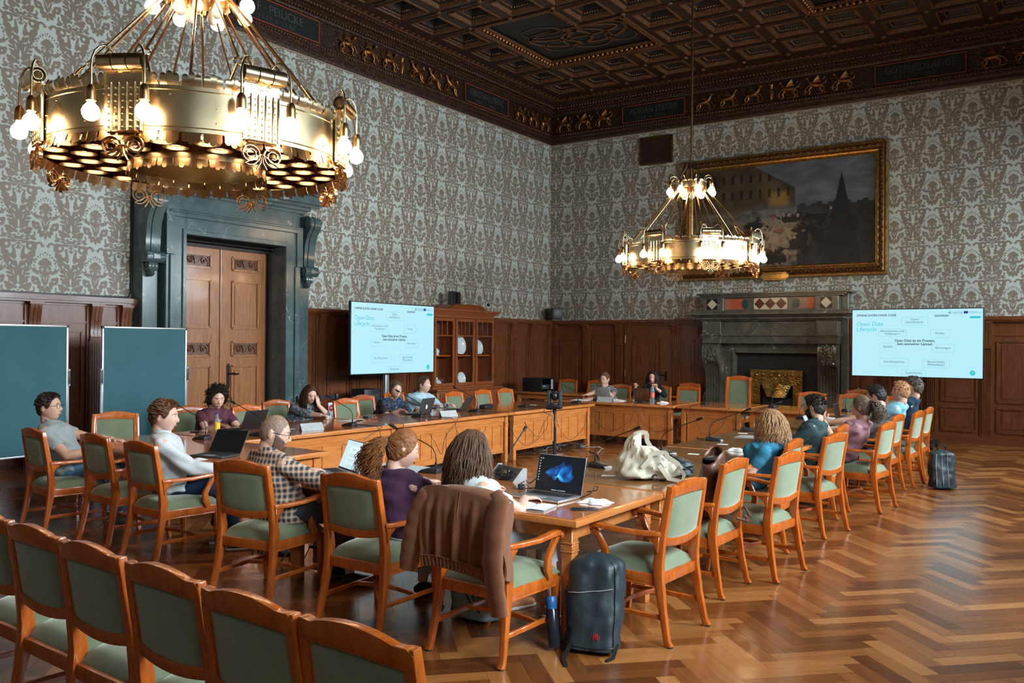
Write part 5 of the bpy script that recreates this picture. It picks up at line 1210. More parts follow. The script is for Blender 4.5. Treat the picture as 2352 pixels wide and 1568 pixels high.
# ------------------------------------------------------------ desk microphones with cables
def mic():
    t = thing('gooseneck_microphone', 'x', 'microphone', group='gooseneck conference microphones')
    b = MB(); pr = [(-.085, 0), (.075, 0), (.085, .010), (.055, .028), (-.02, .046), (-.06, .050), (-.085, .038)]
    n = len(pr); vs = [(x*(1-.35*max(0, z-.01)/.05), y, z) for x in (-.062, .062) for y, z in pr]; b.add(vs, [tuple(range(n)), tuple(range(2*n-1, n-1, -1))]+[(i, n+i, n+(i+1) % n, (i+1) % n) for i in range(n)]); b.build('base', MT['black'], t, bevel=.006)
    MB().box((0, .055, .020), (.105, .055, .010), rotm(math.radians(-22), 0, 0) @ T(0, .0, .018)).build('button_panel', MT['grey'], t, bevel=.003)
    b = MB(); pts = [(0, -.045, .045), (0, -.05, .10), (0, -.045, .15), (0, -.02, .195), (0, .03, .225), (0, .12, .262), (0, .24, .31), (0, .33, .345)]; b.tube(pts, .0045, 8); b.cyl((0, -.045, .045), (0, -.048, .085), .009, 8)
    b.build('gooseneck', MT['black'], t); MB().tube([(0, .325, .343), (0, .345, .351), (0, .385, .367), (0, .40, .373)], [.006, .013, .013, .006], 10).build('microphone_head', MT['black'], t, smooth=60)
    return t
MIC = mic(); first = True
TOWN = 'gooseneck conference microphones'
mics = [(-3.55, 6.54, -95, 'microphone nearest the cream tote bag'), (-3.49, 7.75, -98, 'microphone just beyond the cream tote bag'), (-3.55, 9.15, -80, 'microphone left of the blue bottle, with a folder behind it'), (-3.62, 10.45, -70, 'microphone reaching toward the blue-shirted woman’s head'), (-3.60, 12.72, -95, 'microphone in front of the bearded man'), (-3.80, 5.55, 15, 'microphone partly hidden behind the open laptop with the blue picture'), (-4.50, 5.44, 100, 'microphone between the women in purple and white'),
        (-7.95, 5.80, 100, 'microphone nearest the man in the white shirt'), (-7.80, 6.42, 100, 'microphone beyond the bald man’s head'), (-7.84, 7.88, 95, 'microphone beside the first cream paper stand'), (-8.02, 9.41, 95, 'microphone before the black laptop of the low-bun woman'), (-8.03, 10.75, 95, 'microphone before the unattended open black laptop'), (-7.98, 12.03, 95, 'microphone on the left table, last before the corner camera'), (-7.80, 13.45, 90, 'microphone hidden behind the corner camera'),
        (-7.90, 14.40, 20, 'microphone before the woman with glasses'), (-6.95, 14.38, 5, 'microphone between laptop and bottle of the dark-haired woman'), (-5.90, 14.75, 0, 'microphone before the tall-backed chair'), (-4.69, 14.80, -10, 'microphone in front of the brass fireplace hood'), (-3.45, 14.66, -15, 'microphone at the right end of the far table')]
for x, y, a, l in mics:
    if first: MIC.location = (x, y, TZ); MIC.rotation_euler.z = math.radians(a); MIC['label'] = l; first = False
    else: dup(MIC, (x, y, TZ), math.radians(a), l)
def cable(pts, label, r=.0035, m='black', name='microphone_cable', cat='cable', grp='cables of the desk microphones'):
    # smooth through points
    P = [V(p) for p in pts]; out = []
    for i in range(len(P)-1):
        p0, p1, p2, p3 = P[max(i-1, 0)], P[i], P[i+1], P[min(i+2, len(P)-1)]
        for k in range(7):
            t_ = k/7; out.append(.5*((2*p1)+(-p0+p2)*t_+(2*p0-5*p1+4*p2-p3)*t_*t_+(-p0+3*p1-3*p2+p3)*t_**3))
    out.append(P[-1]); o = MB().tube(out, r, 6).build(name, MT[m], smooth=60); tag(o, label, cat, grp); return o
e = -7.47
for (y0, y1, lo, l) in ((7.88, 8.55, .45, 'cable drooping from the table edge beside the first paper stand'), (7.95, 7.4, .52, 'cable falling from the microphone beside the first paper stand'), (9.41, 10.3, .40, 'cable drooping before the low-bun woman'), (9.5, 9.0, .30, 'cable falling before the low-bun woman to near the floor'), (10.75, 12.0, .22, 'long cable loop across two panelled tables'), (12.03, 11.3, .34, 'cable loop under the last microphone of the left table'), (12.1, 13.3, .20, 'cable loop behind the corner camera stand'), (6.3, 6.6, .60, 'short cable behind the bald man’s glasses')):
    cable([(-7.9, y0, .775), (-7.60, y0+.1, .768), (e, y0+.12, .75), (e+.015, y0+.18*(1 if y1 > y0 else -1), (lo+.75)/2), (e+.01, (y0+y1)/2, lo), (e+.015, y1-.1*(1 if y1 > y0 else -1), (lo+.6)/2+.02), (e-.01, y1, .60)], l)
ye = 13.99
for (x0, x1, lo, l) in ((-7.9, -6.9, .25, 'left cable loop before the far table'), (-6.95, -6.0, .30, 'middle cable loop before the far table'), (-5.9, -5.2, .30, 'cable hanging over the single wide panel of the short far table'), (-4.7, -3.9, .5, 'cable loop at the right part of the far table')):
    cable([(x0, 14.40, .775), (x0+.03, 14.1, .768), (x0+.05, ye, .74), (x0+.15, ye-.015, .5), ((x0+x1)/2, ye-.02, lo), (x1-.1, ye-.02, .45), (x1, ye, .70), (x1, 14.1, .77)], l)
for (x, y, l) in ((-3.6, 7.75, 'cable behind the second right-hand microphone'), (-3.65, 9.15, 'cable behind the third right-hand microphone'), (-3.7, 10.45, 'cable behind the fourth right-hand microphone'), (-3.62, 6.54, 'cable behind the tote-bag microphone')):
    cable([(x-.02, y+.02, .775), (x-.10, y+.03, .766), (x-.15, y+.10, .766), (x-.19, y+.25, .765), (x-.22, y+.3, .70)], l)
r_ = random.Random(11)
for k in range(9):
    pts = []; x, y = -7.75+r_.uniform(-.1, .1), 13.0+r_.uniform(-.2, .2)
    for q in range(9): pts.append((x, y, .01+r_.uniform(0, .09)*(0 < q < 8))); x += r_.uniform(-.16, .24); y += r_.uniform(-.35, .22)
    cable(pts, 'tangled cable on the floor under the far corner of the left table', .005, 'grey' if k % 3 == 0 else 'black', 'floor_cable', grp='tangled cables under the left table corner')
cable([(-7.2, 12.9, .01), (-6.7, 12.3, .01), (-6.3, 11.4, .01), (-6.2, 10.2, .01), (-5.9, 9.3, .01), (-5.6, 8.1, .01), (-5.9, 7.3, .01), (-6.2, 6.6, .01)], 'long black cable crossing the parquet inside the table ring', .008, 'black', 'floor_cable', grp='long floor cable')

# ------------------------------------------------------------ laptops
KEYS = plain('keyboard_keys', (.02, .02, .022), .5)
def blue_swirl():
    M = Mat('blue_ribbon_picture', .25); p = M.xyz('Generated'); X, Z = p[0], p[2]
    n = M.noise(M.coord('Generated', (2.2, 1, 1.6)), 1.5, 2, .4, 1.2); w_ = ((n*9+X*3).sin()*.5+.5)
    dx = (X-.52); dz = (Z-.48); blob = ((dx*dx*9+dz*dz*7).sqrt()-.62+(n-.5)*1.5).step(.18)
    c = M.ramp(w_, [(.0, (.003, .03, .16)), (.45, (.005, .16, .55)), (.8, (.03, .42, .95)), (1, (.25, .75, 1))])
    bg = M.mix(blob, (.001, .004, .010), c); M.set('Base Color', (0.01, 0.01, 0.01, 1)); M.set('Emission Color', bg); M.set('Emission Strength', 1.0); return M.m
DOC = emit('document_screen', (.66, .86, .93), .80); DOCT = plain('document_ink', (.18, .35, .45), .5)
def laptop(x, y, rz, label, kind, open_deg=105, w_=.355, d=.245, lid='darkgrey', body='silver', z=TZ, group='laptops on the tables'):
    """local: hinge along X at y=0, keyboard toward -Y, screen faces -Y"""
    t = thing('laptop', label, 'laptop', (x, y, z), math.radians(rz), group)
    MB().box((0, -d/2, .010), (w_, d, .015)).build('laptop_base', MT[body], t, bevel=.004)
    k = MB()
    for i in range(14):
        for j in range(5): k.box((-w_/2+.03+(w_-.06)*(i+.5)/14, -.035-.021*j, .0185), ((w_-.06)/14-.003, .018, .002))
    k.build('keyboard', KEYS, t, smooth=0); MB().box((0, -d+.055, .0182), (.10, .06, .001)).build('touchpad', MT['grey'], t, smooth=0)
    a = math.radians(open_deg-90); M = T(0, .004, .016) @ rotm(-a, 0, 0); H = d-.01
    ld = MB().box((0, .003, H/2), (w_, .006, H), M).build('laptop_lid', MT[lid], t, bevel=.003)
    MB().box((0, -.0006, H/2), (w_-.008, .001, H-.008), M).build('screen_bezel', MT['black'], ld, smooth=0)
    if kind == 'swirl':
        MB().box((0, -.0014, H/2+.004), (w_-.022, .001, H-.030)).build('lit_screen', blue_swirl(), ld, smooth=0, M=None).matrix_local = M
        ic = MB()
        for q in range(9): ic.box((-w_/2+.022, -.0022, H-.032-.019*q), (.007, .001, .008), M)
        ic.box((-w_/2+.040, -.0022, H-.032), (.007, .001, .008), M)
        for q in range(10): ic.box((-.05+.012*q, -.0022, .016), (.006, .001, .005), M)
        ic.build('screen_icons', emit('icon_white', (.6, .8, .9), .6), ld, smooth=0)
    elif kind == 'doc':
        MB().box((0, -.0014, H/2+.004), (w_-.016, .001, H-.024), M).build('lit_screen', DOC, ld, smooth=0)
        MB().box((-.01, -.0022, H/2-.012), (w_*.44, .001, H-.075), M).build('document_page', emit('page_white', (.74, .90, .95), .86), ld, smooth=0)
        text('DigitalHub', .017, M @ Matrix(((1, 0, 0, -.01), (0, 0, 1, -.0032), (0, 1, 0, H-.075), (0, 0, 0, 1))), DOCT, 'document_title', ld)
        ln = MB()
        for q in range(16):
            if q in (5, 6, 11): continue
            ln.box((-.01, -.0030, H-.105-.0078*q), (w_*.36*(1 if q % 5 else .7), .0006, .0022), M)
        ln.box((0, -.003, H-.024), (w_-.05, .0006, .002), M); ln.build('document_lines', emit('line_grey', (.36, .56, .66), .8), ld, smooth=0)
    elif kind == 'dark': MB().box((0, -.0014, H/2+.003), (w_-.016, .001, H-.022), M).build('dark_screen', plain('dark_screen', (.008, .008, .009), .25), ld, smooth=0)
    return t, ld, M
laptop(-3.13, 5.15, -4, 'open silver laptop with a swirling blue picture on its screen', 'swirl', 104, .40, .27, 'silver')
laptop(-5.02, 5.02, -24, 'open laptop showing a text document, beside the bald man', 'doc', 112, .42, .26, 'silver')
laptop(-6.72, 5.14, 14, 'open dark laptop in front of the man in the white shirt', 'dark', 122, .36, .25, 'darkgrey', 'darkgrey')
laptop(-8.36, 6.78, -84, 'black laptop used by the curly-haired woman in maroon', 'dark', 112, .36, .25, 'black', 'black')
t_, ld_, M_l = laptop(-8.27, 9.84, -82, 'dark laptop with a small white sticker, used by the low-bun woman', 'dark', 108, .36, .25, 'darkgrey', 'black')
MB().sph((0, .0068, .10), (.022, .001, .030), 10, 6, M_l).sph((.02, .0068, .13), (.016, .001, .012), 8, 4, M_l).build('sticker', MT['white'], ld_)
laptop(-8.30, 10.80, -72, 'unattended open black laptop before the first empty cabinet-side chair', 'dark', 122, .36, .25, 'darkgrey', 'black')
laptop(-7.92, 14.72, 174, 'grey laptop of the woman with glasses', 'dark', 104, .34, .24, 'grey', 'grey')
laptop(-7.15, 14.78, 176, 'brown-lidded laptop of the dark-haired woman in black', 'dark', 98, .34, .24, 'carved', 'darkgrey')
laptop(-3.02, 11.05, 92, 'tablet computer with a lit blue screen before the bearded man', 'doc', 112, .30, .20, 'darkgrey', 'darkgrey')
laptop(-3.10, 12.72, 92, 'thin dark laptop seen edge-on before the ponytailed woman', 'dark', 100, .34, .24, 'darkgrey', 'darkgrey')
laptop(-2.98, 13.35, 88, 'dark laptop lying flat on the far right table end', 'dark', 175, .34, .24, 'black', 'darkgrey')
t = thing('closed_laptop', 'closed black laptop beside the blue water bottle', 'laptop', (-2.90, 9.05, TZ), math.radians(84)); MB().box((0, 0, .010), (.34, .24, .018)).build('laptop_shell', MT['black'], t, bevel=.005); MB().box((0, .118, .012), (.26, .01, .014)).build('hinge_bar', MT['darkgrey'], t, bevel=.002)

# ------------------------------------------------------------ small things on the tables
def slab(name, label, cat, c, size, rz, m, bevel=.002, group=None):
    o = MB().box((0, 0, size[2]/2), size).build(name, m if not isinstance(m, str) else MT[m], bevel=bevel); o.location = c; o.rotation_euler.z = math.radians(rz); return tag(o, label, cat, group)
o = thing('notebook', 'open white notebook by the woman in white', 'notebook', (-3.03, 4.66, TZ), math.radians(8)); 
for s in (-1, 1): MB().grid(lambda u, v, s=s: (s*(.005+.135*u), -.10+.20*v, .006+.010*math.sin(min(1, u*2.2)*PI/2)*(1-.5*u)), 8, 2).build('page_block', MT['white'], o, smooth=60, solid=.004)
MB().box((0, 0, .002), (.285, .215, .004)).build('notebook_cover', MT['grey'], o)
o = thing('mobile_phone', 'black smartphone near the table corner', 'phone', (-2.715, 4.80, TZ), math.radians(-50)); MB().box((0, 0, .005), (.078, .16, .010)).build('phone_body', MT['black'], o, bevel=.004); MB().cyl((.01, .045, .010), (.01, .045, .013), .022, 18).build('phone_ring', MT['darkgrey'], o, bevel=.001)
def crumple(name, label, cat, c, sx, sy, h, m, seed, group=None, n=26):
    def f(u, v):
        x, y = (u-.5), (v-.5); q = noise.noise(V((u*3.3+seed, v*3.3, seed)))*.5+.5; q2 = noise.noise(V((u*8+seed, v*8, 2)))
        e = max(0, 1-(2*abs(x))**4)*max(0, 1-(2*abs(y))**4); return (c[0]+x*sx*(1+.25*noise.noise(V((v*4, seed, 1)))), c[1]+y*sy*(1+.25*noise.noise(V((u*4, seed, 5)))), c[2]+.002+h*q*e+h*.25*abs(q2)*e)
    o = MB().grid(f, n, n).build(name, MT[m] if isinstance(m, str) else m, smooth=50, solid=.002); return tag(o, label, cat, group)
crumple('face_mask', 'crumpled white mask and lanyard beside the black phone', 'mask', (-2.78, 5.06, TZ), .20, .16, .035, 'white', 3)
crumple('lanyard', 'rolled white lanyard badge left of the closed laptop', 'lanyard', (-3.00, 8.38, TZ), .22, .10, .045, 'white', 8)
for (x, y, a, l) in ((-3.27, 6.17, 20, 'name card beside the tote-bag microphone'), (-3.27, 7.90, 8, 'name card midway along the first walnut-toned table seam'), (-3.35, 8.88, 5, 'name card in front of the blue bottle'), (-3.78+.2, 10.15, 10, 'name card beyond the grey folder'), (-8.1, 7.15, 12, 'card lying near the first paper stand'), (-8.15, 12.6, 5, 'card beyond the three empty cabinet-side chairs’ table edge'), (-7.6, 6.62, 20, 'card near the bald man’s glasses')):
    slab('name_card', l, 'card', (x, y, TZ), (.105, .075, .0012), a, 'white', 0, 'white cards on the tables')
slab('folder', 'grey folder lying on the right-hand table behind the third microphone', 'folder', (-3.40, 9.78, TZ), (.22, .30, .006), 6, 'grey', .001)
for (x, y, a, l) in ((-7.80, 7.20, 80, 'silvery folded name stand nearest, left table'), (-7.78, 9.78, 78, 'silvery folded name stand right of the laptop of the woman with the bun'), (-7.62, 14.22, 4, 'silvery folded name stand before the grey laptop')):
    o = MB(); o.add([(-.15, -.05, 0), (.15, -.05, 0), (.15, 0, .085), (-.15, 0, .085), (.15, .05, 0), (-.15, .05, 0)], [(0, 1, 2, 3), (3, 2, 4, 5)]); o = o.build('name_stand', MT['grey'] if 0 else plain('brushed_stand', (.48, .50, .50), .35, .3), smooth=0, solid=.002); o.location = (x, y, TZ); o.rotation_euler.z = math.radians(a); tag(o, l, 'sign', 'folded name stands')
def power_box():
    t = thing('table_power_box', 'dark wedge-shaped power outlet box with sockets', 'socket box', (-3.83, 5.55, TZ), math.radians(-22))
    b = MB(); b.prism([(-.05, 0), (.06, 0), (.06, .085), (.035, .09)], -.17, .17, Matrix(((0, 0, 1, 0), (1, 0, 0, 0), (0, 1, 0, 0), (0, 0, 0, 1)))); b.build('box_body', MT['darkgrey'], t, bevel=.004)
    for s in (-1, 1): MB().prism([(-.06, 0), (.07, 0), (.07, .095), (.035, .10)], s*.172-.003, s*.172+.003, Matrix(((0, 0, 1, 0), (1, 0, 0, 0), (0, 1, 0, 0), (0, 0, 0, 1)))).build('end_plate', MT['grey'], t)
    for q in range(3):
        M = T(-.09+.09*q, -.012, .045) @ rotm(math.radians(47), 0, 0); MB().box((0, 0, .004), (.075, .05, .004), M).build('socket_plate', MT['black'] if q != 1 else MT['brass'], t, bevel=.002)
        for k in (-1, 1): MB().cyl(M @ V((k*.011, 0, .006)), M @ V((k*.011, 0, .008)), .004, 8).build('socket_hole', MT['rubber'], t)
power_box()
for (pts, l) in (([(-3.62, 5.50, .775), (-3.5, 5.38, .78), (-3.42, 5.42, .85), (-3.36, 5.36, .80), (-3.30, 5.22, .77), (-3.38, 5.15, .768)], 'looped black power lead from the outlet box'), ([(-3.58, 5.42, .78), (-3.52, 5.25, .775), (-3.44, 5.20, .77), (-3.36, 5.24, .775), (-3.25, 5.30, .77), (-3.1, 5.36, .77)], 'black lead running behind the silver laptop'), ([(-2.92, 5.10, .77), (-2.86, 5.12, .80), (-2.84, 5.18, .85), (-2.90, 5.30, .80), (-3.0, 5.35, .77)], 'black charging lead right of the silver laptop')):
    cable(pts, l, .004, 'black', 'power_lead', grp='leads around the silver laptop')
slab('power_adapter', 'small black power adapter beside the notebook hand', 'adapter', (-3.47, 5.22, TZ), (.05, .09, .03), 40, 'black', .006)
# bottles and glasses
def bottle(loc, label, prof, m, parts, grp=None, name='bottle'):
    t = thing(name, label, 'bottle', loc, 0, grp); MB().lathe(prof, 24).build('bottle_body', m, t, smooth=50)
    for nm, pr, mm in parts: MB().lathe(pr, 24).build(nm, mm, t, smooth=40)
GL_ = MT['glass']
bottle((-2.99, 9.06, TZ), 'clear blue plastic drinking bottle with green lid', [(0, 0), (.036, 0), (.038, .01), (.038, .19), (.030, .215)], dyed_glass('blue_tint_plastic', (.35, .62, .68)), [('bottle_lid', [(.032, .21), (.033, .245), (.022, .25), (.022, .262), (0, .262)], MT['darkgrey']), ('lid_top', [(.020, .262), (.020, .275), (0, .277)], plain('lid_green', (.12, .42, .08), .4)), ('bottle_print', [(.0385, .12), (.0385, .135)], plain('blue_print', (.02, .35, .6), .4))])
bottle((-8.44, 6.36, TZ), 'small glass juice bottle with yellow label and blue cap', [(0, 0), (.030, 0), (.032, .01), (.032, .12), (.022, .16), (.013, .19), (.013, .215)], dyed_glass('clear_bottle_glass', (.75, .78, .70)), [('bottle_label', [(.0327, .03), (.0327, .115)], plain('yellow_label', (.85, .48, .02), .5)), ('bottle_cap', [(.015, .21), (.015, .228), (0, .228)], plain('blue_cap', (.02, .08, .25), .4)), ('juice', [(0, .004), (.028, .004), (.030, .012), (.030, .025), (0, .025)], plain('orange_juice', (.75, .30, .02), .3))])
bottle((-6.86, 14.62, TZ), 'tall plastic soda bottle with red label before the dark-haired woman', [(0, 0), (.038, 0), (.042, .01), (.042, .19), (.034, .24), (.015, .30), (.014, .32)], dyed_glass('pale_blue_pet', (.55, .75, .85)), [('bottle_label', [(.0428, .09), (.0428, .18)], plain('red_label', (.75, .12, .06), .5)), ('bottle_cap', [(.016, .31), (.016, .335), (0, .335)], plain('red_cap', (.8, .12, .05), .4))])
for (x, y, l) in ((-7.84, 15.05, 'straight water glass left of the grey laptop'), (-7.17+.02, 14.42, 'straight water glass before the brown laptop')):
    t = thing('water_glass', l, 'glass', (x, y, TZ), 0, 'water glasses on the far table'); MB().lathe([(0, 0), (.028, 0), (.031, .13), (.029, .13), (.026, .01), (0, .01)], 20).build('glass_wall', GL_, t, smooth=50); MB().lathe([(.0, .012), (.026, .012), (.028, .05), (0, .05)], 20).build('glass_rim_water', dyed_glass('water', (.8, .86, .86)), t, smooth=50)
crumple('paper_pile', 'loose papers left of the far microphone', 'papers', (-8.15, 14.30, TZ), .38, .24, .02, 'white', 21); crumple('paper_pile', 'crumpled papers between the two laptops on the far table', 'papers', (-7.53, 14.55, TZ), .26, .2, .03, 'white', 25); crumple('paper_pile', 'crumpled white wrapper right of the soda bottle', 'papers', (-6.62, 14.55, TZ), .18, .12, .05, 'white', 28)
crumple('paper_pile', 'papers on the far right table before the ponytailed woman', 'papers', (-3.35, 13.05, TZ), .35, .30, .02, 'white', 31)
o = MB(); o.grid(lambda u, v: (-.11+.22*u, -.15+.30*v, .003+.02*u*math.sin(v*PI)), 6, 6); o = o.build('writing_pad', MT['white'], solid=.003); o.location = (-8.33, 8.42, TZ); o.rotation_euler.z = .2; tag(o, 'white writing pad under the covering-mouth woman’s hand', 'pad')
o = thing('sunglasses', 'red-brown sunglasses lying left of the microphone', 'glasses', (-8.26, 8.78, TZ)); RB = plain('tortoise_frame', (.20, .03, .01), .2)
for s in (-1, 1): MB().sph((0, s*.032, .02), (.006, .026, .020), 12, 8).build('lens', RB, o); MB().tube([(0, s*.06, .025), (-.05, s*.062, .02), (-.12, s*.05, .006)], .003, 6).build('temple', RB, o)
slab('wallet', 'dark green wallet beside the notice post', 'wallet', (-8.52, 8.95, TZ), (.10, .18, .025), 5, plain('dark_green_leather', (.015, .05, .05), .4), .008)
slab('mobile_phone', 'dark phone left of the juice bottle', 'phone', (-8.62, 6.22, TZ), (.15, .075, .010), 5, 'black', .003)
slab('camera_case', 'dark bulky object behind the microphone beside the open black laptop', 'case', (-8.22, 11.32, TZ), (.13, .30, .075), 10, 'black', .03)
# ------------------------------------------------------------ tote bag, rucksack and leather bag
def blob(name, m, fn, nu=40, nv=24, parent=None, solid=0):
    """closed-ish shape: fn(theta, t)->(x,y,z), t bottom to top"""
    b = MB(); b.grid(lambda u, v: fn(u*2*PI, v), nu, nv); return b.build(name, m, parent, smooth=70, solid=solid, weld=True)
CANV = plain('cream_canvas', (.52, .46, .35), .85, var=.10, scale=6, bump=.2)
def tote():
    t = thing('tote_bag', 'cream canvas tote bag slumped on the table corner, handles up', 'bag', (-2.92, 6.22, TZ), math.radians(28))
    def f(th, v):
        fold = noise.noise(V((math.cos(th)*1.8, math.sin(th)*1.8, v*2.2)))*.055+noise.noise(V((math.cos(th)*4.5, math.sin(th)*4.5, v*5+3)))*.030+abs(noise.noise(V((math.cos(th)*8, math.sin(th)*8, v*3))))*.030-.01
        rx = (.25-.05*v-.15*v**3)*(1 if v > 0 else 0); ry = (.135-.045*v-.055*v**3); k = (min(1, v*9))**.5 if v < .11 else 1
        if v > .97: k *= max(0.0, (1-v)/.03)
        ax = math.cos(th); x = (rx+fold)*ax*k+(-.06)*v; top = .26-.0*ax
        z = max(.0, v*top*(1+.42*max(0, math.cos(th-PI))*v)+fold*.5*v*(1-v)); return (x-.02, (ry+fold)*math.sin(th)*k, z)
    blob('bag_body', CANV, f, 56, 30, t)
    for (x0, x1, h, y, tw) in ((-.20, .04, .36, .05, 0), (-.08, .20, .22, -.13, .05)):
        b = MB(); pts = [(x0+(x1-x0)*q/14+.02*math.sin(q), y+tw*math.sin(q/14*PI)-.03*math.sin(q/14*PI), .10+(h-.10)*math.sin(PI*q/14)**.7+.03*math.sin(q*.9)*0) for q in range(15)]
        b.path(pts, [(-.018, -.002), (.018, -.002), (.018, .002), (-.018, .002)], up=(0, 1, 0)); b.build('bag_handle', CANV, t, smooth=60)
    b = MB(); b.path([(.16, -.12, .05), (.20, -.15, .12), (.24, -.14, .06), (.22, -.16, .01), (.12, -.155, .03), (.05, -.15, .13)], [(-.016, -.002), (.016, -.002), (.016, .002), (-.016, .002)], up=(0, 1, 0)); b.build('bag_strap', CANV, t, smooth=60)
    text('C.', .060, Matrix(((1, 0, 0, .02), (0, 0, 1, -.166), (0, 1, 0, .035), (0, 0, 0, 1))), MT['black'], 'printed_letter', t, .002, bold=.004)
tote()
NYL = Mat('black_nylon', .48, color=(.018, .030, .036)); NYL.bump(NYL.noise(NYL.coord('Object'), 14, 4), .35, .01); NYL = NYL.m
def sack(name, label, loc, rz, w_, d, h, m, lean=.0, seed=1, cat='backpack', parts=True, flop=0):
    t = thing(name, label, cat, loc, rz)
    def f(th, v):
        n_ = noise.noise(V((math.cos(th)*1.5+seed, math.sin(th)*1.5, v*2.5)))*.026+abs(noise.noise(V((math.cos(th)*3+seed, math.sin(th)*3, v*5))))*.024-.006
        c, s_ = math.cos(th), math.sin(th); p = 3.2; q = (abs(c)**p+abs(s_)**p)**(-1/p); prof = (1-.22*max(0, v-.60)**1.1*2.0)
        k = min(1, (v/.05)**.5) if v < .05 else (max(0, (1-v)/.10)**.5 if v > .90 else 1)
        return ((w_/2*prof+n_)*c*q*k, (d/2*(1-.25*v)+n_)*s_*q*k+lean*v*h, v*h)
    b_ = blob('bag_shell', m, f, 48, 36, t); return t, f
def edge_path(f, pts, off=.006): 
    out = []
    for th, v in pts: p = V(f(th, v)); c = V((0, p.y*.2, p.z)); d = (p-c).normalized(); out.append(p+d*off)
    return out
t, f = sack('backpack', 'large black backpack with grey zip line and red emblem by the near table leg', (-2.50, 4.52, 0), math.radians(14), .34, .24, .56, NYL, .18, 3)
b = MB(); b.path(edge_path(f, [(-PI/2-.75+1.5*q/12, .60+.07*q/12) for q in range(13)], .004), [(-.005, -.002), (.005, -.002), (.005, .002), (-.005, .002)], up=(0, 0, 1)); b.build('grey_zip_line', MT['grey'], t, smooth=60)
b = MB(); b.tube(edge_path(f, [(-PI/2+.85, .05+.88*q/16) for q in range(17)], .003), .004, 5); b.tube(edge_path(f, [(-PI/2-.85+1.7*q/12, .10-.02*math.sin(q/12*PI)) for q in range(13)], .003), .003, 5); b.build('seam_piping', MT['black'], t)
p = V(f(-PI/2+.32, .20)); text('ifb', .045, T(p.x, p.y-.012, p.z) @ Matrix(((1, 0, 0, 0), (0, .3, 1, 0), (0, 1, -.3, 0), (0, 0, 0, 1))), plain('red_emblem', (.65, .01, .02), .5), 'red_emblem', t, .001, bold=0)
for (x0, y0, x1, y1) in ((-.10, -.10, -.06, -.32), (.16, -.02, .13, -.16)): MB().path([(x0, y0, .06), (x0*.95+.05*x1, (y0+y1)/2-.03, .012), (x1, y1, .006)], [(-.012, -.002), (.012, -.002), (.012, .002), (-.012, .002)], up=(0, 0, 1)).build('webbing_strap', MT['black'], t, smooth=60)
t = thing('drinking_flask', 'black flask with blue cap in the side pocket of the large black backpack', 'flask', (-2.67, 4.38, .02), math.radians(14)); Mf = rotm(math.radians(-14), math.radians(-10), 0)
MB().lathe([(0, 0), (.034, 0), (.036, .01), (.036, .20), (.030, .22)], 20, Mf).build('flask_body', plain('flask_black', (.012, .014, .020), .15), t, smooth=50); MB().lathe([(.031, .215), (.032, .235), (.034, .24), (.034, .285), (.03, .29), (0, .29)], 20, Mf).build('flask_cap', plain('flask_blue', (.01, .10, .28), .4), t, smooth=40)
t, f = sack('backpack', 'dark backpack with pale piping leaning by the last right-hand chair', (-1.72, 12.30, 0), math.radians(30), .32, .24, .50, NYL, .08, 9)
for a in (-.6, -.2, .2): MB().tube(edge_path(f, [(-PI/2+a, .1+.8*q/14) for q in range(15)]), .004, 5).build('pale_piping', MT['grey'], t)
MB().tube([(-.05, .03, .49), (-.05, .02, .55), (.0, .02, .57), (.05, .02, .55), (.05, .03, .49)], .010, 6).build('carry_loop', MT['black'], t); MB().box((.10, -.02, .03), (.09, .12, .05)).build('green_bottom', plain('lime_nylon', (.10, .30, .03), .6), t, bevel=.02)
GRYB = plain('grey_canvas', (.19, .25, .26), .8, var=.12, scale=8, bump=.15)
t, f = sack('backpack', 'grey-blue canvas backpack with black buckles under the jacket chair', (-3.42, 4.62, 0), math.radians(-12), .38, .24, .46, GRYB, -.12, 15)
MB().lathe([(0, 0), (.033, 0), (.033, .17), (.028, .19), (0, .19)], 16, T(-.14, -.13, .20)).build('side_bottle', MT['black'], t, smooth=50)
for (x0, x1, z0, z1) in ((.02, .16, .36, .22), (-.04, .10, .30, .14), (.10, .18, .20, .10)): MB().tube([(x0, -.13, z0), ((x0+x1)/2+.04, -.17, (z0+z1)/2), (x1, -.14, z1)], .006, 6).build('black_strap', MT['black'], t)
MB().path([(-.16, .02, .44), (-.27, -.04, .34), (-.29, -.08, .16), (-.20, -.14, .04), (-.16, -.15, .05)], [(-.022, -.003), (.022, -.003), (.022, .003), (-.022, .003)], up=(0, 1, 0)).build('shoulder_strap', GRYB, t, smooth=60)
MB().box((.03, -.12, .29), (.05, .03, .02)).build('buckle', MT['black'], t, bevel=.004)
BRN = plain('brown_waxed_canvas', (.14, .075, .03), .7, var=.25, scale=7, bump=.15)
t, f = sack('shoulder_bag', 'brown waxed canvas bag under the plaid-shirted man’s chair', (-5.02, 4.86, 0), math.radians(8), .30, .18, .36, BRN, .02, 19, 'bag')
MB().box((.0, -.088, .20), (.30, .006, .022)).build('dark_band', MT['black'], t); MB().path([(-.14, -.02, .30), (-.20, -.04, .15), (-.24, -.10, .02), (-.36, -.16, .012), (-.42, -.10, .012)], [(-.011, -.002), (.011, -.002), (.011, .002), (-.011, .002)], up=(0, 0, 1)).build('carrying_strap', MT['black'], t, smooth=60)
t, f = sack('rucksack', 'black rucksack with straps lying under the plaid-shirted man’s chair', (-5.85, 5.05, 0), math.radians(10), .40, .26, .17, NYL, 0, 23, 'backpack')
for k in range(5): MB().tube([(-.15+.08*k, -.13, .14), (-.12+.09*k, -.20, .06), (-.10+.09*k, -.22-.02*k, .012)], .008, 5).build('strap', MT['black'], t)
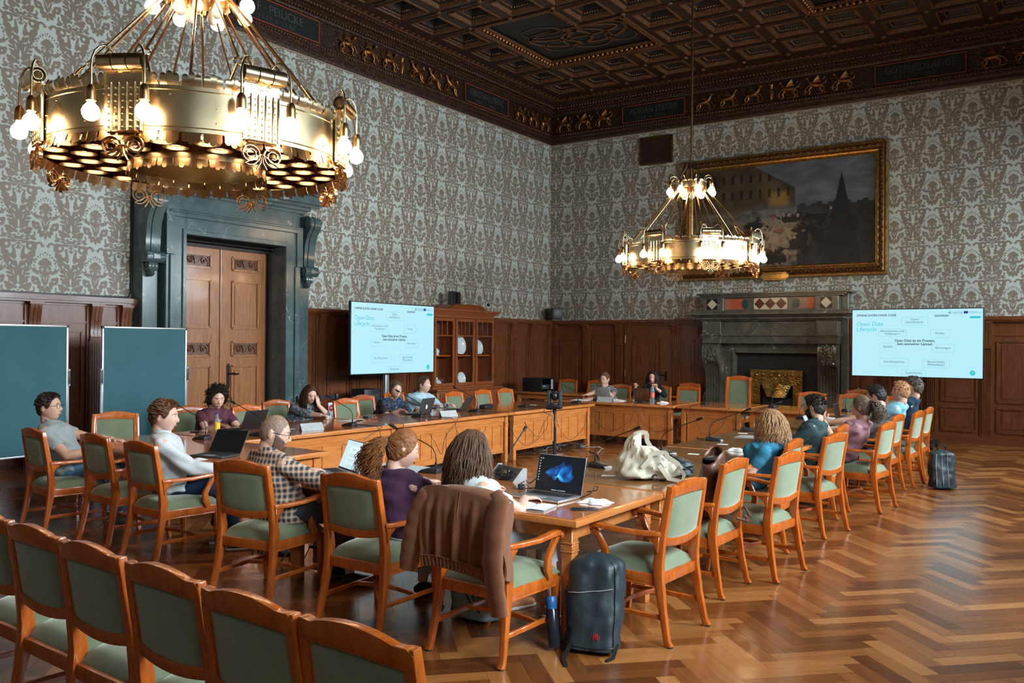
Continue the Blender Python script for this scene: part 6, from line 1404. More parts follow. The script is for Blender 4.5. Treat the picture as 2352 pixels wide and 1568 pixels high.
t, f = sack('crossbody_bag', 'soft black bag with thin strap lying behind the tote', (-2.93, 6.62, TZ), math.radians(-30), .44, .26, .13, NYL, 0, 27, 'bag')
MB().tube([(-.20, -.05, .11), (-.10, -.08, .16), (.05, -.05, .155), (.20, -.02, .10), (.26, .02, .03)], .006, 6).build('bag_strap', MT['black'], t); MB().tube([(-.19, .03, .10), (-.05, .04, .145), (.12, .03, .125)], .004, 5).build('zip', MT['grey'], t)
LEA = Mat('brown_leather', .34, color=(.10, .035, .018)); LEA.set('Base Color', LEA.ramp(LEA.noise(LEA.coord('Object'), 7, 4), [(.3, (.055, .018, .010)), (.7, (.150, .052, .026))])); LEA.bump(LEA.noise(LEA.coord('Object'), 22, 5), .35, .006); LEA = LEA.m
def leather():
    t = thing('leather_bag', 'tall brown leather bag gaping open on the second right-hand chair', 'bag', (-2.46, 6.30, .50), math.radians(8))
    def f(th, v):
        c, s_ = math.cos(th), math.sin(th); p = 3.0; q = (abs(c)**p+abs(s_)**p)**(-1/p); n_ = noise.noise(V((c*1.4, s_*1.4, v*2)))*.02
        k = min(1, (v/.05)**.5) if v < .05 else 1; w = .105*(1-.45*v*v); d = .17*(1+.05*v)
        if v > .93: u = (v-.93)/.07; w *= 1-.18*u; d *= 1-.15*u
        z = v*.50+(.06*s_*v**3 if v > .5 else 0)
        if v > .96: z -= (v-.96)*1.0
        return ((w+n_)*c*q*k, (d+n_)*s_*q*k, z)
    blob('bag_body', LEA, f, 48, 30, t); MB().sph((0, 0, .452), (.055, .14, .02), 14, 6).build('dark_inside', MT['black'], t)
    for y in (-.08, .08): MB().path([(.135, y, .05), (.15, y, .22), (.135, y, .38)], [(-.016, -.003), (.016, -.003), (.016, .003), (-.016, .003)], up=(1, 0, 0)).build('leather_strap', LEA, t, smooth=60)
    MB().box((.155, 0, .16), (.035, .20, .20)).build('front_pocket', LEA, t, bevel=.016, seg=3)
    MB().tube([(.12, .10, .02), (.22, .13, .08), (.27, .11, .02), (.25, .06, -.01), (.18, .03, .01)], .012, 6).build('hanging_strap', LEA, t); MB().box((.25, .10, -.0), (.05, .03, .05)).build('buckle', MT['chrome'], t, bevel=.006)
leather()
# ------------------------------------------------------------ remote camera on a stand inside the table ring
def ptz():
    t = thing('camera_on_stand', 'black pan-tilt camera on a thin pole stand inside the table ring', 'camera', (-5.48, 8.95, 0), math.radians(20))
    MB().cyl((0, 0, .02), (0, 0, .62), .016, 12).build('lower_pole', MT['black'], t); MB().cyl((0, 0, .60), (0, 0, 1.02), .011, 12).cyl((0, 0, .58), (0, 0, .64), .024, 12).cyl((0, 0, .97), (0, 0, 1.03), .022, 12).build('upper_pole', MT['black'], t)
    for q in range(3): a = q*2*PI/3+.5; MB().tube([(0, 0, .16), (.30*math.cos(a), .30*math.sin(a), .012)], .010, 8).build('leg', MT['black'], t)
    MB().box((0, 0, 1.055), (.17, .13, .055)).box((-.05, -.02, 1.03), (.09, .08, .02)).build('camera_base', MT['black'], t, bevel=.008)
    hd = MB(); 
    for s in (-1, 1): hd.box((s*.068, 0, 1.15), (.030, .095, .15)); hd.cyl((s*.054, 0, 1.205), (s*.084, 0, 1.205), .048, 20)
    hd.cyl((0, 0, 1.08), (0, 0, 1.10), .055, 20); hd.build('camera_yoke', MT['darkgrey'], t, bevel=.005)
    MB().sph((0, 0, 1.185), (.052, .062, .058), 18, 12).cyl((0, .03, 1.185), (0, .085, 1.185), .034, 18).build('camera_head', MT['black'], t, smooth=50)
    MB().tube([(-.02, -.05, 1.05), (-.10, -.08, 1.04), (-.13, -.05, .99), (-.03, -.02, .95), (.015, 0, .80), (.018, 0, .4)], .005, 6).build('camera_cable', MT['black'], t)
ptz()
def belt_post():
    t = thing('barrier_post', 'chrome barrier post with black belt and a red-white notice', 'post', (-9.88, 9.64, 0))
    MB().lathe([(0, 0), (.17, 0), (.17, .012), (.03, .03), (.03, .04), (0, .04)], 28).build('post_base', MT['darkgrey'], t); MB().cyl((0, 0, .03), (0, 0, .98), .028, 18).build('post_tube', MT['chrome'], t); MB().cyl((0, 0, .92), (0, 0, 1.01), .034, 18).build('post_head', MT['black'], t, bevel=.004)
    MB().box((0, -.40, .965), (.004, .76, .05)).build('belt', MT['black'], t)
    b = MB().box((.035, -.14, .75), (.006, .13, .26)).build('notice', MT['white'], t); MB().cyl((.039, -.14, .80), (.0415, -.14, .80), .05, 24).build('red_disc', plain('notice_red', (.62, .01, .02), .5), b); MB().box((.043, -.14, .80), (.002, .07, .018)).build('white_bar', MT['white'], b)
    R = Matrix(((0, 0, 1, .040), (1, 0, 0, -.14), (0, 1, 0, .70), (0, 0, 0, 1))); text('Kein', .032, R, MT['black'], 'notice_text', b); text('Durchgang', .026, R @ T(0, -.03, 0), MT['black'], 'notice_text', b)
    t2 = thing('barrier_post', 'second barrier post, mostly hidden behind the woman covering her mouth', 'post', (-9.88, 8.86, 0)); MB().lathe([(0, 0), (.17, 0), (.17, .012), (.03, .03), (0, .04)], 28).build('post_base', MT['darkgrey'], t2); MB().cyl((0, 0, .03), (0, 0, .98), .028, 18).build('post_tube', MT['chrome'], t2); MB().cyl((0, 0, .92), (0, 0, 1.01), .034, 18).build('post_head', MT['black'], t2, bevel=.004)
belt_post()
def rack():
    t = thing('equipment_case', 'black open-fronted equipment case standing on the side table', 'case', (-10.72, 16.40, TZ), math.radians(0))
    b = MB(); b.bx(-.01, .50, -.26, -.245, 0, .30); b.bx(-.01, .50, .245, .26, 0, .30); b.bx(-.01, .50, -.26, .26, 0, .015); b.bx(-.01, .50, -.26, .26, .285, .30); b.bx(-.01, .01, -.26, .26, 0, .30); b.build('case_shell', MT['black'], t, bevel=.004)
    MB().box((.30, 0, .10), (.30, .46, .10)).build('device', MT['darkgrey'], t, bevel=.004); MB().box((.462, -.1, .12), (.01, .1, .012)).build('device_display', emit('blue_led', (.1, .5, .9), .8), t); MB().box((.51, .12, .16), (.012, .10, .22), rotm(0, .0, .1)).build('cable_bundle', MT['grey'], t, bevel=.004)
rack()
def floor_box():
    t = thing('equipment_box', 'dark equipment box behind the low-bun woman, under the left screen', 'case', (-10.85, 11.3, 0)); MB().box((0, 0, .50), (.34, .42, .98)).build('box_body', MT['black'], t, bevel=.01); MB().box((.172, 0, .6), (.004, .36, .6)).build('box_front', MT['darkgrey'], t, bevel=.002)
floor_box()
def grille():
    t = thing('floor_rail_stack', 'striped metal rails lying under the foreground chairs at left', 'rails', (-3.95, 2.72, 0), math.radians(-14))
    for k in range(5): MB().box((0, -.06+.03*k, .012+.003*(k % 2)), (1.3, .016, .018)).build('rail', MT['silver'] if k % 2 else MT['darkgrey'], t, bevel=.003)
grille()
# ------------------------------------------------------------ brown wool jacket over the chair back
def jacket():
    M_ = Mat('brown_wool', .9, color=(.20, .085, .045)); v = M_.coord('Object'); n = M_.noise(v, 300, 2); M_.set('Base Color', M_.ramp(n*.5+M_.noise(v, 5, 3)*.5, [(.3, (.150, .048, .017)), (.7, (.225, .080, .032))])); M_.set('Sheen Weight', .12); M_.bump(n, .15, .001); WOOL = M_.m
    t = thing('wool_jacket', 'brown wool bomber jacket hung over the near armchair back', 'jacket', (-3.01, 3.96, 0), math.radians(-1))
    def body(u, v):      # v: 0 front inner edge over the top ... 1 hem at back
        x = (u-.5)*2; s_ = v*.66
        w = .255+.030*math.sin(v*PI)+(.012 if v > .85 else 0); drop = .045*abs(x)**3
        if s_ < .08: y = .10-s_*1.25; z = .955+.03*math.sin(s_/.08*PI/2)-drop
        else: q = (s_-.08); y = 0-.045-.03*min(1, q*6); z = .985-q*.80-drop*.6-(.02*x)
        f_ = (.014*math.cos(x*15+v*1.0)+.010*math.cos(x*27+2))*min(1, max(0, (v-.2)*2.2))
        if v > .88: f_ = .006*math.cos(x*60); y -= .012
        pinch = 1-.10*max(0, v-.80)*5*.5
        return (x*w*pinch, y-f_-.035*(1-x*x)*0, z)
    b = MB(); b.grid(body, 90, 50); b.build('jacket_back', WOOL, t, smooth=70, solid=.010)
    b = MB(); pts = [body(q/30, .885) for q in range(31)]; b.tube([(x, y-.008, z) for x, y, z in pts], .0035, 5); pts = [body(.5, .12+q*.76/20) for q in range(21)]; b.tube([(x, y-.007, z) for x, y, z in pts], .002, 4); b.build('seams', WOOL, t)
    for s, P in ((-1, [(-.20, .0, .95, .045, .03), (-.262, -.03, .90, .075, .045), (-.315, -.05, .80, .072, .042), (-.345, -.06, .68, .068, .040), (-.375, -.06, .56, .064, .038), (-.392, -.055, .47, .058, .034)]), (1, [(.20, .0, .955, .05, .03), (.262, -.04, .90, .080, .048), (.275, -.10, .78, .078, .045), (.285, -.13, .62, .074, .042), (.312, -.135, .47, .068, .040), (.335, -.13, .345, .062, .036)])):
        b = MB(); prof = [(math.cos(2*PI*k/20)*(1+.06*math.cos(6*PI*k/20)), math.sin(2*PI*k/20)) for k in range(20)]; pts = []; sc = []
        for i in range(len(P)-1):
            for q in range(5):
                f_ = q/5; a, c = P[i], P[i+1]; pts.append(tuple(a[k]*(1-f_)+c[k]*f_ for k in range(3))); wob = 1+.05*math.sin(i*9+q*1.9); sc.append(((a[3]*(1-f_)+c[3]*f_)*wob, (a[4]*(1-f_)+c[4]*f_)*wob))
        pts.append(P[-1][:3]); sc.append((P[-1][3], P[-1][4]))
        b.path(pts, prof, up=(0, 1, 0), scales=sc); b.build('jacket_sleeve', WOOL, t, smooth=60)
    def front(u, v): return (.225+.075*u, .04-.10*v*0+.03*u, .93-.52*v-.0*u)
    b = MB(); b.grid(lambda u, v: (.268+.030*math.sin(u*3+v*2)+.035*v, -.08+.15*u+.012*math.sin(v*9), .92-(.40+.05*u)*v), 10, 24); b.build('jacket_front', WOOL, t, smooth=70, solid=.012)
jacket()
# ------------------------------------------------------------ people
def skinmat(name, c):
    M = Mat(name, .48, color=c); n = M.noise(M.coord('Object'), 22, 3); M.set('Base Color', M.ramp(n, [(.3, tuple(x*.90 for x in c)), (.7, tuple(min(1, x*1.06) for x in c))]))
    M.set('Subsurface Weight', .12); M.set('Subsurface Radius', (.02, .008, .004)); M.set('Subsurface Scale', .5); return M.m
SK1 = skinmat('fair_skin', (.62, .37, .27)); SK2 = skinmat('warm_skin', (.55, .31, .21)); SK3 = skinmat('pink_skin', (.66, .38, .28))
LIP = plain('lips', (.45, .14, .12), .4); EYEW = plain('eye_white', (.7, .68, .65), .2); IRIS = plain('iris', (.05, .035, .02), .15)
def hairmat(name, c):
    M = Mat(name, .55, color=c, spec=.3); v = M.coord('Object', (1, 1, .35)); n = M.noise(v, 90, 4, .6, .5); n2 = M.noise(M.coord('Object'), 9, 2)
    M.set('Base Color', M.ramp(n*.7+n2*.3, [(.3, tuple(x*.45 for x in c)), (.55, c), (.75, tuple(min(1, x*1.7) for x in c))])); M.bump(n, .6, .004); return M.m
def smooth01(x): x = max(0., min(1., x)); return x*x*(3-2*x)
def head_point(d, fem=False):
    x, y, z = d; a, b, c = (.073, .093, .118) if fem else (.076, .096, .120)
    px, py, pz = x*a, y*b, z*c
    if z < 0:
        px *= 1-.30*(-z)**1.6
        if y < 0: py *= 1-.30*(-z)**1.3
        else: py *= 1+.03*(-z)
    else: py *= 1+(.06 if y < 0 else -.02)*z
    if y > 0:
        g = lambda u, s: math.exp(-(u/s)**2); ax = abs(px)
        nz_ = smooth01((.022-pz)/.046)*smooth01((pz+.040)/.010); py += .024*g(px, .0105)*nz_
        py -= .009*g(ax-.031, .017)*g(pz-.012, .013); py += .0045*g(pz-.033, .008)*(1 if ax < .055 else 0)
        py += .0065*g(px, .022)*(g(pz+.053, .0055)+g(pz+.066, .0065)); py -= .003*g(px, .02)*g(pz+.0595, .003); py += .009*g(px, .022)*g(pz+.096, .014); py += .003*g(ax-.042, .02)*g(pz+.022, .018)
    return (px, py, pz)
def sphere_grid(fn, nu=72, nv=54):
    b = MB(); vs = []; 
    for j in range(nv+1):
        ph = -PI/2+PI*j/nv
        for i in range(nu): th = 2*PI*i/nu; vs.append(fn((math.cos(ph)*math.sin(th), math.cos(ph)*math.cos(th), math.sin(ph))))
    fs = [(j*nu+i, (j+1)*nu+i, (j+1)*nu+(i+1) % nu, j*nu+(i+1) % nu) for j in range(nv) for i in range(nu)]
    return vs, fs
def remesh_obj(mb, name, mat, parent, Minv, vox, it=3, wr=0.0, seed=0):
    me = bpy.data.meshes.new(name); me.from_pydata([tuple(Minv @ V(p)) for p in mb.v], [], mb.f); me.update()
    b = bmesh.new(); b.from_mesh(me); bmesh.ops.remove_doubles(b, verts=b.verts, dist=1e-6); bmesh.ops.recalc_face_normals(b, faces=b.faces); b.to_mesh(me); b.free()
    o = bpy.data.objects.new(name, me); COL.objects.link(o); o.parent = parent
    r = o.modifiers.new('r', 'REMESH'); r.mode = 'VOXEL'; r.voxel_size = vox; r.use_smooth_shade = True
    s = o.modifiers.new('s', 'SMOOTH'); s.factor = .5; s.iterations = it
    dg = bpy.context.evaluated_depsgraph_get(); dg.update(); m2 = bpy.data.meshes.new_from_object(o.evaluated_get(dg)); o.modifiers.clear(); o.data = m2; m2.name = name; bpy.data.meshes.remove(me)
    m2.materials.clear(); m2.materials.append(mat)
    if wr:
        n = len(m2.vertices); co = np.empty(n*3); m2.vertices.foreach_get('co', co); no = np.empty(n*3); m2.vertices.foreach_get('normal', no); co = co.reshape(-1, 3); no = no.reshape(-1, 3)
        p = co*np.array([7, 7, 16.]); w_ = np.sin(p[:, 0]*2.1+np.sin(p[:, 2]*1.3+seed)*1.7+seed)*np.sin(p[:, 2]*1.9+np.sin(p[:, 1]*2.3)*2.0)+.5*np.sin(p[:, 2]*3.7+p[:, 1]*5+seed*2)
        co = co+no*(w_*wr)[:, None]; m2.vertices.foreach_set('co', co.ravel()); m2.update()
    m2.shade_smooth(); return o
def ik(S, Wp, l1, l2, hint):
    d = Wp-S; L = min(d.length, (l1+l2)*.995); dn = d.normalized(); a = (l1*l1-l2*l2+L*L)/(2*L); h = math.sqrt(max(1e-6, l1*l1-a*a)); hn = hint-dn*hint.dot(dn); hn.normalize(); return S+dn*a+hn*h, S+dn*L
def hand(mb, wr, d, nrm, side, curl=.35, sc=1.0):
    """wr wrist, d pointing direction, nrm back of hand, side +1: thumb toward +lat"""
    d = d.normalized(); nrm = (nrm-d*nrm.dot(d)).normalized(); lat = d.cross(nrm)*side; prof = [(math.cos(PI*k/6), math.sin(PI*k/6)) for k in range(12)]
    mb.path([wr-d*.02, wr+d*.015*sc, wr+d*.05*sc, wr+d*.085*sc, wr+d*.10*sc], prof, up=nrm, scales=[(.027*sc, .021*sc), (.031*sc, .018*sc), (.041*sc, .016*sc), (.042*sc, .013*sc), (.036*sc, .009*sc)])
    for k, (o_, L) in enumerate(((.030, .070), (.010, .080), (-.011, .074), (-.030, .058))):
        p = wr+d*.088*sc+lat*o_*sc; dd = (d+lat*o_*2.2).normalized(); pts = [p-dd*.012, p]; c = curl*(1+.12*k)
        for s_, f in ((.45, 1.0), (.30, 1.9), (.25, 2.6)): q = c*f; v_ = dd*math.cos(q)-nrm*math.sin(q); p = p+v_*L*s_*sc; pts.append(p)
        mb.tube(pts, [.0085*sc, .0088*sc, .0080*sc, .0072*sc, .0055*sc], 8)
    p = wr+d*.022*sc+lat*.030*sc; v1 = (d*.65+lat*.75-nrm*.25).normalized(); p1 = p+v1*.036*sc; v2 = (d*.92+lat*.35-nrm*.35).normalized(); mb.tube([p-v1*.012, p, p1, p1+v2*.030*sc, p1+v2*.048*sc], [.010*sc, .012*sc, .0105*sc, .0085*sc, .006*sc], 8)
def person(label, loc, rz, headc, hyaw, hpitch=0, hroll=0, fem=False, skin=SK1, shirt=None, sleeve=.5, trousers=None, hair=None, hairc=(.05, .025, .012), arms=None, glasses=None, far=False, beard=0, beardc=None, collar=None, lanyard=None, shoes=None, shirtwr=.004, hem=.0, skirt=False, eyes=True, legdir=0, extra=None):
    x, y = loc; r = math.radians(rz); f = V((-math.sin(r), math.cos(r), 0)); s = V((math.cos(r), math.sin(r), 0)); up = V((0, 0, 1))
    t = thing('person', label, 'person', (x, y, 0), r); Minv = (T(x, y, 0) @ rotm(0, 0, r)).inverted(); K = .92 if fem else 1.0
    P = V((x, y, .605)); Hc = V(headc); MH = T(*headc) @ rotm(0, 0, math.radians(hyaw)) @ rotm(math.radians(hpitch), math.radians(hroll), 0) @ Matrix.Scale(1.12 if not far else 1.14, 4)
    N = MH @ V((0, -.028, -.112)); NB = V((N.x, N.y, 0))*.80+V((x, y, 0))*.20; nb = V((NB.x, NB.y, N.z-.040)); ch = P.lerp(nb, .66)-f*.012; wa = P.lerp(nb, .30)-f*.005
    shz = nb.z-.035; bd = nb-P; tw = s
    prof = [(math.copysign(abs(math.cos(PI*k/10))**.85, math.cos(PI*k/10)), math.copysign(abs(math.sin(PI*k/10))**.85, math.sin(PI*k/10))) for k in range(20)]
    def torso(mb, e=0.0, z0=0):
        pts = [P-up*.09, P-up*.03, wa, ch, P.lerp(nb, .86), nb-up*.008, nb+up*.028]
        w_ = [(.165, .125), (.190*K+.01, .145), (.160*K, .125), (.190*K, .138), (.200*K, .118), (.125*K, .082), (.066*K, .062)]
        if z0: pts = pts[z0:]; w_ = w_[z0:]
        mb.path(pts, prof, up=f, scales=[(a+e, b+e) for a, b in w_], fixup=False)
        if fem:
            for q in (-1, 1): c = ch+f*.095+s*q*.08+up*.03; mb.sph(tuple(c), .070+e*.6, 12, 8)
        for q in (-1, 1): mb.sph(tuple(nb+s*q*.095*K-up*.030), (.100+e, .070+e, .056+e), 14, 8)
    Sh = {q: nb+s*q*.198*K-up*.062 for q in (-1, 1)}
    arm = {}
    for q in (-1, 1):
        w, hd, hn, hint, curl = arms[0 if q == -1 else 1]; hint = V(hint) if hint else (s*q*.5-up-f*.3)
        E, W_ = ik(Sh[q], V(w), .30*K, .265*K, hint); arm[q] = (E, W_, V(hd), V(hn), curl)
    b = MB(); torso(b)
    b.tube([nb-up*.02, N+up*.01, MH @ V((0, -.022, -.05))], [.062*K, .056*K, .058*K], 16)
    vs, fs = sphere_grid(lambda d: head_point(d, fem)); b.add(vs, fs, MH)
    for q in (-1, 1): b.sph((q*.077, -.004, -.002), (.009, .018, .031), 10, 8, MH @ T(0, 0, 0) @ Matrix.Rotation(-q*.25, 4, 'Z'))
    for q in (-1, 1):
        E, W_, hd, hn, cu = arm[q]; b.sph(tuple(Sh[q]), .064*K, 12, 8); b.tube([Sh[q], Sh[q].lerp(E, .5), E], [.060*K, .053*K, .044*K], 14); b.tube([E, E.lerp(W_, .3), W_], [.044*K, .045*K, .028*K], 14); b.sph(tuple(E), .044*K, 12, 8)
        hand(b, W_, hd, hn, -q, cu, K)
    lr = math.radians(legdir); fl = f*math.cos(lr)+s*math.sin(lr); sl = s*math.cos(lr)-f*math.sin(lr); legs = {}
    for q in (-1, 1):
        hp = P+sl*q*.09-up*.01; kn = hp+fl*.42+sl*q*.05; kn.z = .535; an = kn+fl*(.0+.06*q)+sl*q*.01; an.z = .10; legs[q] = (hp, kn, an)
        b.tube([hp, hp.lerp(kn, .5), kn], [.092, .080, .060], 14); b.tube([kn, kn.lerp(an, .35), an], [.058, .056, .036], 14); b.tube([an-fl*.04-up*.05, an+fl*.06-up*.055, an+fl*.15-up*.07], [.036, .038, .026], 10)
    remesh_obj(b, 'body', skin, t, Minv, .0085 if far else .0058, 2)
    if trousers:
        b = MB(); b.path([P-up*.10, P-up*.03, wa-up*.05], prof, up=f, scales=[(.180, .14), (.200*K+.01, .157), (.17*K, .135)])
        for q in (-1, 1):
            hp, kn, an = legs[q]; b.tube([hp, hp.lerp(kn, .5), kn], [.104, .092, .073], 16); b.sph(tuple(kn), .072, 12, 8); b.tube([kn, kn.lerp(an, .4), an+up*(.06 if trousers[1] else .30)], [.071, .068, .060 if trousers[1] else .066], 16)
        remesh_obj(b, 'trousers', trousers[0], t, Minv, .010, 3, .003, len(label))
    if shoes:
        for q in (-1, 1):
            hp, kn, an = legs[q]; b = MB(); b.path([an-fl*.055-up*.055, an-up*.045, an+fl*.08-up*.058, an+fl*.16-up*.068, an+fl*.19-up*.072], prof, up=up, scales=[(.034, .034), (.042, .050), (.046, .036), (.044, .026), (.03, .02)]); b.build('shoe', shoes[0], t, M=Minv, smooth=60)
            b = MB(); b.path([an-fl*.07-up*.088, an+fl*.07-up*.088, an+fl*.20-up*.088], [(-1, -.5), (1, -.5), (1, .5), (-1, .5)], up=up, scales=[(.040, .020), (.048, .020), (.034, .020)]); b.build('shoe_sole', shoes[1], t, M=Minv, bevel=.006)
    if shirt:
        b = MB(); torso(b, .016); pz = P-up*hem
        b.path([pz-up*(.055), P-up*.02, wa+up*.0], prof, up=f, scales=[(.205*K+.01, .165), (.212*K+.006, .165), (.185*K, .145)])
        for q in (-1, 1):
            E, W_ = arm[q][:2]; b.sph(tuple(Sh[q]), .069*K, 12, 8)
            if sleeve <= 1: e = Sh[q].lerp(E, sleeve); b.tube([Sh[q], Sh[q].lerp(e, .5), e], [.068*K, .067*K, .066*K], 16)
            else: e = E.lerp(W_, sleeve-1); b.tube([Sh[q], Sh[q].lerp(E, .5), E], [.068*K, .066*K, .061*K], 16); b.sph(tuple(E), .063*K, 12, 8); b.tube([E, E.lerp(e, .5), e], [.063*K, .060*K, .050*K], 16)
        remesh_obj(b, 'shirt', shirt, t, Minv, .011 if far else .0080, 14, shirtwr*1.3, len(label)*.7)
    if collar:
        b = MB(); pts = [nb+up*(.036+.012*math.cos(a_))+(s*math.cos(a_+PI/2)*(.074*K)+f*math.sin(a_+PI/2)*-.072*K) for a_ in [2*PI*k/24 for k in range(24)]]
        b.path(pts, [(-.004, -.018), (.004, -.018), (.002, .018), (-.002, .018)], closed=True); b.build('collar', collar, t, M=Minv, smooth=60)
    # face details
    if eyes:
        e = MB(); ir = MB(); br = MB()
        for q in (-1, 1):
            if eyes != 'down': e.sph((q*.031, .0765, .011), (.0135, .010, .0085), 10, 8, MH); ir.sph((q*.031, .0835, .0105), (.0055, .0045, .0055), 8, 6, MH)
            else: ir.tube([MH @ V((q*.031+.0125*k_, .0865-.0018*k_*k_, .006+.0012*k_*k_)) for k_ in (-1, -.5, 0, .5, 1)], .0014, 5)
            br.tube([MH @ V((q*.017, .0935, .030)), MH @ V((q*.031, .0925, .0345)), MH @ V((q*.047, .084, .030))], [.0022, .0030, .0015], 5)
        if eyes != 'down': e.build('eyes', EYEW, t, M=Minv)
        ir.build('irises' if eyes != 'down' else 'eyelashes', IRIS, t, M=Minv); 
        if hair != 'none': br.build('eyebrows', hairmat('brow', tuple(x*.8 for x in hairc)), t, M=Minv)
        lp = MB(); lp.sph((0, .0945, -.0595), (.019, .0050, .0055), 12, 6, MH); lp.build('lips', LIP, t, M=Minv)
    if glasses:
        g = MB()
        for q in (-1, 1):
            g.tube([MH @ V((q*.033+.0235*math.cos(a_*PI/8), .1005-.006*abs(math.cos(a_*PI/8))*(1 if q*math.cos(a_*PI/8) > 0 else 0), .008+.0185*math.sin(a_*PI/8))) for a_ in range(16)], .0017, 6, closed=True); g.tube([MH @ V((q*.056, .095, .014)), MH @ V((q*.073, .05, .012)), MH @ V((q*.079, -.008, .010)), MH @ V((q*.078, -.02, -.005))], .0018, 6)
        g.tube([MH @ V((-.010, .101, .012)), MH @ V((0, .104, .015)), MH @ V((.010, .101, .012))], .0017, 6); g.build('glasses', glasses, t, M=Minv, smooth=60)
    rr = random.Random(len(label)*7+int(x*10)); hm = hairmat('hair', hairc) if hair not in (None, 'none') else None
    def line(az):           # hairline height as a function of |azimuth| from the front, radians
        a_ = abs(az); P_ = [(0, .078), (.5, .074), (.9, .052), (1.15, .012), (1.35, -.018), (1.6, .030), (1.75, .0), (2.0, -.050), (3.2, -.085)]
        if hair in ('long', 'curly', 'pony', 'bun', 'bob'): P_ = [(0, .084), (.5, .074), (.9, .045), (1.2, .005), (1.5, -.035), (2.0, -.075), (3.2, -.095)]
        for (a0, v0), (a1, v1) in zip(P_[:-1], P_[1:]):
            if a_ <= a1: return v0+(v1-v0)*(a_-a0)/(a1-a0)
        return P_[-1][1]
    def cap(th, amp, fr, mat, nm, low=False, offs=0.0):
        def fn(d):
            p = V(head_point(d, fem)); az = math.atan2(d[0], d[1]); m = smooth01((p.z-line(az)-offs-.006*noise.noise(V((az*9, 0, x))))/.016+.2)
            if low: m = smooth01((-.034-p.z+.050*max(0, abs(az)-.45))/.014)*smooth01((1.55-abs(az))/.15)*(1-math.exp(-((p.x/.020)**2+((p.z+.060)/.010)**2)))
            n = noise.noise(V(d)*fr+V((x, y, 0)))*.6+noise.noise(V(d)*fr*2.7+V((y, x, 1)))*.4; n += .5*noise.noise(V((math.atan2(d[0], d[2])*9, d[1]*2, 0)))
            dirn = V(d) if not low else V((d[0], d[1], d[2]*.6)).normalized(); return p-dirn*.006*(1-m)+dirn*m*(th+n*amp)
        vs, fs = sphere_grid(fn, 96, 72); b = MB(); b.add(vs, fs, MH); return b.build(nm, mat, t, M=Minv, smooth=180, weld=True)
    def lock(b, p, vel, L, rad, wave, grav=1.0, n=10, fl=.6, wf=7):
        pts = [p]; v_ = vel.normalized(); step = L/n; grav *= 2.0; ph = rr.uniform(0, 6.28); sd = v_.cross(V((0, 0, 1))+V((.01, .02, 0))).normalized()
        for k in range(n):
            v_ = (v_+V((0, 0, -1))*grav*step*9).normalized(); q = pts[-1]+v_*step
            # keep outside head
            lo_ = MH.inverted() @ q; e = V((lo_.x/.090, lo_.y/.110, lo_.z/.138 if lo_.z > 0 else 0)); 
            if e.length < 1.0 and lo_.z > -.14: e.normalize(); q = MH @ V((e.x*.090, e.y*.110, e.z*.138 if lo_.z > 0 else lo_.z))
            pts.append(q)
        pts2 = [q+sd*wave*math.sin(ph+k*wf/n*1.6)*(k/n)+V((0, 0, 1)).cross(sd)*wave*.6*math.cos(ph+k*wf/n*1.6)*(k/n) for k, q in enumerate(pts)]
        b.path(pts2, [(math.cos(PI*k/3), math.sin(PI*k/3)) for k in range(6)], scales=[(rad*(1-.75*(k/n)**2.5), rad*fl*(1-.75*(k/n)**2.5)) for k in range(n+1)])
    def scalp(az, z): 
        el = math.asin(max(-.98, min(.98, z/.12))); d = (math.sin(az)*math.cos(el), math.cos(az)*math.cos(el), math.sin(el)); return V(head_point(d, fem)), V(d)
    if hair == 'short' or hair == 'messy' or hair == 'fade':
        a_ = {'short': (.012, .009), 'messy': (.018, .014), 'fade': (.010, .008)}[hair]; cap(a_[0], a_[1], 4.5, hm, 'hair'); b = MB()
        for k in range(420 if not far else 120):
            az = rr.uniform(-PI, PI); z = rr.uniform(max(.02, line(az)+.012), .118); p, d = scalp(az, z); b_ = MH @ (p+d*a_[0]*.6); flow = (MH.to_3x3() @ (V((d.x*.4+.5*rr.uniform(-1, 1), d.y*.3+(.7 if z > .06 and abs(az) < 1.5 else -.5), .15)))).normalized()
            q2 = b_+flow*.014+(MH.to_3x3() @ d)*(.008 if hair == 'messy' else .004); q3 = q2+flow*.014-(MH.to_3x3() @ d)*.003; b.tube([b_, q2, q3], [.0042, .0036, .0008], 5)
        b.build('hair_tufts', hm, t, M=Minv, smooth=60)
    elif hair == 'stubble':
        cap(.0012, .0004, 4, hm, 'shaved_hair', offs=-.01)
    elif hair == 'curly':
        cap(.038, .020, 3.5, hm, 'hair'); b = MB()
        for k in range(330):
            az = rr.uniform(-PI, PI); z = rr.uniform(max(-.11, line(az)+(.0 if abs(az) > 1 else .004)), .118); p, d = scalp(az, z); c = MH @ (p+d*rr.uniform(.022, .068)+V((0, 0, -.02 if z < 0 else 0))); R_ = rr.uniform(.008, .015); ax = V((rr.uniform(-1, 1), rr.uniform(-1, 1), rr.uniform(-1, 1))).normalized(); u_ = ax.orthogonal().normalized(); w_ = ax.cross(u_)
            b.tube([c+u_*R_*math.cos(q*.9)+w_*R_*math.sin(q*.9)+ax*(q-4)*.0035 for q in range(8)], .0036, 5)
        b.build('curls', hm, t, M=Minv, smooth=60)
    elif hair in ('long', 'bob', 'pony', 'bun'):
        cap(.016 if hair in ('long', 'bob') else .010, .007, 4, hm, 'hair'); b = MB(); L = extra.get('len', .34) if extra else .34; wv = extra.get('wave', .012) if extra else .012
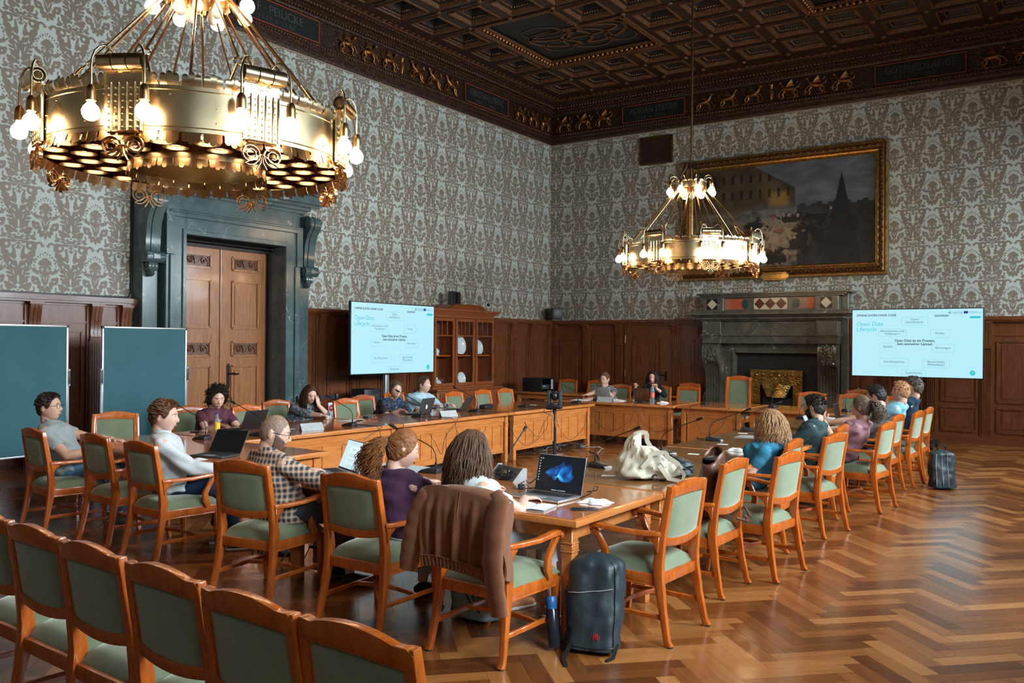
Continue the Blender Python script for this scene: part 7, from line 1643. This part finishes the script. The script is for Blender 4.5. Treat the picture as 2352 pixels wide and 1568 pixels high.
        if hair in ('long', 'bob'):
            for k in range(700 if not far else 220):
                az = rr.choice((-1, 1))*rr.uniform(.75, PI); z = rr.uniform(line(az)*.6+.02, .112); p, d = scalp(az, z); L_ = L*(1 if hair == 'long' else .5)*rr.uniform(.8, 1.08)+z*.7
                lock(b, MH @ (p+d*rr.uniform(.006, .022)), (MH.to_3x3() @ (V((d.x*.9, d.y*.8-.1, -.15-.5*(1-z/.12))))), L_, rr.uniform(.0026, .0050) if not far else rr.uniform(.005, .008), wv*rr.uniform(.6, 1.4), 1.0, 12)
        else:
            zt_ = extra.get('tail', (0, -.115, .045)) if extra else (0, -.115, .045); base = MH @ V(zt_)
            for k in range(170):
                az = rr.uniform(-PI, PI); z = rr.uniform(line(az)+.01, .115); p, d = scalp(az, z); a0 = MH @ (p+d*.009); mid = a0.lerp(base, .5); lo_ = MH.inverted() @ mid; e = V((lo_.x/.086, lo_.y/.106, lo_.z/.130)); e.normalize(); mid = MH @ V((e.x*.086, e.y*.106, e.z*.130))
                b.path([a0, mid, base], [(math.cos(PI*k_/3), math.sin(PI*k_/3)) for k_ in range(6)], scales=[(.0045, .0035), (.0045, .0035), (.003, .003)])
            if hair == 'pony':
                for k in range(520):
                    vel = MH.to_3x3() @ V((rr.uniform(-.45, .45), -.8+rr.uniform(-.2, .3), -.3+rr.uniform(-.9, .4))); lock(b, base+V((rr.uniform(-.015, .015), rr.uniform(-.015, .015), rr.uniform(-.015, .015))), vel, L*rr.uniform(.55, 1.05), rr.uniform(.0026, .0050), wv*rr.uniform(.8, 2.0), .42, 16, .7, 12)
                tb = MB(); tb.sph(zt_, (.020, .014, .020), 10, 8, MH); tb.build('hair_tie', MT['black'], t, M=Minv)
            else: b.sph(zt_, (.045, .04, .042), 14, 10, MH)
        b.build('hair_locks', hm, t, M=Minv, smooth=60)
    if beard: cap(beard, beard*.4, 7, hairmat('beard_hair', beardc or tuple(x*.9 for x in hairc)), 'beard', low=True)
    if lanyard:
        b = MB(); z_ = [nb+up*.035-f*.06, nb+s*.075+up*.02, nb+s*.07+f*.085-up*.05, ch+s*.035+f*.150+up*.02, wa+f*.150+up*.05]
        for q in (-1, 1): pp = [nb+up*.045-f*.05]+[nb+s*q*.072+up*.025, nb+s*q*.065+f*.085-up*.045, ch+s*q*.035+f*(.162 if fem else .150)+up*.0, wa+f*.150+up*.06]; b.path(pp, [(-.009, -.0012), (.009, -.0012), (.009, .0012), (-.009, .0012)], up=f)
        b.build('lanyard', lanyard, t, M=Minv, smooth=60)
    return t, MH, Minv
# cloth materials
def cloth(name, c, var=.12, r_=.9): return plain(name, c, r_, spec=.15, var=var, scale=9, bump=.12, sheen=.05)
def plaid():
    M = Mat('plaid_cloth', .85); v = M.coord('Object'); sp = M.node('ShaderNodeSeparateXYZ'); M.link(v, sp.inputs[0]); X, Y, Z = [S(M.nt, o) for o in sp.outputs]; h = X*1.0+Y*.7
    def st(q, per, w_, o_=0): return (((q*(1/per)+o_).fract()-.5).abs()-w_).step(.04)
    a = st(h, .042, .25); b_ = st(Z, .042, .25); a2 = st(h, .042, .035, .5); b2 = st(Z, .042, .035, .5); c = M.mix((a+b_)*.5, (.52, .30, .17), (.020, .040, .060)); c = M.mix(a2.max(b2)*.65, c, (.60, .62, .60)); M.set('Base Color', c); return M.m
def printed(name, cols, sc=24, base=(.01, .012, .02), thr=.5):
    M = Mat(name, .8); v = M.coord('Object'); n = M.node('ShaderNodeTexVoronoi'); M.link(v, n.inputs['Vector']); n.inputs['Scale'].default_value = sc; sp = M.node('ShaderNodeSeparateColor'); M.link(n.outputs['Color'], sp.inputs[0])
    k = len(cols); c = M.ramp(sp.outputs[0], [(i/k, q) for i, q in enumerate(cols)], 'CONSTANT'); d = (S(M.nt, n.outputs['Distance'])*sc*.04-.016*thr); w_ = M.noise(v, sc*2.2, 3, .6, 1.0); M.set('Base Color', M.mix((w_-.5).step(.03)*thr*1.6 if thr < 1 else 0.0, c, base)); return M.m
def striped():
    M = Mat('navy_white_stripes', .8); v = M.coord('Object'); w_ = M.noise(v, 6, 2); sp = M.node('ShaderNodeSeparateXYZ'); M.link(v, sp.inputs[0]); Z = S(M.nt, sp.outputs[2])+w_*.02+S(M.nt, sp.outputs[0]).abs()*.25
    M.set('Base Color', M.mix((((Z*(1/.026)).fract()-.5).abs()-.14).step(.05), (.010, .014, .030), (.70, .72, .74))); return M.m
JEAN = cloth('blue_denim', (.10, .22, .34), .25); DARKJ = cloth('dark_navy_trousers', (.012, .025, .055)); DGREY = cloth('charcoal_trousers', (.045, .050, .055)); BLKT = cloth('black_trousers', (.012, .012, .014)); CREAM = cloth('pale_grey_trousers', (.40, .43, .42)); WHT = cloth('white_cloth', (.50, .53, .54), .06); LANW = plain('white_lanyard', (.72, .76, .80), .6)
TORT = plain('tortoise_rims', (.12, .035, .01), .25); WIRE = plain('thin_wire', (.25, .22, .20), .3, .8)
blk = (plain('black_shoe', (.012, .012, .015), .5), plain('brown_sole', (.10, .06, .035), .6)); org = (plain('orange_suede', (.60, .22, .09), .8), plain('white_rubber', (.60, .56, .50), .6)); gry = (plain('grey_trainer', (.10, .10, .11), .6), plain('pale_sole', (.5, .5, .5), .6))
up_ = (0, 0, 1); zt = TZ+.030
# arms: (wrist, direction, back-of-hand, elbow hint, curl) for left then right
person('man in grey polo shirt and jeans at far left, facing right in profile', (-8.33, 4.58), -42, (-8.42, 4.42, 1.155), -56, 3, shirt=cloth('grey_pique', (.27, .30, .30)), sleeve=.62, trousers=(JEAN, 1), hair='short', hairc=(.030, .016, .010), skin=SK2,
       arms=[((-7.98, 4.98, .80), (.8, .5, -.1), up_, None, .4), ((-7.93, 4.62, .76), (.85, .5, 0), up_, None, .4)], glasses=MT['blackm'], collar=cloth('grey_collar', (.24, .27, .27)), shoes=gry, shirtwr=.006)
person('man in white shirt with auburn-brown hair, seen from behind at the left', (-6.62, 4.56), -34, (-6.63, 4.46, 1.16), -50, -6, shirt=WHT, sleeve=1.92, trousers=(DARKJ, 1), hair='messy', hairc=(.115, .045, .018), skin=SK3,
       arms=[((-6.52, 4.90, .72), (.6, .8, 0), up_, (0, -.2, -1), .3), ((-6.20, 4.74, .715), (.85, .5, 0), up_, (0, -.5, -1), .3)], shoes=gry, shirtwr=.006, collar=WHT, hem=.02)
person('curly-haired woman in a maroon top typing on a black laptop', (-9.25, 6.82), -97, (-9.08, 6.84, 1.10), -112, -14, fem=True, shirt=printed('maroon_top', [(.085, .018, .030)]*6+[(.10, .02, .035)], 30, (.085, .018, .030)), sleeve=.55, trousers=(BLKT, 1), hair='curly', hairc=(.022, .012, .008), skin=SK3,
       arms=[((-8.74, 6.98, .81), (.9, -.2, -.15), up_, None, .35), ((-8.74, 6.64, .81), (.9, .25, -.15), up_, None, .35)], lanyard=LANW, shoes=blk, eyes='down', beard=0)
person('long-haired woman in a colourful floral blouse, hand over her mouth', (-9.42, 8.40), -98, (-9.16, 8.44, 1.075), -112, -22, fem=True, shirt=printed('floral_blouse', [(.03, .16, .20), (.35, .10, .08), (.02, .03, .06), (.45, .50, .50), (.04, .28, .32), (.30, .22, .20), (.01, .02, .04), (.5, .3, .25)], 34, (.10, .14, .18), .55), sleeve=1.35, trousers=(BLKT, 1), hair='long', hairc=(.070, .028, .014), skin=SK3,
       arms=[((-9.02, 8.46, .935), (-.12, -.02, 1), (1, -.1, .2), (0.4, .9, -1), .15), ((-8.58, 8.30, .80), (.8, .45, -.1), up_, None, .9)], lanyard=LANW, shoes=blk, eyes='down', extra={'len': .30, 'wave': .012})
person('woman with a low bun in a dark patterned blouse typing at a laptop', (-9.27, 10.02), -97, (-9.02, 10.05, 1.085), -118, -12, fem=True, shirt=printed('dark_leaf_print', [(.010, .014, .03), (.02, .10, .28), (.16, .07, .03), (.01, .012, .02), (.012, .02, .04)], 40, (.008, .010, .018), .5), sleeve=.75, trousers=(BLKT, 1), hair='bun', hairc=(.10, .060, .034), skin=SK3,
       arms=[((-8.72, 10.20, .81), (.9, -.2, -.15), up_, None, .35), ((-8.74, 9.84, .81), (.9, .2, -.15), up_, None, .35)], lanyard=plain('blue_lanyard', (.10, .28, .50), .6), shoes=blk, extra={'tail': (0, -.112, -.035)}, far=True)
person('man in a light blue shirt with brown hair, looking right', (-9.62, 11.15), -112, (-9.44, 11.22, 1.11), -78, 2, shirt=cloth('light_blue_shirt', (.38, .52, .60), .05), sleeve=1.9, trousers=(DGREY, 1), hair='short', hairc=(.10, .055, .028), skin=SK3,
       arms=[((-8.98, 11.30, .80), (.9, 0, 0), up_, None, .35), ((-8.98, 11.0, .80), (.9, .1, 0), up_, None, .35)], lanyard=LANW, shoes=blk, collar=cloth('blue_collar', (.40, .54, .62)), far=True)
person('bald man with glasses and beard in a plaid shirt, seen from behind', (-5.02, 4.36), -8, (-5.02, 4.28, 1.135), -44, -14, shirt=plaid(), sleeve=1.38, trousers=(DGREY, 1), hair='stubble', hairc=(.30, .19, .14), skin=SK1, beard=.0030, beardc=(.17, .10, .075),
       arms=[((-5.20, 4.78, .795), (.5, .9, 0), up_, None, .4), ((-4.62, 4.68, .80), (-.1, 1, .05), (.3, 0, 1), (.9, -.2, -.8), .6)], glasses=MT['blackm'], shoes=(blk[0], blk[1]), shirtwr=.005, hem=.06, collar=plaid(), legdir=28)
person('woman with a wavy copper ponytail in a purple top, seen from behind', (-3.92, 4.42), -6, (-3.91, 4.43, 1.085), -30, -16, fem=True, shirt=cloth('purple_cotton', (.075, .030, .065)), sleeve=.42, trousers=(CREAM, 1), hair='pony', hairc=(.24, .085, .028), skin=SK3,
       arms=[((-4.05, 4.86, .80), (.2, 1, 0), up_, None, .4), ((-3.60, 4.84, .80), (-.1, 1, 0), up_, (.9, -.1, -.6), .4)], shoes=blk, extra={'len': .36, 'wave': .024, 'tail': (0, -.108, .035)})
person('woman with long brown hair and glasses in a white top, hand on laptop', (-3.30, 4.50), -18, (-3.36, 4.46, 1.105), -32, -14, fem=True, shirt=cloth('off_white_top', (.50, .53, .51), .05), sleeve=.70, trousers=(WHT, 0), hair='long', hairc=(.115, .055, .028), skin=SK3,
       arms=[((-3.52, 4.90, .80), (.1, 1, .1), up_, None, .4), ((-3.14, 4.76, .795), (.35, .9, -.05), up_, (1, -.2, -.6), .28)], glasses=TORT, shoes=org, extra={'len': .26, 'wave': .014})
person('woman with glasses in a striped top, chin on hand, at the far table', (-8.45, 15.85), 182, (-8.47, 15.78, 1.10), 176, -6, fem=True, far=True, shirt=striped(), sleeve=.45, trousers=(BLKT, 1), hair='short', hairc=(.13, .065, .040), skin=SK3,
       arms=[((-8.36, 15.55, .93), (-.25, -.15, 1), (0, -1, .3), (1, .2, -1), .9), ((-8.62, 15.30, .80), (-.1, -1, 0), up_, None, .35)], glasses=WIRE, shoes=blk)
person('dark-haired woman in black jacket speaking with raised hands', (-7.55, 15.92), 178, (-7.42, 15.85, 1.16), 186, -10, fem=True, far=True, shirt=cloth('black_blazer', (.012, .012, .015)), sleeve=1.55, trousers=(BLKT, 1), hair='long', hairc=(.020, .010, .014), skin=SK3,
       arms=[((-7.20, 15.52, .97), (-.05, -.3, 1), (0, .3, .2), (1, .2, -1), 1.0), ((-7.66, 15.55, .97), (.1, -.2, 1), (0, .3, .2), (-1, .3, -1), 1.1)], shoes=blk, eyes='down', extra={'len': .17, 'wave': .010}, collar=WHT)
person('strawberry-blonde woman in a teal blue T-shirt, hair pinned half up', (-2.70, 7.84), 92, (-2.50, 7.84, 1.085), 72, -8, fem=True, shirt=cloth('teal_blue_tee', (.035, .17, .27)), sleeve=.58, trousers=(DARKJ, 1), hair='bob', hairc=(.36, .19, .085), skin=SK3,
       arms=[((-2.86, 7.62, .735), (-1, .1, 0), up_, (.4, -.3, -1), .35), ((-2.90, 8.00, .735), (-1, -.1, 0), up_, (.2, 0, -1), .35)], shoes=blk, extra={'len': .34, 'wave': .016})
person('bearded man with round glasses in a dark green shirt', (-2.72, 9.64), 92, (-2.60, 9.62, 1.145), 80, -4, shirt=cloth('dark_green_twill', (.030, .055, .055)), sleeve=1.9, trousers=(BLKT, 1), hair='short', hairc=(.028, .020, .016), skin=SK3, beard=.007,
       arms=[((-3.00, 9.45, .88), (-1, .3, .3), up_, None, .6), ((-3.05, 9.85, .82), (-1, 0, .1), up_, None, .5)], glasses=WIRE, shoes=blk, collar=cloth('green_collar', (.03, .055, .055)))
person('woman with a curly blond-brown ponytail in a dusty pink T-shirt', (-2.48, 10.32), 88, (-2.28, 10.36, 1.115), 74, -6, fem=True, shirt=cloth('dusty_pink_tee', (.31, .15, .17)), sleeve=.6, trousers=(cloth('dark_denim', (.035, .05, .06), .3), 1), hair='pony', hairc=(.13, .085, .055), skin=SK3,
       arms=[((-2.66, 10.24, .95), (-.25, .05, 1), (-.3, -1, .2), (-.6, -.6, -1), .8), ((-3.02, 10.55, .80), (-1, .1, 0), up_, None, .4)], glasses=WIRE, lanyard=None, shoes=blk, extra={'len': .26, 'wave': .026, 'tail': (0, -.105, .055)})
person('dark-haired young man in a grey T-shirt, right-hand row', (-2.62, 11.62), 90, (-2.38, 11.62, 1.19), 80, -14, far=True, shirt=cloth('mid_grey_tee', (.13, .13, .14)), sleeve=.6, trousers=(BLKT, 1), hair='short', hairc=(.018, .016, .016), skin=SK3,
       arms=[((-3.08, 11.45, .80), (-1, 0, 0), up_, None, .4), ((-3.08, 11.80, .80), (-1, 0, 0), up_, None, .4)], shoes=blk)
person('strawberry-blond young man in a light blue T-shirt, right-hand row', (-2.50, 12.42), 90, (-2.24, 12.42, 1.215), 78, 2, far=True, shirt=cloth('light_blue_tee', (.19, .38, .48)), sleeve=.6, trousers=(DARKJ, 1), hair='fade', hairc=(.45, .22, .10), skin=SK3,
       arms=[((-2.98, 12.22, .78), (-1, 0, 0), up_, None, .4), ((-2.98, 12.6, .80), (-1, 0, 0), up_, None, .4)], shoes=blk)
person('curly-haired young man in a navy top, farthest of the right-hand row', (-2.48, 13.22), 90, (-2.22, 13.22, 1.25), 84, 0, far=True, shirt=cloth('navy_top', (.012, .030, .050)), sleeve=1.8, trousers=(BLKT, 1), hair='messy', hairc=(.09, .065, .050), skin=SK3,
       arms=[((-2.98, 13.02, .80), (-1, 0, 0), up_, None, .4), ((-2.98, 13.4, .80), (-1, 0, 0), up_, None, .4)], shoes=blk)
